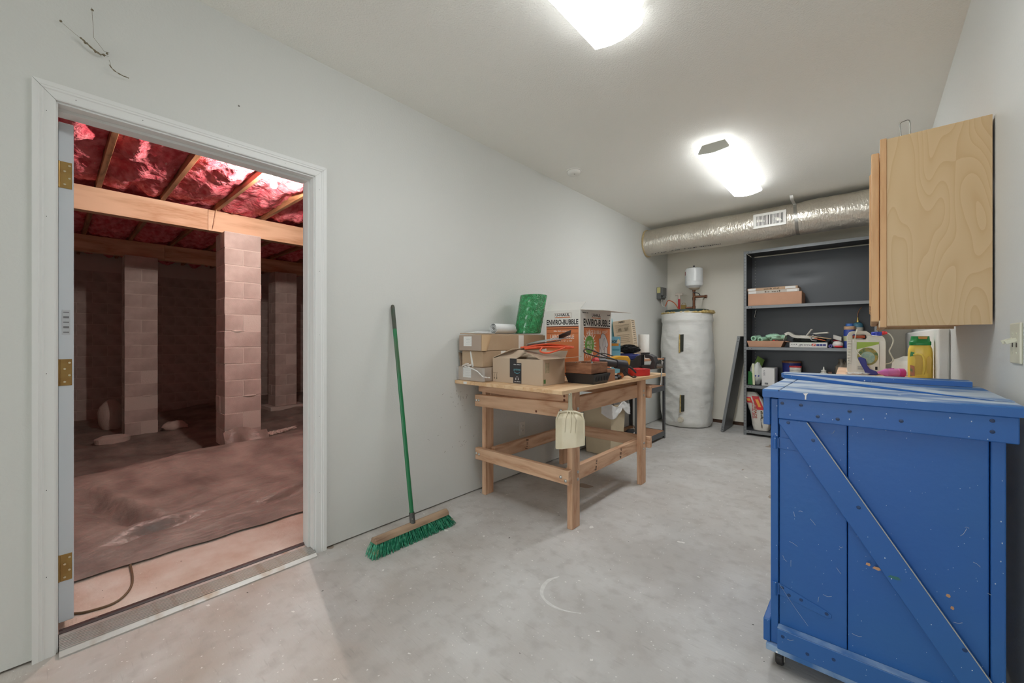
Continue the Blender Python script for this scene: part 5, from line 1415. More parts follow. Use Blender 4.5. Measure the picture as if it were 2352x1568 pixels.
# printed tool carton leaning on the rack
t = thing('tool_carton', 'tan printed tool carton tilted on the steel rack', 'box', (0.27, 4.2, 0.947))
m_tan = M('tan_carton', (196, 176, 150), rough=0.7, var=0.06)
rt = Matrix.Rotation(R(12), 3, 'Z') @ Matrix.Rotation(R(-7), 3, 'Y')
def tq(x, y, z): v = rt @ Vector((x, y, z)); return (0.185 + v.x, 4.15 + v.y, 0.957 + v.z)
b = MB()
b.add([tq(x, y, z) for x, y, z in ((0, 0, 0), (0.20, 0, 0), (0.20, 0.20, 0), (0, 0.20, 0), (0, 0, 0.412), (0.20, 0, 0.412), (0.20, 0.20, 0.412), (0, 0.20, 0.412))], [(0, 3, 2, 1), (4, 5, 6, 7), (0, 1, 5, 4), (1, 2, 6, 5), (2, 3, 7, 6), (3, 0, 4, 7)])
b.build('carton', m_tan, t, bevel=0.002)
ux, uy, uz = rt @ X, rt @ Y, rt @ Z
lettering('AMES', m_black, t, tq(0.10, -0.0005, 0.395), ux, uz, w=0.07, h=0.02, bold=0.02)
for k in range(7):
    patch('print_line', m_bprint, t, tq(0.10, -0.0005, 0.36 - 0.012 * k), ux, uz, rect(0.16 if k == 0 else 0.15, 0.0018 if k else 0.003))
for c in range(6):
    patch('print_bar', m_bprint, t, tq(0.055 + 0.014 * (c % 3) + 0.075 * (c // 3), -0.0005, 0.31), ux, uz, rect(0.006, 0.035))
for k in range(5): patch('print_line', m_bprint, t, tq(0.10, -0.0005, 0.25 - 0.02 * k), ux, uz, rect(0.14 - 0.02 * (k % 2), 0.003))
for k in range(11): patch('print_line', m_bprint, t, tq(0.2005, 0.10, 0.40 - 0.022 * k), uy, uz, rect(0.13 - 0.03 * (k % 3), 0.006))
patch('print_frame', m_bprint, t, tq(0.2005, 0.10, 0.095), uy, uz, rect(0.16, 0.11)); patch('print_field', m_tan, t, tq(0.2012, 0.10, 0.095), uy, uz, rect(0.152, 0.10))
for k in range(4): patch('print_diagram', m_bprint, t, tq(0.2018, 0.05 + 0.03 * k, 0.085 + 0.012 * (k % 2)), uy, uz, [(-0.012, -0.03), (-0.006, -0.03), (0.012, 0.03), (0.006, 0.03)])
b = MB(); b.lathe([(0.02, 0.0), (0.06, 0.001), (0.061, 0.004), (0.061, 0.275), (0.06, 0.279), (0.02, 0.28), (0.02, 0.0)], (0.345, 4.50, 0.947), 32, cap=False)
tag(b.build('paper_towel_roll', M('paper_towel', (228, 227, 222), rough=0.95, bump=0.2, bs=60), smooth=40, loc=(0.345, 4.50, 0.947)), 'white paper towel roll standing behind the vise', 'paper towel')
b = MB(); b.blob((0.088, 4.20, 1.17), (0.05, 0.06, 0.22), seed=4, amp=0.12, nu=20, nv=14, flat=0.22); tag(b.build('teal_bottle', M('teal_plastic', (108, 160, 170), rough=0.4), smooth=60, loc=(0.088, 4.20, 0.947)), 'pale teal container glimpsed behind the white carton', 'bottle')
# cord and shoes on the bottom shelf
m_shoe = M('shoe_black', (40, 40, 44), rough=0.6); m_shoew = M('shoe_white', (214, 212, 206), rough=0.6)
for k, (x, y) in enumerate(((0.30, 4.22), (0.40, 4.24))):
    t = thing('work_shoe', 'black and white shoe on the rack bottom shelf, ' + ('outer one' if k else 'inner one'), 'shoe', (x, y, 0.086), group='shoes on the steel rack')
    b = MB(); b.blob((x, y, 0.125), (0.045, 0.13, 0.05), seed=k + 1, amp=0.15, nu=20, nv=12, flat=0.03); b.build('upper', m_shoe if k == 0 else m_shoew, t, smooth=60)
    b = MB(); b.prism([(-0.04, -0.12), (0.03, -0.125), (0.045, -0.05), (0.035, 0.05), (0.042, 0.11), (0.0, 0.13), (-0.04, 0.11), (-0.032, 0.0)], (x, y, 0.0865), X, Y, Z * 0.02); b.build('sole', m_shoew, t, bevel=0.005)
b = MB(); rr = random.Random(6); b.tube(spline([(0.24 + rr.uniform(-.07, .07), 4.55 + rr.uniform(-.1, .1), 0.095 + rr.uniform(0, .05)) for k in range(16)], 6), 0.004, 6)
tag(b.build('tangled_cable', m_shoew, smooth=60, loc=(0.24, 4.55, 0.09)), 'tangled white cord on the bottom shelf of the rack', 'cord')

# ================================================================== BIN UNDER THE BENCH
t = thing('waste_bin', 'beige plastic bin standing on the floor behind the workbench', 'bin', (0.21, 3.82, 0))
m_bin = M('beige_bin', (206, 190, 160), rough=0.45, var=0.1, vs=5)
tray(0.05, 3.66, 0.375, 3.975, 0.002, 0.50, 0.025, 0.005, m_bin, t, 'bin_shell')
b = MB()
for a in ((0.044, 3.654, 0.381, 3.664), (0.044, 3.971, 0.381, 3.981), (0.044, 3.664, 0.054, 3.971), (0.371, 3.664, 0.381, 3.971)): b.box(a[0], a[1], 0.485, a[2], a[3], 0.505)
b.build('rolled_rim', m_bin, t)
t = thing('bin_liner', 'white plastic bag draped over the corner of the beige bin', 'plastic bag', (0.3, 3.75, 0.5))
m_bag = M('white_bag', (228, 228, 226), rough=0.35, bump=0.4, bs=18, bdist=0.02)
b = MB()
def bg(u, v):
    s_ = 0.22 + 0.50 * u
    if s_ < 0.335: x, y = 0.05 + s_, 3.652
    else: x, y = 0.386, 3.652 + (s_ - 0.335)
    dz = 0.10 * (0.4 + 0.9 * abs(sin(u * 4.2 + 0.5)))
    o_ = 0.012 * v + 0.012 * mnoise.noise(Vector((u * 8, v * 4, 2)))
    return (x + (o_ if s_ >= 0.33 else 0.3 * o_), y - (o_ if s_ < 0.34 else 0), 0.512 - dz * v + 0.02 * (1 - v) * sin(u * 11))
b.sheet(bg, 30, 8, 0.001); b.build('draped_edge', m_bag, t, smooth=70)
b = MB(); b.blob((0.21, 3.82, 0.53), (0.14, 0.13, 0.075), seed=6, amp=0.45, fr=2.6, nu=36, nv=20, flat=0.03); b.build('bag_bulge', M('clear_bag', (200, 200, 200), rough=0.2, alpha=0.55, spec=0.8, bump=0.8, bs=20), t, smooth=60)

# ================================================================== STEEL SHELVING UNIT ON THE END WALL
m_dst = M('charcoal_steel', (74, 76, 80), rough=0.4, metal=0.15)
m_lip = M('grey_lip', (124, 126, 128), rough=0.4, metal=0.2)
SX0, SX1, SY0, SY1 = 1.135, 2.362, 5.61, 6.07
t = thing('shelving_unit', 'tall charcoal steel shelving unit against the end wall', 'shelving', ((SX0 + SX1) / 2, 5.84, 0))
b = MB()
def bp(u, v):
    x = SX0 + 0.004 + (SX1 - SX0 - 0.008) * u; z = 0.03 + 2.20 * v
    return (x, SY1 - 0.003 + 0.012 * math.exp(-(((x - 1.66) / 0.16) ** 2 + ((z - 1.93) / 0.05) ** 2)), z)
b.sheet(bp, 40, 60, 0.001); b.build('back_panel', m_dst, t, smooth=60)
b = MB(); b.box(SX0 + 0.0025, SY0 + 0.03, 0.03, SX0 + 0.004, SY1 - 0.004, 2.235); b.build('side_panel', m_dst, t)
b = MB(); b.box(SX1 - 0.004, SY0 + 0.03, 0.03, SX1 - 0.0025, SY1 - 0.004, 2.235); b.build('side_panel', m_dst, t)
hole = MB(); hole.cyl((0, 0.0002, 0), (0, -0.0012, 0), 0.0042, n=8)
hole2 = MB(); hole2.cyl((0, 0.0002, 0), (0, -0.0012, 0), 0.0036, n=8)
m_hl = M('hole_dark', (30, 30, 32)); m_hlw = M('hole_wall_seen', (196, 192, 184))
for x, sx in ((SX0, 1), (SX1, -1)):
    for y, sy_ in ((SY0, 1), (SY1 + 0.001, -1)):
        b = MB(); b.box(x, y, 0, x + sx * 0.03, y + sy_ * 0.002, 2.245); b.box(x, y, 0, x + sx * 0.002, y + sy_ * 0.03, 2.245)
        po = b.build('post', m_lip if sy_ > 0 else m_dst, t)
        if sy_ > 0: pieces(hole, 'hole', m_hl, po, [(x + sx * 0.015, y, 0.02 + 0.038 * k) for k in range(58)])
        elif sx > 0: pieces(hole2, 'hole', m_hlw, po, [(x + sx * 0.02 + 0.02, y - 0.0025 - 0.004, 0.05 + 0.038 * k) for k in range(57)])
for z in (2.245, 1.575, 1.075, 0.61, 0.062):
    b = MB()
    b.box(SX0 + 0.003, SY0 + 0.001, z - 0.0015, SX1 - 0.003, SY1 - 0.005, z)
    s_ = b.build('shelf', m_dst, t)
    b = MB(); b.box(SX0 + (0.028 if z < 2.2 else 0.0), SY0 - 0.0015, z - 0.033, SX1 - (0.028 if z < 2.2 else 0), SY0 + 0.0005, z + 0.0005); l_ = b.build('shelf_lip', m_lip, s_)
    pieces(hole, 'hole', m_hl, s_, [(x, SY0 - 0.0016, z - 0.016) for x in (SX0 + 0.055, SX0 + 0.085, SX1 - 0.05)])
# loose shelf leaning against the unit
t = thing('loose_shelf', 'loose grey steel shelf leaning on edge against the shelving unit', 'shelf', (0.95, 5.8, 0))
lx = Vector((0.19, 0, 1.2)).normalized(); ly = Y; ln_ = Vector((-1.2, 0, 0.19)).normalized()
o_ = Vector((0.915, 5.58, 0.004))
m_gl = M('grey_shelf_face', (98, 100, 102), rough=0.4, metal=0.2)
b = MB(); b.prism([(0, 0), (1.215, 0), (1.215, 0.44), (0, 0.44)], o_, lx, ly, ln_ * 0.0015); b.build('deck', m_gl, t)
b = MB(); b.prism([(0, 0), (1.215, 0), (1.215, 0.0015), (0, 0.0015)], o_, lx, ly, ln_ * 0.033); b.build('flange', m_lip, t)
b = MB(); b.prism([(0, 0.4385), (1.215, 0.4385), (1.215, 0.44), (0, 0.44)], o_, lx, ly, ln_ * 0.033); b.build('flange', m_gl, t)
for a in (0, 1.2135):
    b = MB(); b.prism([(a, 0), (a + 0.0015, 0), (a + 0.0015, 0.44), (a, 0.44)], o_, lx, ly, ln_ * 0.033); b.build('flange', m_lip, t)
hl3 = MB(); hl3.cyl((0, 0.0002, 0), (0, -0.0012, 0), 0.005, n=8)
pieces(hl3, 'hole', m_hl, t, [tuple(o_ + lx * a + ln_ * 0.016) for a in (0.03, 0.06, 1.15, 1.185)])
hl4 = MB(); hl4.cyl((0, 0, 0), (-0.002, 0, 0), 0.004, n=6)
pieces(hl4, 'hole', m_hlw, t, [tuple(o_ + lx * (0.05 + 0.045 * k) + ly * 0.42 + ln_ * 0.0016) for k in range(25)])

# ---- things on the shelves
S2, S3, S4, S5 = 1.576, 1.076, 0.611, 0.063
m_pink_k = M('pinkish_kraft', (196, 150, 122), rough=0.75, var=0.08)
carton('storage_carton', 'flat closed tan carton on the upper steel shelf', 1.175, 5.64, S2, 1.715, 5.98, S2 + 0.145, m_pink_k)
def flatbox(z0, z1, x0, x1, y0, mat, lab, txt):
    t = thing('flat_box', lab, 'box', ((x0 + x1) / 2, y0 + 0.15, z0))
    b = MB(); b.box(x0, y0, z0, x1, y0 + 0.3, z1); b.build('carton', mat, t, bevel=0.002)
    fineprint(txt, m_bprint, t, ((x0 + x1) / 2, y0, (z0 + z1) / 2), X, Z, w=0.16, h=(z1 - z0) * 0.5)
    patch('white_end', m_paper, t, (x0 + 0.05, y0, (z0 + z1) / 2), X, Z, rect(0.08, (z1 - z0) * 0.8)); patch('white_end', m_paper, t, (x1 - 0.07, y0, (z0 + z1) / 2), X, Z, rect(0.10, (z1 - z0) * 0.8))
flatbox(S2 + 0.1465, S2 + 0.182, 1.17, 1.69, 5.66, M('greyish_box', (190, 182, 172), rough=0.6), 'thin grey and white box lying on the tan carton', 'LED PANEL')
flatbox(S2 + 0.183, S2 + 0.215, 1.165, 1.675, 5.66, M('kraft_thin', (184, 152, 124), rough=0.7), 'thin tan box topmost of the upper shelf stack', 'CEILING FRAME')
# hook
b = MB(); b.tube(spline([(SX0 + 0.045, SY1 - 0.03, 1.53), (SX0 + 0.06, SY1 - 0.05, 1.55), (SX0 + 0.05, SY1 - 0.06, 1.50), (SX0 + 0.042, SY1 - 0.05, 1.46), (SX0 + 0.05, SY1 - 0.04, 1.45)], 5), 0.004, 6); tag(b.build('wire_hook', m_pla, smooth=60, loc=(SX0 + 0.05, SY1 - 0.04, 1.5)), 'small white wire hook in the shelving side', 'hook')

# tray carton with rolls of mint tape
t = thing('open_carton', 'low open tan carton on the middle shelf left end', 'box', (1.35, 5.76, S3))
b = MB()
P0 = [(1.185, 5.645), (1.515, 5.645), (1.515, 5.90), (1.185, 5.90)]; P1 = [(1.165, 5.635), (1.545, 5.635), (1.545, 5.92), (1.165, 5.92)]
b.add([(x, y, S3 + 0.001) for x, y in P0] + [(x, y, S3 + 0.075) for x, y in P1] + [(x * 0.995 + 0.0068, y * 0.995 + 0.029, S3 + 0.075) for x, y in P1] + [(x * 0.99 + 0.0135, y * 0.99 + 0.058, S3 + 0.006) for x, y in P0],
      [(3, 2, 1, 0), (12, 13, 14, 15)] + [(a + k, a + (k + 1) % 4, a + 4 + (k + 1) % 4, a + 4 + k) for a in (0, 4, 8) for k in range(4)])
b.build('carton', m_pink_k, t)
b = MB(); b.sheet(lambda u, v: (1.545 + 0.045 * u, 5.64 + 0.27 * v, S3 + 0.076 - 0.012 * u), 3, 3, 0.003); b.build('side_flap', m_pink_k, t)
m_mint = M('mint_film', (176, 218, 190), rough=0.35, bump=0.3, bs=20)
for k, (x, y, z, a, L_) in enumerate(((1.23, 5.66, S3 + 0.105, 78, 0.16), (1.30, 5.66, S3 + 0.09, 72, 0.2), (1.40, 5.72, S3 + 0.11, 35, 0.17))):
    d = Vector((cos(R(a)), sin(R(a)), 0.06))
    t = thing('film_roll', ('left mint green film roll in the open carton', 'middle mint green film roll in the open carton', 'mint green film roll lying askew on the other rolls')[k], 'roll', (x, y, z - 0.028), group='mint film rolls')
    b = MB(); p0 = Vector((x, y, z)); b.cyl(p0, p0 + d * L_, 0.03, 0.03, 20); b.build('wound_film', m_mint, t, smooth=40)
    b = MB(); b.cyl(p0 - d * 0.002, p0 + d * 0.004, 0.016, 0.016, 14); b.build('core_hole', M('mint_core', (74, 112, 84), rough=0.7), t)
b = MB(); b.blob((1.42, 5.78, S3 + 0.125), (0.085, 0.08, 0.035), seed=3, amp=0.28, fr=2.2, nu=26, nv=14); tag(b.build('mint_film_wrap', m_mint, smooth=60, loc=(1.42, 5.78, S3 + 0.09)), 'crumpled pale mint film heaped over the rolls', 'film')
b = MB(); b.cyl((1.44, 5.652, S3 + 0.06), (1.44, 5.68, S3 + 0.075), 0.016, n=12); b.cyl((1.47, 5.655, S3 + 0.06), (1.47, 5.69, S3 + 0.07), 0.014, n=12)
tag(b.build('red_cap_tube', M('red_cap', (190, 44, 44), rough=0.4), loc=(1.45, 5.66, S3 + 0.05)), 'red capped tube poking out of the open carton', 'tube')

# heap on the middle shelf
t = thing('heater_box', 'flat white appliance box lying upside down on the middle shelf', 'box', (1.77, 5.76, S3))
b = MB(); b.box(1.60, 5.635, S3 + 0.001, 1.945, 5.90, S3 + 0.058); b.build('carton', M('white_box_card', (220, 218, 214), rough=0.6), t, bevel=0.002)
lettering('MAREI', M('print_slate', (86, 88, 96)), t, (1.755, 5.635, S3 + 0.032), -X, -Z, w=0.10, h=0.02, bold=0.0)
for k in range(3): patch('print_stroke', MATS['print_slate'], t, (1.71 - 0.008 * k, 5.635, S3 + 0.026), X, Z, [(-0.012, -0.014), (-0.008, -0.014), (0.010, 0.016), (0.006, 0.016)])
rq = patch('red_square', M('print_red', (196, 58, 54), rough=0.6), t, (1.825, 5.635, S3 + 0.032), X, Z, rect(0.034, 0.028))
patch('slash', m_wink, rq, (1.825, 5.6345, S3 + 0.032), X, Z, [(-0.012, -0.008), (-0.006, -0.008), (0.004, 0.008), (-0.002, 0.008)], lift=0.0006); patch('slash', m_wink, rq, (1.833, 5.6345, S3 + 0.032), X, Z, [(-0.012, -0.008), (-0.006, -0.008), (0.004, 0.008), (-0.002, 0.008)], lift=0.0006)
for k in range(3): patch('blue_square', M('print_blue', (62, 66, 128), rough=0.6), t, (1.862 + 0.029 * k, 5.635, S3 + 0.031), X, Z, rect(0.026, 0.024))
for k in range(3): patch('icon', MATS['print_slate'], t, (1.622 + 0.022 * k, 5.635, S3 + 0.036), X, Z, [(-0.007, 0), (0, -0.006), (0.007, 0), (0, 0.007)])
m_grp = M('pale_grey_plastic', (206, 202, 192), rough=0.35, bump=0.2, bs=20)
t = thing('tool_pouch', 'long pale plastic pouch slumped over the white appliance box', 'pouch', (1.68, 5.75, S3 + 0.09))
b = MB(); b.sheet(lambda u, v: (1.545 + 0.31 * u, 5.66 + 0.15 * v, S3 + 0.125 + 0.062 * (1 - u) * (0.4 + 0.6 * sin(pi * min(1, u * 3 + 0.1))) + 0.008 * mnoise.noise(Vector((u * 6, v * 4, 2))) - 0.05 * u * v * 0), 24, 8, 0.03); b.build('pouch', m_grp, t, smooth=60)
b = MB(); b.sheet(lambda u, v: (1.535 + 0.02 * u, 5.66 + 0.14 * v, S3 + 0.085 + 0.06 * u + 0.03 * v), 4, 4, 0.004); b.build('end_flap', m_grp, t)
def stick(name, p0, p1, r, mat, lab, cat, flatk=1.0):
    b = MB(); p0 = Vector(p0); p1 = Vector(p1); d = (p1 - p0).normalized()
    side = d.cross(Z).normalized()
    pr_ = [(-r, -r * .4), (r, -r * .4), (r, r * .4), (-r, r * .4)]
    up = side.cross(d)
    b.prism(pr_, p0, side, up, p1 - p0)
    o = b.build(name, mat, loc=tuple((p0 + p1) / 2), bevel=min(0.004, r * 0.3)); tag(o, lab, cat)
    return o
stick('putty_knife', (1.74, 5.72, S3 + 0.115), (1.805, 5.70, S3 + 0.21), 0.016, m_grp, 'pale putty knife sticking up from the shelf heap', 'putty knife')
stick('paint_scraper', (1.82, 5.70, S3 + 0.158), (1.955, 5.66, S3 + 0.168), 0.020, m_grp, 'flat white scraper lying on top of the shelf heap', 'scraper')
stick('grey_lever', (1.79, 5.67, S3 + 0.165), (1.89, 5.655, S3 + 0.128), 0.010, M('lever_grey', (96, 98, 106), rough=0.4), 'dark grey lever lying on the shelf heap', 'lever')
stick('paint_stick', (1.78, 5.66, S3 + 0.13), (1.98, 5.66, S3 + 0.10), 0.012, M('stick_tan', (196, 170, 134), rough=0.7), 'tan paint stick lying across the shelf heap', 'stick')
stick('orange_tool', (1.83, 5.65, S3 + 0.105), (1.93, 5.65, S3 + 0.078), 0.012, M('tool_orange', (192, 92, 52), rough=0.5), 'orange handled tool lying on the white appliance box', 'tool')
b = MB(); b.tube(spline([(1.82, 5.655, S3 + 0.14), (1.80, 5.645, S3 + 0.12), (1.805, 5.642, S3 + 0.085), (1.85, 5.645, S3 + 0.075)], 6), 0.005, 8); tag(b.build('metal_hook', M('metal_grey', (176, 176, 178), rough=0.3, metal=0.6), smooth=60, loc=(1.82, 5.65, S3 + 0.1)), 'curved metal hook at the front of the shelf heap', 'hook')
b = MB(); b.blob((1.77, 5.80, S3 + 0.088), (0.155, 0.10, 0.034), seed=5, amp=0.35, fr=3, nu=26, nv=12, flat=0.029); tag(b.build('dark_rags', M('dark_rag', (52, 56, 54), rough=0.9), smooth=60, loc=(1.74, 5.80, S3 + 0.06)), 'dark rags bunched under the pale plastic pouch', 'cloth')
b = MB(); b.box(1.995, 5.66, S3 + 0.10, 2.065, 5.78, S3 + 0.145); b.v = [(x, y, z - 0.35 * (x - 1.995)) for x, y, z in b.v]; tag(b.build('tilted_box', M('box_palegrey', (196, 192, 186), rough=0.5), loc=(2.03, 5.7, S3 + 0.09), bevel=0.003), 'small pale box tipped on the dark bottles', 'box')
b = MB(); b.blob((2.0, 5.85, S3 + 0.05), (0.06, 0.06, 0.05), seed=9, amp=0.2, nu=16, nv=10, flat=0.049); tag(b.build('dark_bottle', m_bpl, smooth=60, loc=(2.0, 5.85, S3)), 'dark round container under the small tipped box', 'bottle')
b = MB(); b.lathe([(0.008, 0), (0.018, 0.0), (0.018, 0.09), (0.008, 0.09), (0.008, 0)], (0, 0, 0), 16, cap=False); b.v = [(1.972 + x, 5.63 + z, S3 + 0.02 + y) for x, y, z in b.v]
tag(b.build('purple_tube', M('purple_plastic', (70, 62, 140), rough=0.4), smooth=40, loc=(1.972, 5.68, S3)), 'short hollow purple tube end-on at the shelf edge', 'tube')
t = thing('white_tub', 'white and red rounded tub at the right of the middle shelf', 'tub', (2.05, 5.72, S3))
b = MB(); b.blob((2.03, 5.71, S3 + 0.036), (0.048, 0.055, 0.045), seed=1, amp=0.06, nu=20, nv=12, flat=0.035); b.build('tub', M('tub_white', (222, 216, 212), rough=0.4), t, smooth=60)
b = MB(); b.blob((2.04, 5.662, S3 + 0.014), (0.04, 0.02, 0.012), seed=2, amp=0.2, nu=12, nv=8); b.build('red_spill', M('tub_red', (204, 44, 50), rough=0.4), t, smooth=60)
b = MB(); b.lathe([(0.040, 0), (0.042, 0.01), (0.035, 0.016)], (2.03, 5.72, S3 + 0.074), 20); b.build('lid', M('tub_maroon', (130, 30, 44), rough=0.4), t, smooth=40)
# blue canister and propane torch
t = thing('blue_canister', 'tall blue canister on the shelf behind the white jug', 'canister', (2.13, 5.74, S3))
b = MB(); b.lathe([(0.048, 0.001), (0.05, 0.006), (0.05, 0.06), (0.0505, 0.06), (0.0505, 0.19), (0.046, 0.2)], (2.13, 5.74, S3), 28); b.build('can', M('can_blue', (52, 72, 150), rough=0.4), t, smooth=40)
b = MB(); b.lathe([(0.0512, 0.075), (0.0512, 0.13)], (2.13, 5.74, S3), 28, cap=False); b.build('label_band', M('can_label', (190, 190, 150), rough=0.5), t, smooth=40)
b = MB(); b.lathe([(0.047, 0.2), (0.049, 0.203), (0.049, 0.232), (0.044, 0.236)], (2.13, 5.74, S3), 28); b.build('tan_ring', M('can_tan', (196, 160, 130), rough=0.5), t, smooth=40)
b = MB(); b.lathe([(0.034, 0.236), (0.034, 0.262), (0.03, 0.266)], (2.13, 5.74, S3), 24); b.build('cap', M('cap_blue', (66, 112, 184), rough=0.4), t, smooth=40)
t = thing('propane_torch', 'propane torch bottle with a brass head and bent tip', 'torch', (2.198, 5.83, S3))
b = MB(); b.lathe([(0.044, 0.001), (0.047, 0.01), (0.047, 0.225)], (2.198, 5.83, S3), 28); b.build('cylinder', M('torch_cream', (206, 196, 180), rough=0.4), t, smooth=40)
b = MB(); b.lathe([(0.0475, 0.225), (0.0475, 0.245), (0.036, 0.272), (0.014, 0.282)], (2.198, 5.83, S3), 28); b.build('shoulder', M('torch_teal', (70, 116, 136), rough=0.4), t, smooth=50)
b = MB(); b.cyl((2.198, 5.83, S3 + 0.28), (2.198, 5.83, S3 + 0.30), 0.015, n=12); b.cyl((2.198, 5.83, S3 + 0.30), (2.198, 5.83, S3 + 0.335), 0.010, 0.006, 12); b.build('brass_valve', M('bright_brass', (206, 180, 110), rough=0.3, metal=0.8), t, smooth=40)
b = MB(); b.tube(spline([(2.198, 5.83, S3 + 0.33), (2.198, 5.83, S3 + 0.37), (2.208, 5.83, S3 + 0.41), (2.228, 5.83, S3 + 0.445)], 6), 0.005, 8); b.build('burner_tube', M('copper_tube', (156, 112, 86), rough=0.35, metal=0.7), t, smooth=60)

# lower shelf: seed bag, white box, paint cans, glue bottle, grey bag
t = thing('seed_bag', 'crumpled green and white seed bag on the lower shelf', 'bag', (1.235, 5.76, S4))
m_sb = M('bag_white', (206, 208, 204), rough=0.4, bump=0.3, bs=16); m_sg = M('bag_green', (52, 116, 60), rough=0.4, bump=0.3, bs=16)
b = MB(); b.blob((1.245, 5.76, S4 + 0.13), (0.072, 0.09, 0.15), seed=4, amp=0.18, fr=2.2, nu=30, nv=20, flat=0.129); b.build('bag_body', m_sb, t, smooth=60)
b = MB(); b.sheet(lambda u, v: (1.17 + 0.055 * u, 5.667 + 0.02 * v - 0.012 * u, S4 + 0.004 + 0.16 * v), 4, 10, 0.004); b.build('green_side', m_sg, t, smooth=60)
b = MB(); b.sheet(lambda u, v: (1.235 + 0.055 * u + 0.035 * v, 5.70 + 0.10 * u, S4 + 0.255 + 0.10 * v - 0.05 * u), 6, 6, 0.003); b.build('folded_top', M('bag_olive', (104, 132, 62), rough=0.4), t, smooth=60)
b = MB(); b.sheet(lambda u, v: (1.215 + 0.022 * u + 0.01 * (1 - v), 5.655, S4 + 0.004 + 0.255 * v - 0.0), 2, 10, 0.003); b.build('edge_band', M('bag_cream', (216, 216, 180), rough=0.5), t, smooth=60)
for k in range(2): patch('blue_mark', M('mark_blue', (52, 62, 140), rough=0.5), t, (1.255 + 0.032 * k, 5.654, S4 + 0.115), X, Z, [(-0.01, 0), (0, -0.012), (0.01, 0.002), (0.002, 0.012)], lift=0.012, thick=0.011)
t = thing('white_box', 'plain white box printed 2019 on the lower shelf', 'box', (1.385, 5.75, S4))
b = MB(); b.box(1.32, 5.64, S4 + 0.001, 1.452, 5.87, S4 + 0.215); b.build('carton', M('box_white', (214, 212, 210), rough=0.5), t, bevel=0.003)
lettering('2019', MATS['print_slate'], t, (1.348, 5.64, S4 + 0.155), Z, -X, w=0.065, h=0.017, bold=0.01)
patch('barcode', m_print, t, (1.37, 5.64, S4 + 0.03), X, Z, rect(0.036, 0.022))
t = thing('blue_tub', 'large dark blue tub behind the white paint pail', 'tub', (1.57, 5.92, S4))
b = MB(); b.lathe([(0.085, 0.001), (0.092, 0.26), (0.095, 0.262), (0.095, 0.275)], (1.585, 5.92, S4), 32); b.build('tub', M('tub_blue', (52, 60, 138), rough=0.45), t, smooth=40)
b = MB(); b.lathe([(0.098, 0.275), (0.098, 0.293), (0.09, 0.296)], (1.585, 5.92, S4), 32); b.build('lid', M('lid_tan', (150, 104, 72), rough=0.5), t, smooth=40)
carton('spackle_box', 'small dark and white box under the white paint pail', 1.555, 5.66, S4 + 0.001, 1.72, 5.80, S4 + 0.125, M('box_dwhite', (206, 206, 204), rough=0.5))
t = thing('paint_pail', 'small white paint pail with a red lid on the lower shelf', 'pail', (1.645, 5.73, S4 + 0.127))
b = MB(); b.lathe([(0.054, 0.0), (0.058, 0.105)], (1.645, 5.73, S4 + 0.1265), 32); b.build('pail', M('pail_white', (216, 214, 206), rough=0.4), t, smooth=40)
b = MB(); b.lathe([(0.061, 0.105), (0.061, 0.120), (0.055, 0.122)], (1.645, 5.73, S4 + 0.1265), 32); b.build('lid', M('pail_red', (184, 52, 60), rough=0.4), t, smooth=40)
for k in range(4): 
    b = MB(); b.sheet(lambda u, v: (1.645 + 0.0575 * cos(R(-125 + 75 * u)), 5.73 + 0.0575 * sin(R(-125 + 75 * u)), S4 + 0.16 + 0.017 * k + 0.003 * v), 8, 1, 0.0008); b.build('print_line', m_print, t)
b = MB(); b.tube(arc((1.645, 5.73, S4 + 0.20), 0.062, -20, -170, 14, 'xy'), 0.0015, 6); b.build('bail', m_strap, t)
t = thing('glue_bottle', 'small white bottle with a nozzle on the lower shelf', 'bottle', (1.907, 5.74, S4))
b = MB(); b.lathe([(0.045, 0.001), (0.046, 0.01), (0.046, 0.15), (0.04, 0.168), (0.022, 0.19), (0.022, 0.20)], (1.907, 5.74, S4), 24); b.build('bottle', M('bottle_white', (206, 204, 194), rough=0.4), t, smooth=40)
b = MB(); b.lathe([(0.024, 0.20), (0.024, 0.212), (0.009, 0.216), (0.005, 0.25)], (1.907, 5.74, S4), 20); b.build('nozzle', M('nozzle_white', (216, 214, 206), rough=0.4), t, smooth=40)
b = MB(); b.blob((2.075, 5.80, S4 + 0.15), (0.08, 0.09, 0.16), seed=7, amp=0.3, fr=2.4, nu=30, nv=20, flat=0.149); b.lathe([(0.03, 0.27), (0.018, 0.31), (0.026, 0.34)], (2.055, 5.80, S4), 14)
tag(b.build('grey_bag', M('bag_greyplastic', (136, 126, 112), rough=0.3, bump=0.6, bs=22, var=0.3), smooth=60, loc=(2.075, 5.80, S4)), 'knotted grey plastic bag on the lower shelf right side', 'bag')
b = MB(); b.box(1.735, 5.68, S4 + 0.001, 1.79, 5.76, S4 + 0.115); tag(b.build('tan_scrap', M('scrap_tan', (150, 124, 104), rough=0.7), loc=(1.76, 5.72, S4), bevel=0.003), 'small tan box right of the paint pail', 'box')
b = MB(); b.box(1.94, 5.63, S4 + 0.001, 1.972, 5.70, S4 + 0.20); b.v = [(x + 0.10 * (z - S4) * 0.6, y, z) for x, y, z in b.v]; tag(b.build('printed_box', M('box_brownprint', (110, 84, 70), rough=0.6, speck=((206, 196, 180), 60, 0.3, 0.5)), loc=(1.955, 5.66, S4)), 'narrow dark printed box leaning beside the grey bag', 'box')
t = thing('dark_roll', 'low dark roll lying left of the glue bottle', 'roll', (1.83, 5.72, S4))
b = MB(); b.cyl((1.815, 5.70, S4 + 0.033), (1.845, 5.80, S4 + 0.033), 0.032, 0.032, 18); b.build('wound_cloth', m_bpl, t, smooth=40)

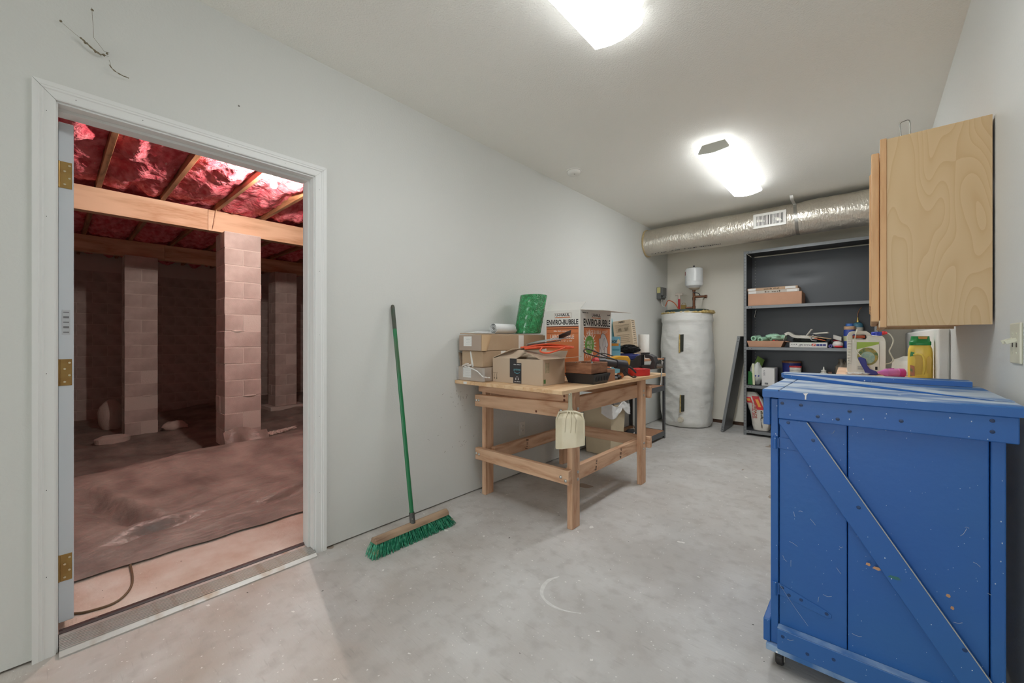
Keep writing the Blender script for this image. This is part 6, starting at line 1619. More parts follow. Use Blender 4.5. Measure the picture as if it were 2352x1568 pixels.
# patching cement bag on the bottom shelf
t = thing('cement_bag', 'white and red paper cement bag slumped on the bottom shelf', 'bag', (1.25, 5.74, S5))
m_pb = M('paper_bag', (208, 204, 196), rough=0.7, bump=0.4, bs=14)
def cb(u, v):
    a = 2 * pi * u; z = S5 + 0.002 + 0.455 * v
    w_ = 0.092 * (1 - 0.35 * max(0, v - 0.82) / 0.18) * (0.86 + 0.14 * min(1, v * 8)); d_ = 0.07 * (1 - 0.45 * max(0, v - 0.8) / 0.2)
    sq = (abs(cos(a)) ** 4 + abs(sin(a)) ** 4) ** -0.25
    cxb = 1.302 - 0.10 * v + 0.02 * sin(v * 4)
    k = 1 + 0.07 * mnoise.noise(Vector((cos(a) * 2, sin(a) * 2, v * 9)))
    return (cxb + w_ * sq * k * cos(a), 5.74 + d_ * sq * k * sin(a), z)
b = MB(); b.grid(cb, 40, 26); n_ = len(b.v)
b.f.append(tuple(i * 27 for i in range(40))); b.f.append(tuple(i * 27 + 26 for i in range(39, -1, -1)))
b.build('paper_sack', m_pb, t, smooth=60)
def onbag(x, v):
    cxb = 1.302 - 0.10 * v + 0.02 * sin(v * 4)
    return cxb + x
def bagpatch(name, x0, x1, v0, v1, mat, par, lift=0.003):
    b = MB()
    def f_(u, w):
        v = v0 + (v1 - v0) * w; x = x0 + (x1 - x0) * u
        c_ = x / 0.092
        d_ = 0.07 * (1 - 0.45 * max(0, v - 0.8) / 0.2)
        yy = d_ * (max(0.02, 1 - abs(c_) ** 4)) ** 0.25 * 1.03
        return (onbag(x, v), 5.74 - yy - lift, S5 + 0.002 + 0.455 * v)
    b.sheet(f_, 6, 8, 0.002); return b.build(name, mat, par, smooth=60)
m_qr = M('sack_red', (196, 50, 56), rough=0.6); m_qy = M('sack_yellow', (226, 160, 70), rough=0.6)
r1 = bagpatch('red_panel', -0.078, -0.012, 0.72, 0.87, m_qr, t); r2 = bagpatch('red_panel', 0.004, 0.078, 0.55, 0.90, m_qr, t)
bagpatch('yellow_diamond', -0.062, -0.028, 0.76, 0.83, m_qy, r1, 0.004); bagpatch('yellow_diamond', 0.030, 0.06, 0.62, 0.82, m_qy, r2, 0.004)
lettering('SURFACE', M('sack_letter', (170, 72, 40), rough=0.6), t, (onbag(-0.02, 0.5), 5.74 - 0.0765, S5 + 0.24), (0.05, 0, -1), (1, 0, 0.05), w=0.19, h=0.028, bold=0.02, lift=0.001)
fineprint('BONDING CEMENT', m_qr, t, (onbag(-0.048, 0.48), 5.74 - 0.0755, S5 + 0.23), (0.05, 0, -1), (1, 0, 0.05), w=0.19, h=0.014, bold=0.01, lift=0.001)
fineprint('CEMENT', m_bprint, t, (onbag(0.04, 0.42), 5.74 - 0.0765, S5 + 0.19), (0.05, 0, -1), (1, 0, 0.05), w=0.10, h=0.025, lift=0.001)
fineprint('Fiber reinforced', m_bprint, t, (onbag(0.02, 0.2), 5.74 - 0.0765, S5 + 0.09), (0.12, 0, -1), (1, 0, 0.12), w=0.12, h=0.012, bold=0.01, lift=0.001)
# ================================================================== BLUE ROLLING CABINET
BLUE = (40, 96, 170); 
m_blue = M('blue_paint', BLUE, rough=0.42, col2=(46, 102, 166), vs=1.6, bump=0.08, bs=40, speck=((196, 208, 222), 30, 0.07, 0.55, (1, 1, 0.75)), speck2=((186, 200, 220), 90, 0.12, 0.5, (1, 1, 0.6)))
m_bluew = M('blue_worn', (52, 106, 168), rough=0.6, col2=(178, 192, 206), vs=5.5, stretch=(0.7, 2.2, 1), detail=9, contrast=(0.40, 0.56), bump=0.15, bs=30, speck=((230, 232, 234), 16, 0.12, 0.2))
m_bluee = M('blue_edge_worn', (58, 112, 176), rough=0.6, col2=(150, 176, 206), vs=9, detail=8, contrast=(0.38, 0.6), speck=((226, 230, 234), 20, 0.16, 0.2))
bc = thing('blue_cabinet', 'blue painted wooden cabinet on casters with a diagonal brace', 'cabinet', (2.29, 2.02, 0))
def bb(name, x0, y0, z0, x1, y1, z1, mat=None, bev=0.003, par=None):
    b = MB(); b.box(x0, y0, z0, x1, y1, z1); return b.build(name, mat or m_blue, par or bc, bevel=bev, seg=2)
FY = 1.724
bb('base_board', 2.008, 1.700, 0.062, 2.585, 2.31, 0.084, m_bluee)
bb('stile', 2.020, FY - 0.006, 0.085, 2.0435, FY + 0.03, 0.964)
bb('plank', 2.0455, FY, 0.085, 2.2330, FY + 0.02, 0.964)
bb('plank', 2.2350, FY, 0.085, 2.5385, FY + 0.02, 0.964)
bb('stile', 2.5405, FY - 0.006, 0.085, 2.568, FY + 0.03, 0.964)
bb('side_panel', 2.022, FY + 0.031, 0.085, 2.040, 2.29, 0.964); bb('side_panel', 2.550, FY + 0.031, 0.085, 2.568, 2.29, 0.964)
bb('back_panel', 2.041, 2.272, 0.085, 2.549, 2.29, 0.964)
bb('top_rail', 2.0455, 1.698, 0.897, 2.588, FY - 0.001, 0.9695)
bt_ = bb('bottom_rail', 2.0435, 1.692, 0.0845, 2.575, FY - 0.001, 0.158)
b = MB(); b.box(2.0440, 1.6925, 0.1582, 2.5745, FY - 0.0015, 0.1592); b.build('worn_edge', m_bluee, bt_)
b = MB(); b.prism([(2.047, 0.8965), (2.128, 0.8965), (2.556, 0.212), (2.556, 0.160), (2.506, 0.160), (2.047, 0.878)], (0, FY - 0.021, 0), X, Z, Y * 0.020)
dg_ = b.build('diagonal_brace', m_blue, bc, bevel=0.003, seg=2)
b = MB(); 
d_ = (Vector((2.556, 0, 0.212)) - Vector((2.128, 0, 0.8965)))
b.tube([Vector((2.128, FY - 0.0215, 0.893)), Vector((2.128, FY - 0.0215, 0.893)) + d_ * 0.985], 0.0016, 5); b.build('worn_edge', M('edge_bare', (190, 186, 176), rough=0.8), dg_)
# side rails on the left side
bb('side_rail', 1.998, 1.712, 0.868, 2.0195, 2.30, 0.9695, m_blue); bb('side_rail', 1.998, 1.712, 0.0845, 2.0195, 2.30, 0.165, m_blue)
# top: end strip, main boards, raised battens
bb('top_end_strip', 1.998, 1.690, 0.970, 2.048, 2.315, 0.998, m_bluew, 0.004)
bb('top_board', 2.0495, 1.690, 0.970, 2.602, 1.872, 0.998, m_bluew, 0.004)
bb('top_board', 2.0495, 1.873, 0.970, 2.602, 2.315, 0.998, m_bluew, 0.004)
b = MB(); b.box(2.0, 1.6885, 0.9705, 2.6015, 1.6899, 0.994); b.build('front_edge', m_blue, bc)
ba = bb('batten', 1.982, 2.248, 0.9985, 2.575, 2.33, 1.020, m_bluew, 0.002)
b = MB(); b.box(1.983, 2.2465, 0.9995, 2.574, 2.2479, 1.0185); b.build('batten_edge', m_blue, ba)
b = MB(); b.box(1.9805, 2.2485, 0.9995, 1.9819, 2.3295, 1.0185); b.build('batten_edge', m_blue, ba)
poly = [(2.062, 2.2462), (1.985, 2.2462), (2.47, 1.886), (2.60, 1.80), (2.60, 1.865)]
b = MB(); b.prism([(x, y) for x, y in [(2.095, 2.2462), (1.992, 2.2462), (1.992, 2.222), (2.56, 1.806), (2.598, 1.806), (2.598, 1.868)]], (0, 0, 0.9985), X, Y, Z * 0.018)
b.v = [(x, y, z - (0.0155 * max(0, min(1, (x - 2.0) / 0.5)) if z > 1.01 else 0)) for x, y, z in b.v]
db = b.build('diagonal_batten', m_bluew, bc)
b = MB(); b.prism([(1.9915, 2.2215), (2.5600, 1.8052), (2.5595, 1.8046), (1.9911, 2.2209)], (0, 0, 0.9986), X, Y, Z * 0.0166); b.v = [(x, y, z - (0.0155 * max(0, min(1, (x - 2.0) / 0.5)) if z > 1.01 else 0)) for x, y, z in b.v]; b.build('batten_edge', m_blue, db)
# hinges
b = MB(); b.box(2.044, FY - 0.003, 0.786, 2.125, FY - 0.0003, 0.826); b.cyl((2.034, FY - 0.012, 0.786), (2.034, FY - 0.012, 0.830), 0.007, n=12); b.box(2.024, FY - 0.009, 0.79, 2.046, FY - 0.005, 0.824); h1 = b.build('strap_hinge', m_blue, bc, bevel=0.001)
b = MB(); b.prism([(2.044, 0.305), (2.18, 0.262), (2.193, 0.255), (2.193, 0.245), (2.185, 0.24), (2.044, 0.263)], (0, FY - 0.003, 0), X, Z, Y * 0.0027); b.cyl((2.034, FY - 0.012, 0.262), (2.034, FY - 0.012, 0.31), 0.007, n=12); b.box(2.024, FY - 0.009, 0.265, 2.046, FY - 0.005, 0.305); h2 = b.build('strap_hinge', m_blue, bc, bevel=0.001)
sm = MB(); sm.lathe([(0.0055, 0), (0.005, 0.0012), (0.002, 0.0015)], (0, 0, 0), 12)
m_scr = M('painted_screw', (30, 62, 108), rough=0.4)
m_scrd = M('screw_recess', (26, 34, 52), rough=0.6)
def screws(par, y, L_):
    pieces(sm, 'screw', m_scr, par, [(x, y, z) for x, z in L_], rot=(pi / 2, 0, 0), smooth=40)
screws(bc, 1.6978, [(2.058, 0.952), (2.112, 0.951), (2.24, 0.945), (2.158, 0.918), (2.21, 0.916), (2.36, 0.93), (2.54, 0.955), (2.54, 0.925)])
screws(dg_, FY - 0.0212, [(2.075, 0.885), (2.145, 0.835), (2.262, 0.64), (2.49, 0.30)])
screws(h2, FY - 0.0032, [(2.055, 0.292), (2.075, 0.273), (2.11, 0.271), (2.18, 0.254)])
screws(bt_, 1.6918, [(2.06, 0.135), (2.13, 0.11), (2.2, 0.128), (2.4, 0.12)])
slm = MB(); slm.box(-0.0045, -0.0004, -0.0008, 0.0045, 0.0, 0.0008)
pieces(slm, 'screw_slot', m_scrd, bc, [(x, 1.6963, z) for x, z in [(2.058, 0.952), (2.112, 0.951), (2.24, 0.945), (2.158, 0.918), (2.21, 0.916), (2.36, 0.93), (2.54, 0.955), (2.54, 0.925)]])
# white drip of paint on the top edge
b = MB(); b.prism([(-0.006, 0.010), (0.008, 0.012), (0.003, 0.004), (0.0025, -0.010), (-0.0015, -0.010), (-0.001, 0.003)], (2.125, 1.6872, 0.983), X, Z, Y * 0.0012); b.build('paint_drip', M('drip_white', (232, 230, 226), rough=0.5), bc)
# chips along the scratch on the brace and door
m_chip = M('chip_bare', (196, 150, 112), rough=0.8)
for x, z, w_, y in ((2.285, 0.468, 0.012, FY - 0.0212), (2.305, 0.462, 0.02, FY - 0.0212), (2.345, 0.449, 0.03, FY - 0.0212), (2.46, 0.432, 0.010, FY - 0.0002), (2.468, 0.40, 0.008, FY - 0.0002)):
    patch('paint_chip', m_chip if w_ < 0.025 else M('chip_green', (52, 112, 110), rough=0.6), bc, (x, y, z), X, Z, [(-w_ * .5, -0.003), (w_ * .2, -0.006), (w_ * .5, -0.002), (w_ * .3, 0.004), (-w_ * .3, 0.004)], lift=0.0006)
# lint and cobweb strands on the lower door
b = MB(); rr = random.Random(8)
for k in range(26):
    x = rr.choice([rr.uniform(2.06, 2.25), rr.uniform(2.42, 2.56)]); z = rr.uniform(0.1, 0.5) if k % 3 else rr.uniform(0.5, 0.9)
    y = FY - 0.003 if z > 0.16 else 1.690
    a = rr.uniform(0, pi); L_ = rr.uniform(0.008, 0.03)
    b.tube(spline([(x, y, z), (x + L_ * 0.5 * cos(a), y - 0.002, z + L_ * 0.5 * sin(a) + rr.uniform(-.004, .004)), (x + L_ * cos(a), y, z + L_ * sin(a))], 4), 0.0005, 4)
b.tube(spline([(2.045, FY - 0.006, 0.305), (2.09, FY - 0.004, 0.24), (2.13, FY - 0.004, 0.19)], 4), 0.0004, 4)
lt = b.build('lint_strand', M('lint', (176, 184, 192), rough=0.9), bc); lt['kind'] = 'stuff'
# casters
for x, y in ((2.045, 1.745), (2.535, 1.745), (2.045, 2.27), (2.535, 2.27)):
    b = MB(); b.box(x - 0.018, y - 0.02, 0.056, x + 0.018, y + 0.02, 0.0615); b.box(x - 0.016, y - 0.014, 0.02, x - 0.013, y + 0.014, 0.056); b.box(x + 0.013, y - 0.014, 0.02, x + 0.016, y + 0.014, 0.056)
    cst = b.build('caster', m_strap, bc)
    b = MB(); b.cyl((x - 0.012, y, 0.026), (x + 0.012, y, 0.026), 0.0255, n=24); b.build('wheel', M('caster_rubber', (44, 40, 40), rough=0.6), cst, bevel=0.004)

# ================================================================== BIRCH WALL CABINET
def birch_material():
    m = bpy.data.materials.new('birch_ply'); m.use_nodes = True
    nt = m.node_tree; n = nt.nodes; p = n['Principled BSDF']; L = nt.links.new
    p.inputs['Roughness'].default_value = 0.45
    tc = n.new('ShaderNodeTexCoord')
    mp = n.new('ShaderNodeMapping'); mp.inputs['Scale'].default_value = (7.5, 5, 2.0); L(tc.outputs['Object'], mp.inputs[0])
    ns = n.new('ShaderNodeTexNoise'); ns.inputs['Scale'].default_value = 0.9; ns.inputs['Detail'].default_value = 1.5; ns.inputs['Roughness'].default_value = 0.35; L(mp.outputs[0], ns.inputs['Vector'])
    mu = n.new('ShaderNodeMath'); mu.operation = 'MULTIPLY'; mu.inputs[1].default_value = 18.0; L(ns.outputs['Fac'], mu.inputs[0])
    fr = n.new('ShaderNodeMath'); fr.operation = 'FRACT'; L(mu.outputs[0], fr.inputs[0])
    cr = n.new('ShaderNodeValToRGB'); e = cr.color_ramp.elements
    e[0].position = 0.0; e[0].color = lin((203, 174, 133)); e[1].position = 0.75; e[1].color = lin((199, 169, 127))
    e2 = cr.color_ramp.elements.new(0.95); e2.color = lin((194, 162, 119))
    L(fr.outputs[0], cr.inputs[0])
    n2 = n.new('ShaderNodeTexNoise'); n2.inputs['Scale'].default_value = 2.0; L(tc.outputs['Object'], n2.inputs['Vector'])
    mx = n.new('ShaderNodeMix'); mx.data_type = 'RGBA'; mx.blend_type = 'MULTIPLY'; mx.inputs[0].default_value = 0.25
    L(cr.outputs[0], mx.inputs[6]); L(n2.outputs['Color'], mx.inputs[7]); mx.inputs[7].default_value = (1, 1, 1, 1)
    for l in list(mx.inputs[7].links): nt.links.remove(l)
    L(mx.outputs[2], p.inputs['Base Color'])
    return m
m_birch = birch_material()
m_oak = WOOD('maple_frame', (214, 172, 126), (196, 150, 104), 'Z', scale=7, rings=6)
wc_ = thing('wall_cabinet', 'birch wall cabinet mounted high on the right wall', 'cabinet', (2.48, 2.74, 1.23))
CYA, CYB, CZA, CZB = 2.285, 3.19, 1.232, 2.005
b = MB(); b.box(2.343, CYA, CZA, 2.628, CYA + 0.012, CZB); b.build('end_panel', m_birch, wc_)
b = MB(); b.box(2.343, CYB - 0.012, CZA, 2.628, CYB, CZB); b.build('end_panel', m_birch, wc_)
b = MB(); b.box(2.343, CYA + 0.012, CZA + 0.012, 2.628, CYB - 0.012, CZA + 0.026); b.build('bottom_panel', m_oak, wc_)
b = MB(); b.box(2.343, CYA + 0.012, CZB - 0.02, 2.628, CYB - 0.012, CZB - 0.006); b.build('top_panel', m_oak, wc_)
for y0, y1 in ((CYA - 0.003, CYA + 0.04), (CYB - 0.04, CYB + 0.003), (2.72, 2.757)):
    b = MB(); b.box(2.322, y0, CZA - 0.006, 2.3425, y1, CZB + 0.004); b.build('stile', m_oak, wc_, bevel=0.0015)
for z0, z1 in ((CZA - 0.006, CZA + 0.035), (CZB - 0.035, CZB + 0.004)):
    b = MB(); b.box(2.323, CYA + 0.0405, z0, 2.3425, CYB - 0.0405, z1); b.build('rail', m_oak, wc_)
for y0, y1 in ((CYA + 0.008, 2.734), (2.742, CYB - 0.008)):
    z0, z1 = CZA + 0.018, CZB - 0.045
    b = MB(); b.box(2.2985, y0 + 0.055, z0 + 0.055, 2.312, y1 - 0.055, z1 - 0.055); dr_ = b.build('door', m_oak, wc_)
    for nm, q in (('door_stile', (y0, z0, y0 + 0.06, z1)), ('door_stile', (y1 - 0.06, z0, y1, z1)), ('door_rail', (y0 + 0.0605, z0, y1 - 0.0605, z0 + 0.06)), ('door_rail', (y0 + 0.0605, z1 - 0.06, y1 - 0.0605, z1))):
        b = MB(); b.box(2.294, q[0], q[1], 2.3205, q[2], q[3]); b.build(nm, m_oak, dr_, bevel=0.005, seg=2)
    b = MB(); b.prism([(0, 0), (0.010, 0.012), (0.010, z1 - z0 - 0.132), (0, z1 - z0 - 0.12)], (2.2985, y0 + 0.06, z0 + 0.06), -X, Z, Y * (y1 - y0 - 0.12)); b.build('raised_panel', m_oak, dr_, bevel=0.002)
b = MB(); b.box(2.318, CYA - 0.0005, CZA - 0.0055, 2.3222, CYA + 0.03, CZA + 0.022); b.build('chipped_corner', M('raw_wood', (206, 188, 160), rough=0.9), wc_)
b = MB(); b.tube(spline([(2.388, 2.33, CZB - 0.006), (2.386, 2.33, CZB + 0.035), (2.384, 2.33, CZB + 0.066), (2.398, 2.33, CZB + 0.074), (2.412, 2.33, CZB + 0.07), (2.414, 2.33, CZB + 0.03), (2.413, 2.33, CZB - 0.006)], 5), 0.0018, 6)
tag(b.build('wire_loop', M('wire_dark', (128, 126, 120), rough=0.4, metal=0.7), smooth=60, loc=(2.40, 2.33, CZB - 0.006)), 'bent wire loop standing on top of the wall cabinet', 'wire')

# ================================================================== COUNTER UNDER THE WALL CABINET
KZ = 0.93
t = thing('storage_counter', 'low plywood counter against the right wall behind the blue cabinet', 'counter', (2.35, 4.0, 0))
m_ply = WOOD('pale_plywood', (226, 190, 160), (212, 170, 136), 'X', scale=4, rings=5)
b = MB(); b.prism([(2.118, 3.50), (2.579, 3.50), (2.579, 4.50), (2.090, 4.50)], (0, 0, KZ - 0.02), X, Y, Z * 0.02); b.build('top', m_ply, t, bevel=0.001)
for y in (3.53, 4.44):
    b = MB(); b.box(2.14, y, 0, 2.57, y + 0.02, KZ - 0.021); b.build('side_panel', m_ply, t)
b = MB(); b.box(2.14, 3.551, 0.40, 2.57, 4.439, 0.42); b.build('shelf', m_ply, t)

# white sprayer jug
JX, JY = 2.27, 3.80
rtj = Matrix.Rotation(R(3), 3, 'Z')
t = thing('sprayer_jug', 'white plastic sprayer jug with blue cap on the counter', 'jug', (JX, JY, KZ))
ju, jv = rtj @ X, rtj @ Y
def jp(x, y, z): return Vector((JX, JY, KZ + z)) + ju * x + jv * y
m_jug = M('jug_white', (228, 226, 216), rough=0.35)
JD = 0.115
# body outline with a handle hole: built as ring strips front and back, closed all round
out = [(-0.135, 0.004), (0.135, 0.004), (0.142, 0.015), (0.142, 0.225), (0.135, 0.25), (0.118, 0.268), (0.06, 0.268), (0.045, 0.268), (0.022, 0.29), (0.0, 0.302), (-0.10, 0.302), (-0.125, 0.295), (-0.142, 0.27), (-0.142, 0.015)]
inn = [(-0.10, 0.245), (-0.05, 0.243), (0.0, 0.243), (0.005, 0.25), (0.008, 0.26), (0.004, 0.272), (0.0, 0.276), (-0.01, 0.278), (-0.03, 0.279), (-0.06, 0.279), (-0.095, 0.279), (-0.102, 0.274), (-0.106, 0.266), (-0.105, 0.252)]
out = [(x * 0.71, z) for x, z in out]; inn = [(x * 0.70, z) for x, z in inn]
b = MB(); n_ = len(out)
vs_ = [jp(x, -JD / 2, z) for x, z in out] + [jp(x, JD / 2, z) for x, z in out] + [jp(x, -JD / 2 + 0.03, z) for x, z in inn] + [jp(x, JD / 2 - 0.03, z) for x, z in inn]
b.add(vs_, [(i, (i + 1) % n_, n_ + (i + 1) % n_, n_ + i) for i in range(n_)] + [(2 * n_ + i, 2 * n_ + (i + 1) % n_, 3 * n_ + (i + 1) % n_, 3 * n_ + i) for i in range(n_)] +
      [(i, (i + 1) % n_, 2 * n_ + (i + 1) % n_, 2 * n_ + i) for i in range(n_)] + [(n_ + i, n_ + (i + 1) % n_, 3 * n_ + (i + 1) % n_, 3 * n_ + i) for i in range(n_)])
b.build('jug_body', m_jug, t, bevel=0.006, seg=2)
b = MB()
for k in range(20): b.prism([(-0.099, 0.02 + 0.011 * k), (-0.080, 0.02 + 0.011 * k), (-0.080, 0.026 + 0.011 * k), (-0.099, 0.026 + 0.011 * k)], jp(0, -JD / 2 - 0.0015, 0), ju, Z, jv * 0.01)
gr = b.build('grip_ridges', m_jug, t); gr['kind'] = 'stuff'
m_navy = M('navy_plastic', (48, 54, 132), rough=0.4)
b = MB(); c_ = jp(0.058, 0, 0); b.lathe([(0.026, 0.268), (0.029, 0.27), (0.029, 0.292), (0.026, 0.295)], (c_.x, c_.y, KZ), 28); b.build('cap', M('cap_royal', (48, 62, 168), rough=0.35), t, smooth=40)
b = MB(); b.cyl(jp(0.082, 0, 0.284), jp(0.112, 0, 0.288), 0.011, 0.009, 12); b.cyl(jp(0.095, 0, 0.284), jp(0.095, 0, 0.30), 0.010, 0.009, 12); b.build('hose_fitting', M('fitting_red', (214, 62, 66), rough=0.4), t, smooth=40)
m_hose = M('clear_hose', (214, 212, 196), rough=0.35)
b = MB(); b.tube(spline([jp(0.112, 0, 0.288), jp(0.128, 0.0, 0.275), jp(0.142, -0.01, 0.24), jp(0.135, -0.01, 0.20), jp(0.122, -0.01, 0.165), jp(0.135, -0.01, 0.125), jp(0.143, -0.01, 0.10), jp(0.125, 0.0, 0.08), jp(0.098, 0.0, 0.072)], 8), 0.0035, 8); b.build('hose', m_hose, t, smooth=60)
b = MB(); b.tube(spline([jp(-0.055, -0.075, 0.0 + 0.18), jp(-0.06, -0.07, 0.22), jp(-0.058, -0.07, 0.26), jp(-0.05, -0.06, 0.303), jp(-0.046, 0.0, 0.312), jp(-0.04, 0.03, 0.27)], 8), 0.003, 8)
b.tube(spline([jp(-0.055, -0.075, 0.18), jp(-0.052, -0.08, 0.165), jp(-0.038, -0.085, 0.14), (jp(-0.028, -0.092, 0.125))], 6), 0.003, 8); b.build('hose', m_hose, t, smooth=60)
b = MB(); b.tube([jp(-0.07, 0.0, 0.262), jp(-0.003, 0.0, 0.262)], 0.010, 10); b.build('spray_wand', M('wand_orange', (196, 92, 54), rough=0.4), t, smooth=40)
# label on the front
fo = jp(0.008, -JD / 2, 0.125)
lb_ = patch('label', M('label_white', (222, 220, 206), rough=0.4), t, fo, ju, Z, rect(0.118, 0.20), lift=0.0015)
patch('label_green_band', M('label_green', (150, 178, 62), rough=0.4), lb_, fo + Z * 0.078, ju, Z, [(-0.058, -0.03), (0.058, 0.008), (0.058, 0.022), (-0.058, 0.022)], lift=0.0022)
patch('label_emblem', M('emblem_green', (64, 108, 58), rough=0.4, col2=(178, 150, 70), vs=40), lb_, fo + Z * 0.0, ju, Z, [(0.055 * cos(2 * pi * i / 28), 0.062 * sin(2 * pi * i / 28)) for i in range(28)], lift=0.0022)
patch('label_emblem', M('emblem_centre', (176, 190, 160), rough=0.4, col2=(92, 150, 150), vs=26), lb_, fo - Z * 0.008, ju, Z, [(0.038 * cos(2 * pi * i / 24), 0.042 * sin(2 * pi * i / 24)) for i in range(24)], lift=0.003)
for k in range(4): patch('print_line', m_print, lb_, fo + ju * -0.038 + Z * (-0.07 - 0.007 * k), ju, Z, rect(0.03, 0.003), lift=0.0022)
patch('barcode', m_black, lb_, fo + ju * 0.045 - Z * 0.08, ju, Z, rect(0.012, 0.022), lift=0.0022)
# blue spray nozzle hanging on its hose in front of the jug
t = thing('spray_nozzle', 'dark blue spray nozzle leaning against the front of the jug', 'nozzle', jp(-0.01, -0.10, 0))
b = MB()
pts = [(-0.046, 0.112), (-0.034, 0.118), (-0.004, 0.106), (0.004, 0.06), (0.018, 0.036), (0.052, 0.022), (0.060, 0.006), (0.052, -0.004), (0.018, -0.004), (-0.006, 0.004), (-0.014, 0.03), (-0.032, 0.07)]
b.prism([(x, z + 0.0045) for x, z in pts], jp(0.0, -0.118, 0), ju, Z, jv * 0.030); b.build('nozzle_body', m_navy, t, bevel=0.006, seg=2)
# pink plastic clip
t = thing('pink_sprinkler', 'translucent pink plastic nozzle lying on the counter', 'nozzle', (2.38, 3.56, KZ))
pv = Vector((0.9, 0.44, 0)).normalized()
m_pk = M('pink_plastic', (222, 128, 198), rough=0.25, trans=0.25)
p0 = Vector((2.398, 3.585, KZ + 0.029))
b = MB(); b.cyl(p0 - pv * 0.075, p0 - pv * 0.03, 0.006, 0.026, 16); b.cyl(p0 - pv * 0.03, p0 + pv * 0.03, 0.026, 0.027, 16); b.build('body', m_pk, t, smooth=40)
b = MB(); b.cyl(p0 + pv * 0.03, p0 + pv * 0.065, 0.028, 0.028, 16); b.build('collar', M('magenta_plastic', (186, 60, 150), rough=0.3), t, bevel=0.003)
for s_ in (-1, 1):
    b = MB(); b.obox(tuple(p0 + Z * 0.0262 * s_), (0.012, 0.006, 0.003)); b.build('lug', MATS['magenta_plastic'], t)
# yellow shaker bottle with green cap
YX, YYp = 2.526, 3.56
rty = Matrix.Rotation(R(-4), 3, 'Z'); yu, yv = rty @ X, rty @ Y
t = thing('shaker_bottle', 'yellow garden feed shaker bottle with a green cap', 'bottle', (YX, YYp, KZ))
m_yb = M('yellow_bottle', (238, 208, 92), rough=0.3)
def yb(w_, d_, z): 
    pts = []
    for i in range(24):
        a = 2 * pi * i / 24; sq = (abs(cos(a)) ** 3.2 + abs(sin(a)) ** 3.2) ** (-1 / 3.2)
        v = yu * (w_ * sq * cos(a) * 0.78) + yv * (d_ * sq * sin(a)); pts.append((YX + v.x, YYp + v.y, KZ + 0.001 + (z - 0.001) * 1.12))
    return pts
rings = [(0.066, 0.036, 0.001), (0.071, 0.041, 0.008), (0.072, 0.042, 0.06), (0.071, 0.042, 0.14), (0.068, 0.041, 0.165), (0.060, 0.038, 0.182), (0.056, 0.036, 0.19)]
b = MB(); vs_ = []; 
for r_ in rings: vs_ += yb(*r_)
b.add(vs_, [(k * 24 + i, k * 24 + (i + 1) % 24, (k + 1) * 24 + (i + 1) % 24, (k + 1) * 24 + i) for k in range(len(rings) - 1) for i in range(24)] + [tuple(range(23, -1, -1)), tuple((len(rings) - 1) * 24 + i for i in range(24))])
b.build('bottle', m_yb, t, smooth=50)
yo = Vector((YX, YYp, KZ)) - yv * 0.0425
b = MB(); b.prism([(-0.022, 0.035), (-0.017, 0.028), (0.004, 0.028), (0.010, 0.035), (0.010, 0.135), (0.005, 0.152), (-0.016, 0.158), (-0.025, 0.148), (-0.020, 0.12)], yo, yu, Z, -yv * 0.0012); b.build('handle_recess', M('yellow_recess', (214, 176, 62), rough=0.4), t)
b = MB(); b.tube(spline([yo + yu * 0.012 + Z * 0.03, yo + yu * 0.017 + Z * 0.06 - yv * 0.003, yo + yu * 0.018 + Z * 0.10 - yv * 0.004, yo + yu * 0.012 + Z * 0.14 - yv * 0.002, yo - yu * 0.006 + Z * 0.153, yo - yu * 0.03 + Z * 0.148], 6), 0.006, 8); b.build('handle', m_yb, t, smooth=60)
b = MB(); b.prism([(0.030, 0.04), (0.046, 0.03), (0.050, 0.13), (0.040, 0.145), (0.029, 0.13)], yo + yv * 0.001, yu, Z, -yv * 0.0015); b.build('handle_recess', MATS['yellow_recess'], t)
lf = yo - yu * 0.0345
patch('label', M('label_photo', (104, 126, 72), rough=0.4, col2=(196, 120, 84), vs=45), t, lf + Z * 0.05, yu, Z, [(-0.009, -0.035), (0.012, -0.03), (0.010, 0.03), (-0.009, 0.035)], lift=0.0012)
patch('label', M('label_dgreen', (44, 140, 70), rough=0.4), t, lf + Z * 0.155, yu, Z, [(-0.010, -0.018), (0.008, -0.012), (0.010, 0.008), (-0.006, 0.014)], lift=0.0018)
m_gc = M('green_cap', (30, 138, 70), rough=0.35)
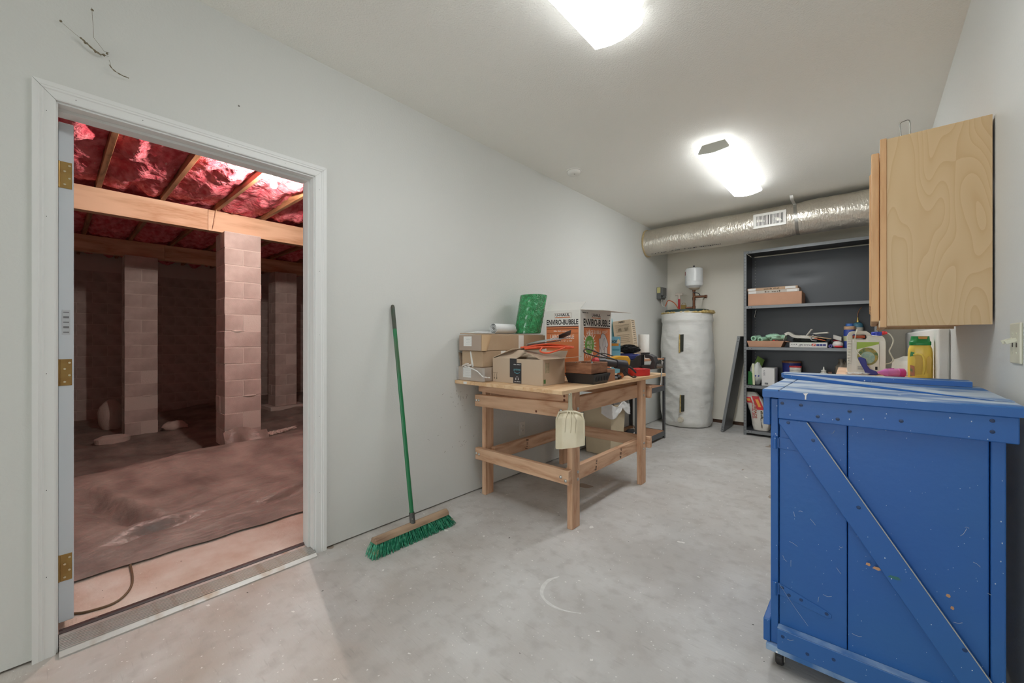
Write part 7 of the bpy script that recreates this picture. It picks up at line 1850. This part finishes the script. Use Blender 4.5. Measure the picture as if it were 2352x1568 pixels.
b = MB(); rg_ = [(0.062, 0.039, 0.186), (0.063, 0.040, 0.19), (0.063, 0.040, 0.205), (0.056, 0.036, 0.21), (0.052, 0.034, 0.236)]; vs_ = []
for r_ in rg_: vs_ += yb(*r_)
b.add(vs_, [(k * 24 + i, k * 24 + (i + 1) % 24, (k + 1) * 24 + (i + 1) % 24, (k + 1) * 24 + i) for k in range(4) for i in range(24)] + [tuple(range(23, -1, -1)), tuple(96 + i for i in range(24))]); b.build('cap', m_gc, t, smooth=40)
b = MB(); q0 = Vector((YX, YYp, KZ)) + yu * 0.012 - yv * 0.0345; b.prism([(-0.018, 0.246), (0.018, 0.246), (0.021, 0.262), (-0.021, 0.262)], q0, yu, Z, -yv * 0.003); b.build('shaker_lip', M('orange_lip', (206, 150, 70), rough=0.5), t)
# crumpled translucent bag between the jug and the bottle
t = thing('crumpled_bag', 'crumpled white translucent bag between the jug and yellow bottle', 'plastic bag', (2.48, 3.84, KZ))
b = MB()
m_tb = M('translucent_bag', (226, 226, 222), rough=0.35, bump=0.3, bs=14)
b.sheet(lambda u, v: (2.42 + 0.15 * u, 3.84 + 0.05 * sin(u * 4) + 0.02 * v, KZ + 0.002 + 0.14 * v * (0.75 + 0.35 * u) + 0.012 * mnoise.noise(Vector((u * 5, v * 5, 2))) * v), 16, 12, 0.002)
b.sheet(lambda u, v: (2.40 + 0.17 * u + 0.01 * v, 3.78 + 0.05 * v + 0.03 * sin(u * 5), KZ + 0.002 + 0.105 * v * (1 - 0.3 * u) + 0.008 * mnoise.noise(Vector((u * 6, v * 5, 5))) * v), 16, 12, 0.002)
b.build('film', m_tb, t, smooth=60)
# small clear bag under the nozzle
b = MB(); b.blob(tuple(jp(-0.05, -0.125, 0.0085)), (0.06, 0.03, 0.009), seed=5, amp=0.4, fr=3, nu=22, nv=10, flat=0.008); tag(b.build('small_clear_bag', M('shiny_film', (226, 226, 224), rough=0.15, alpha=0.6, bump=0.8, bs=30), smooth=60, loc=tuple(jp(-0.05, -0.125, 0))), 'small shiny clear bag in front of the jug', 'plastic bag')
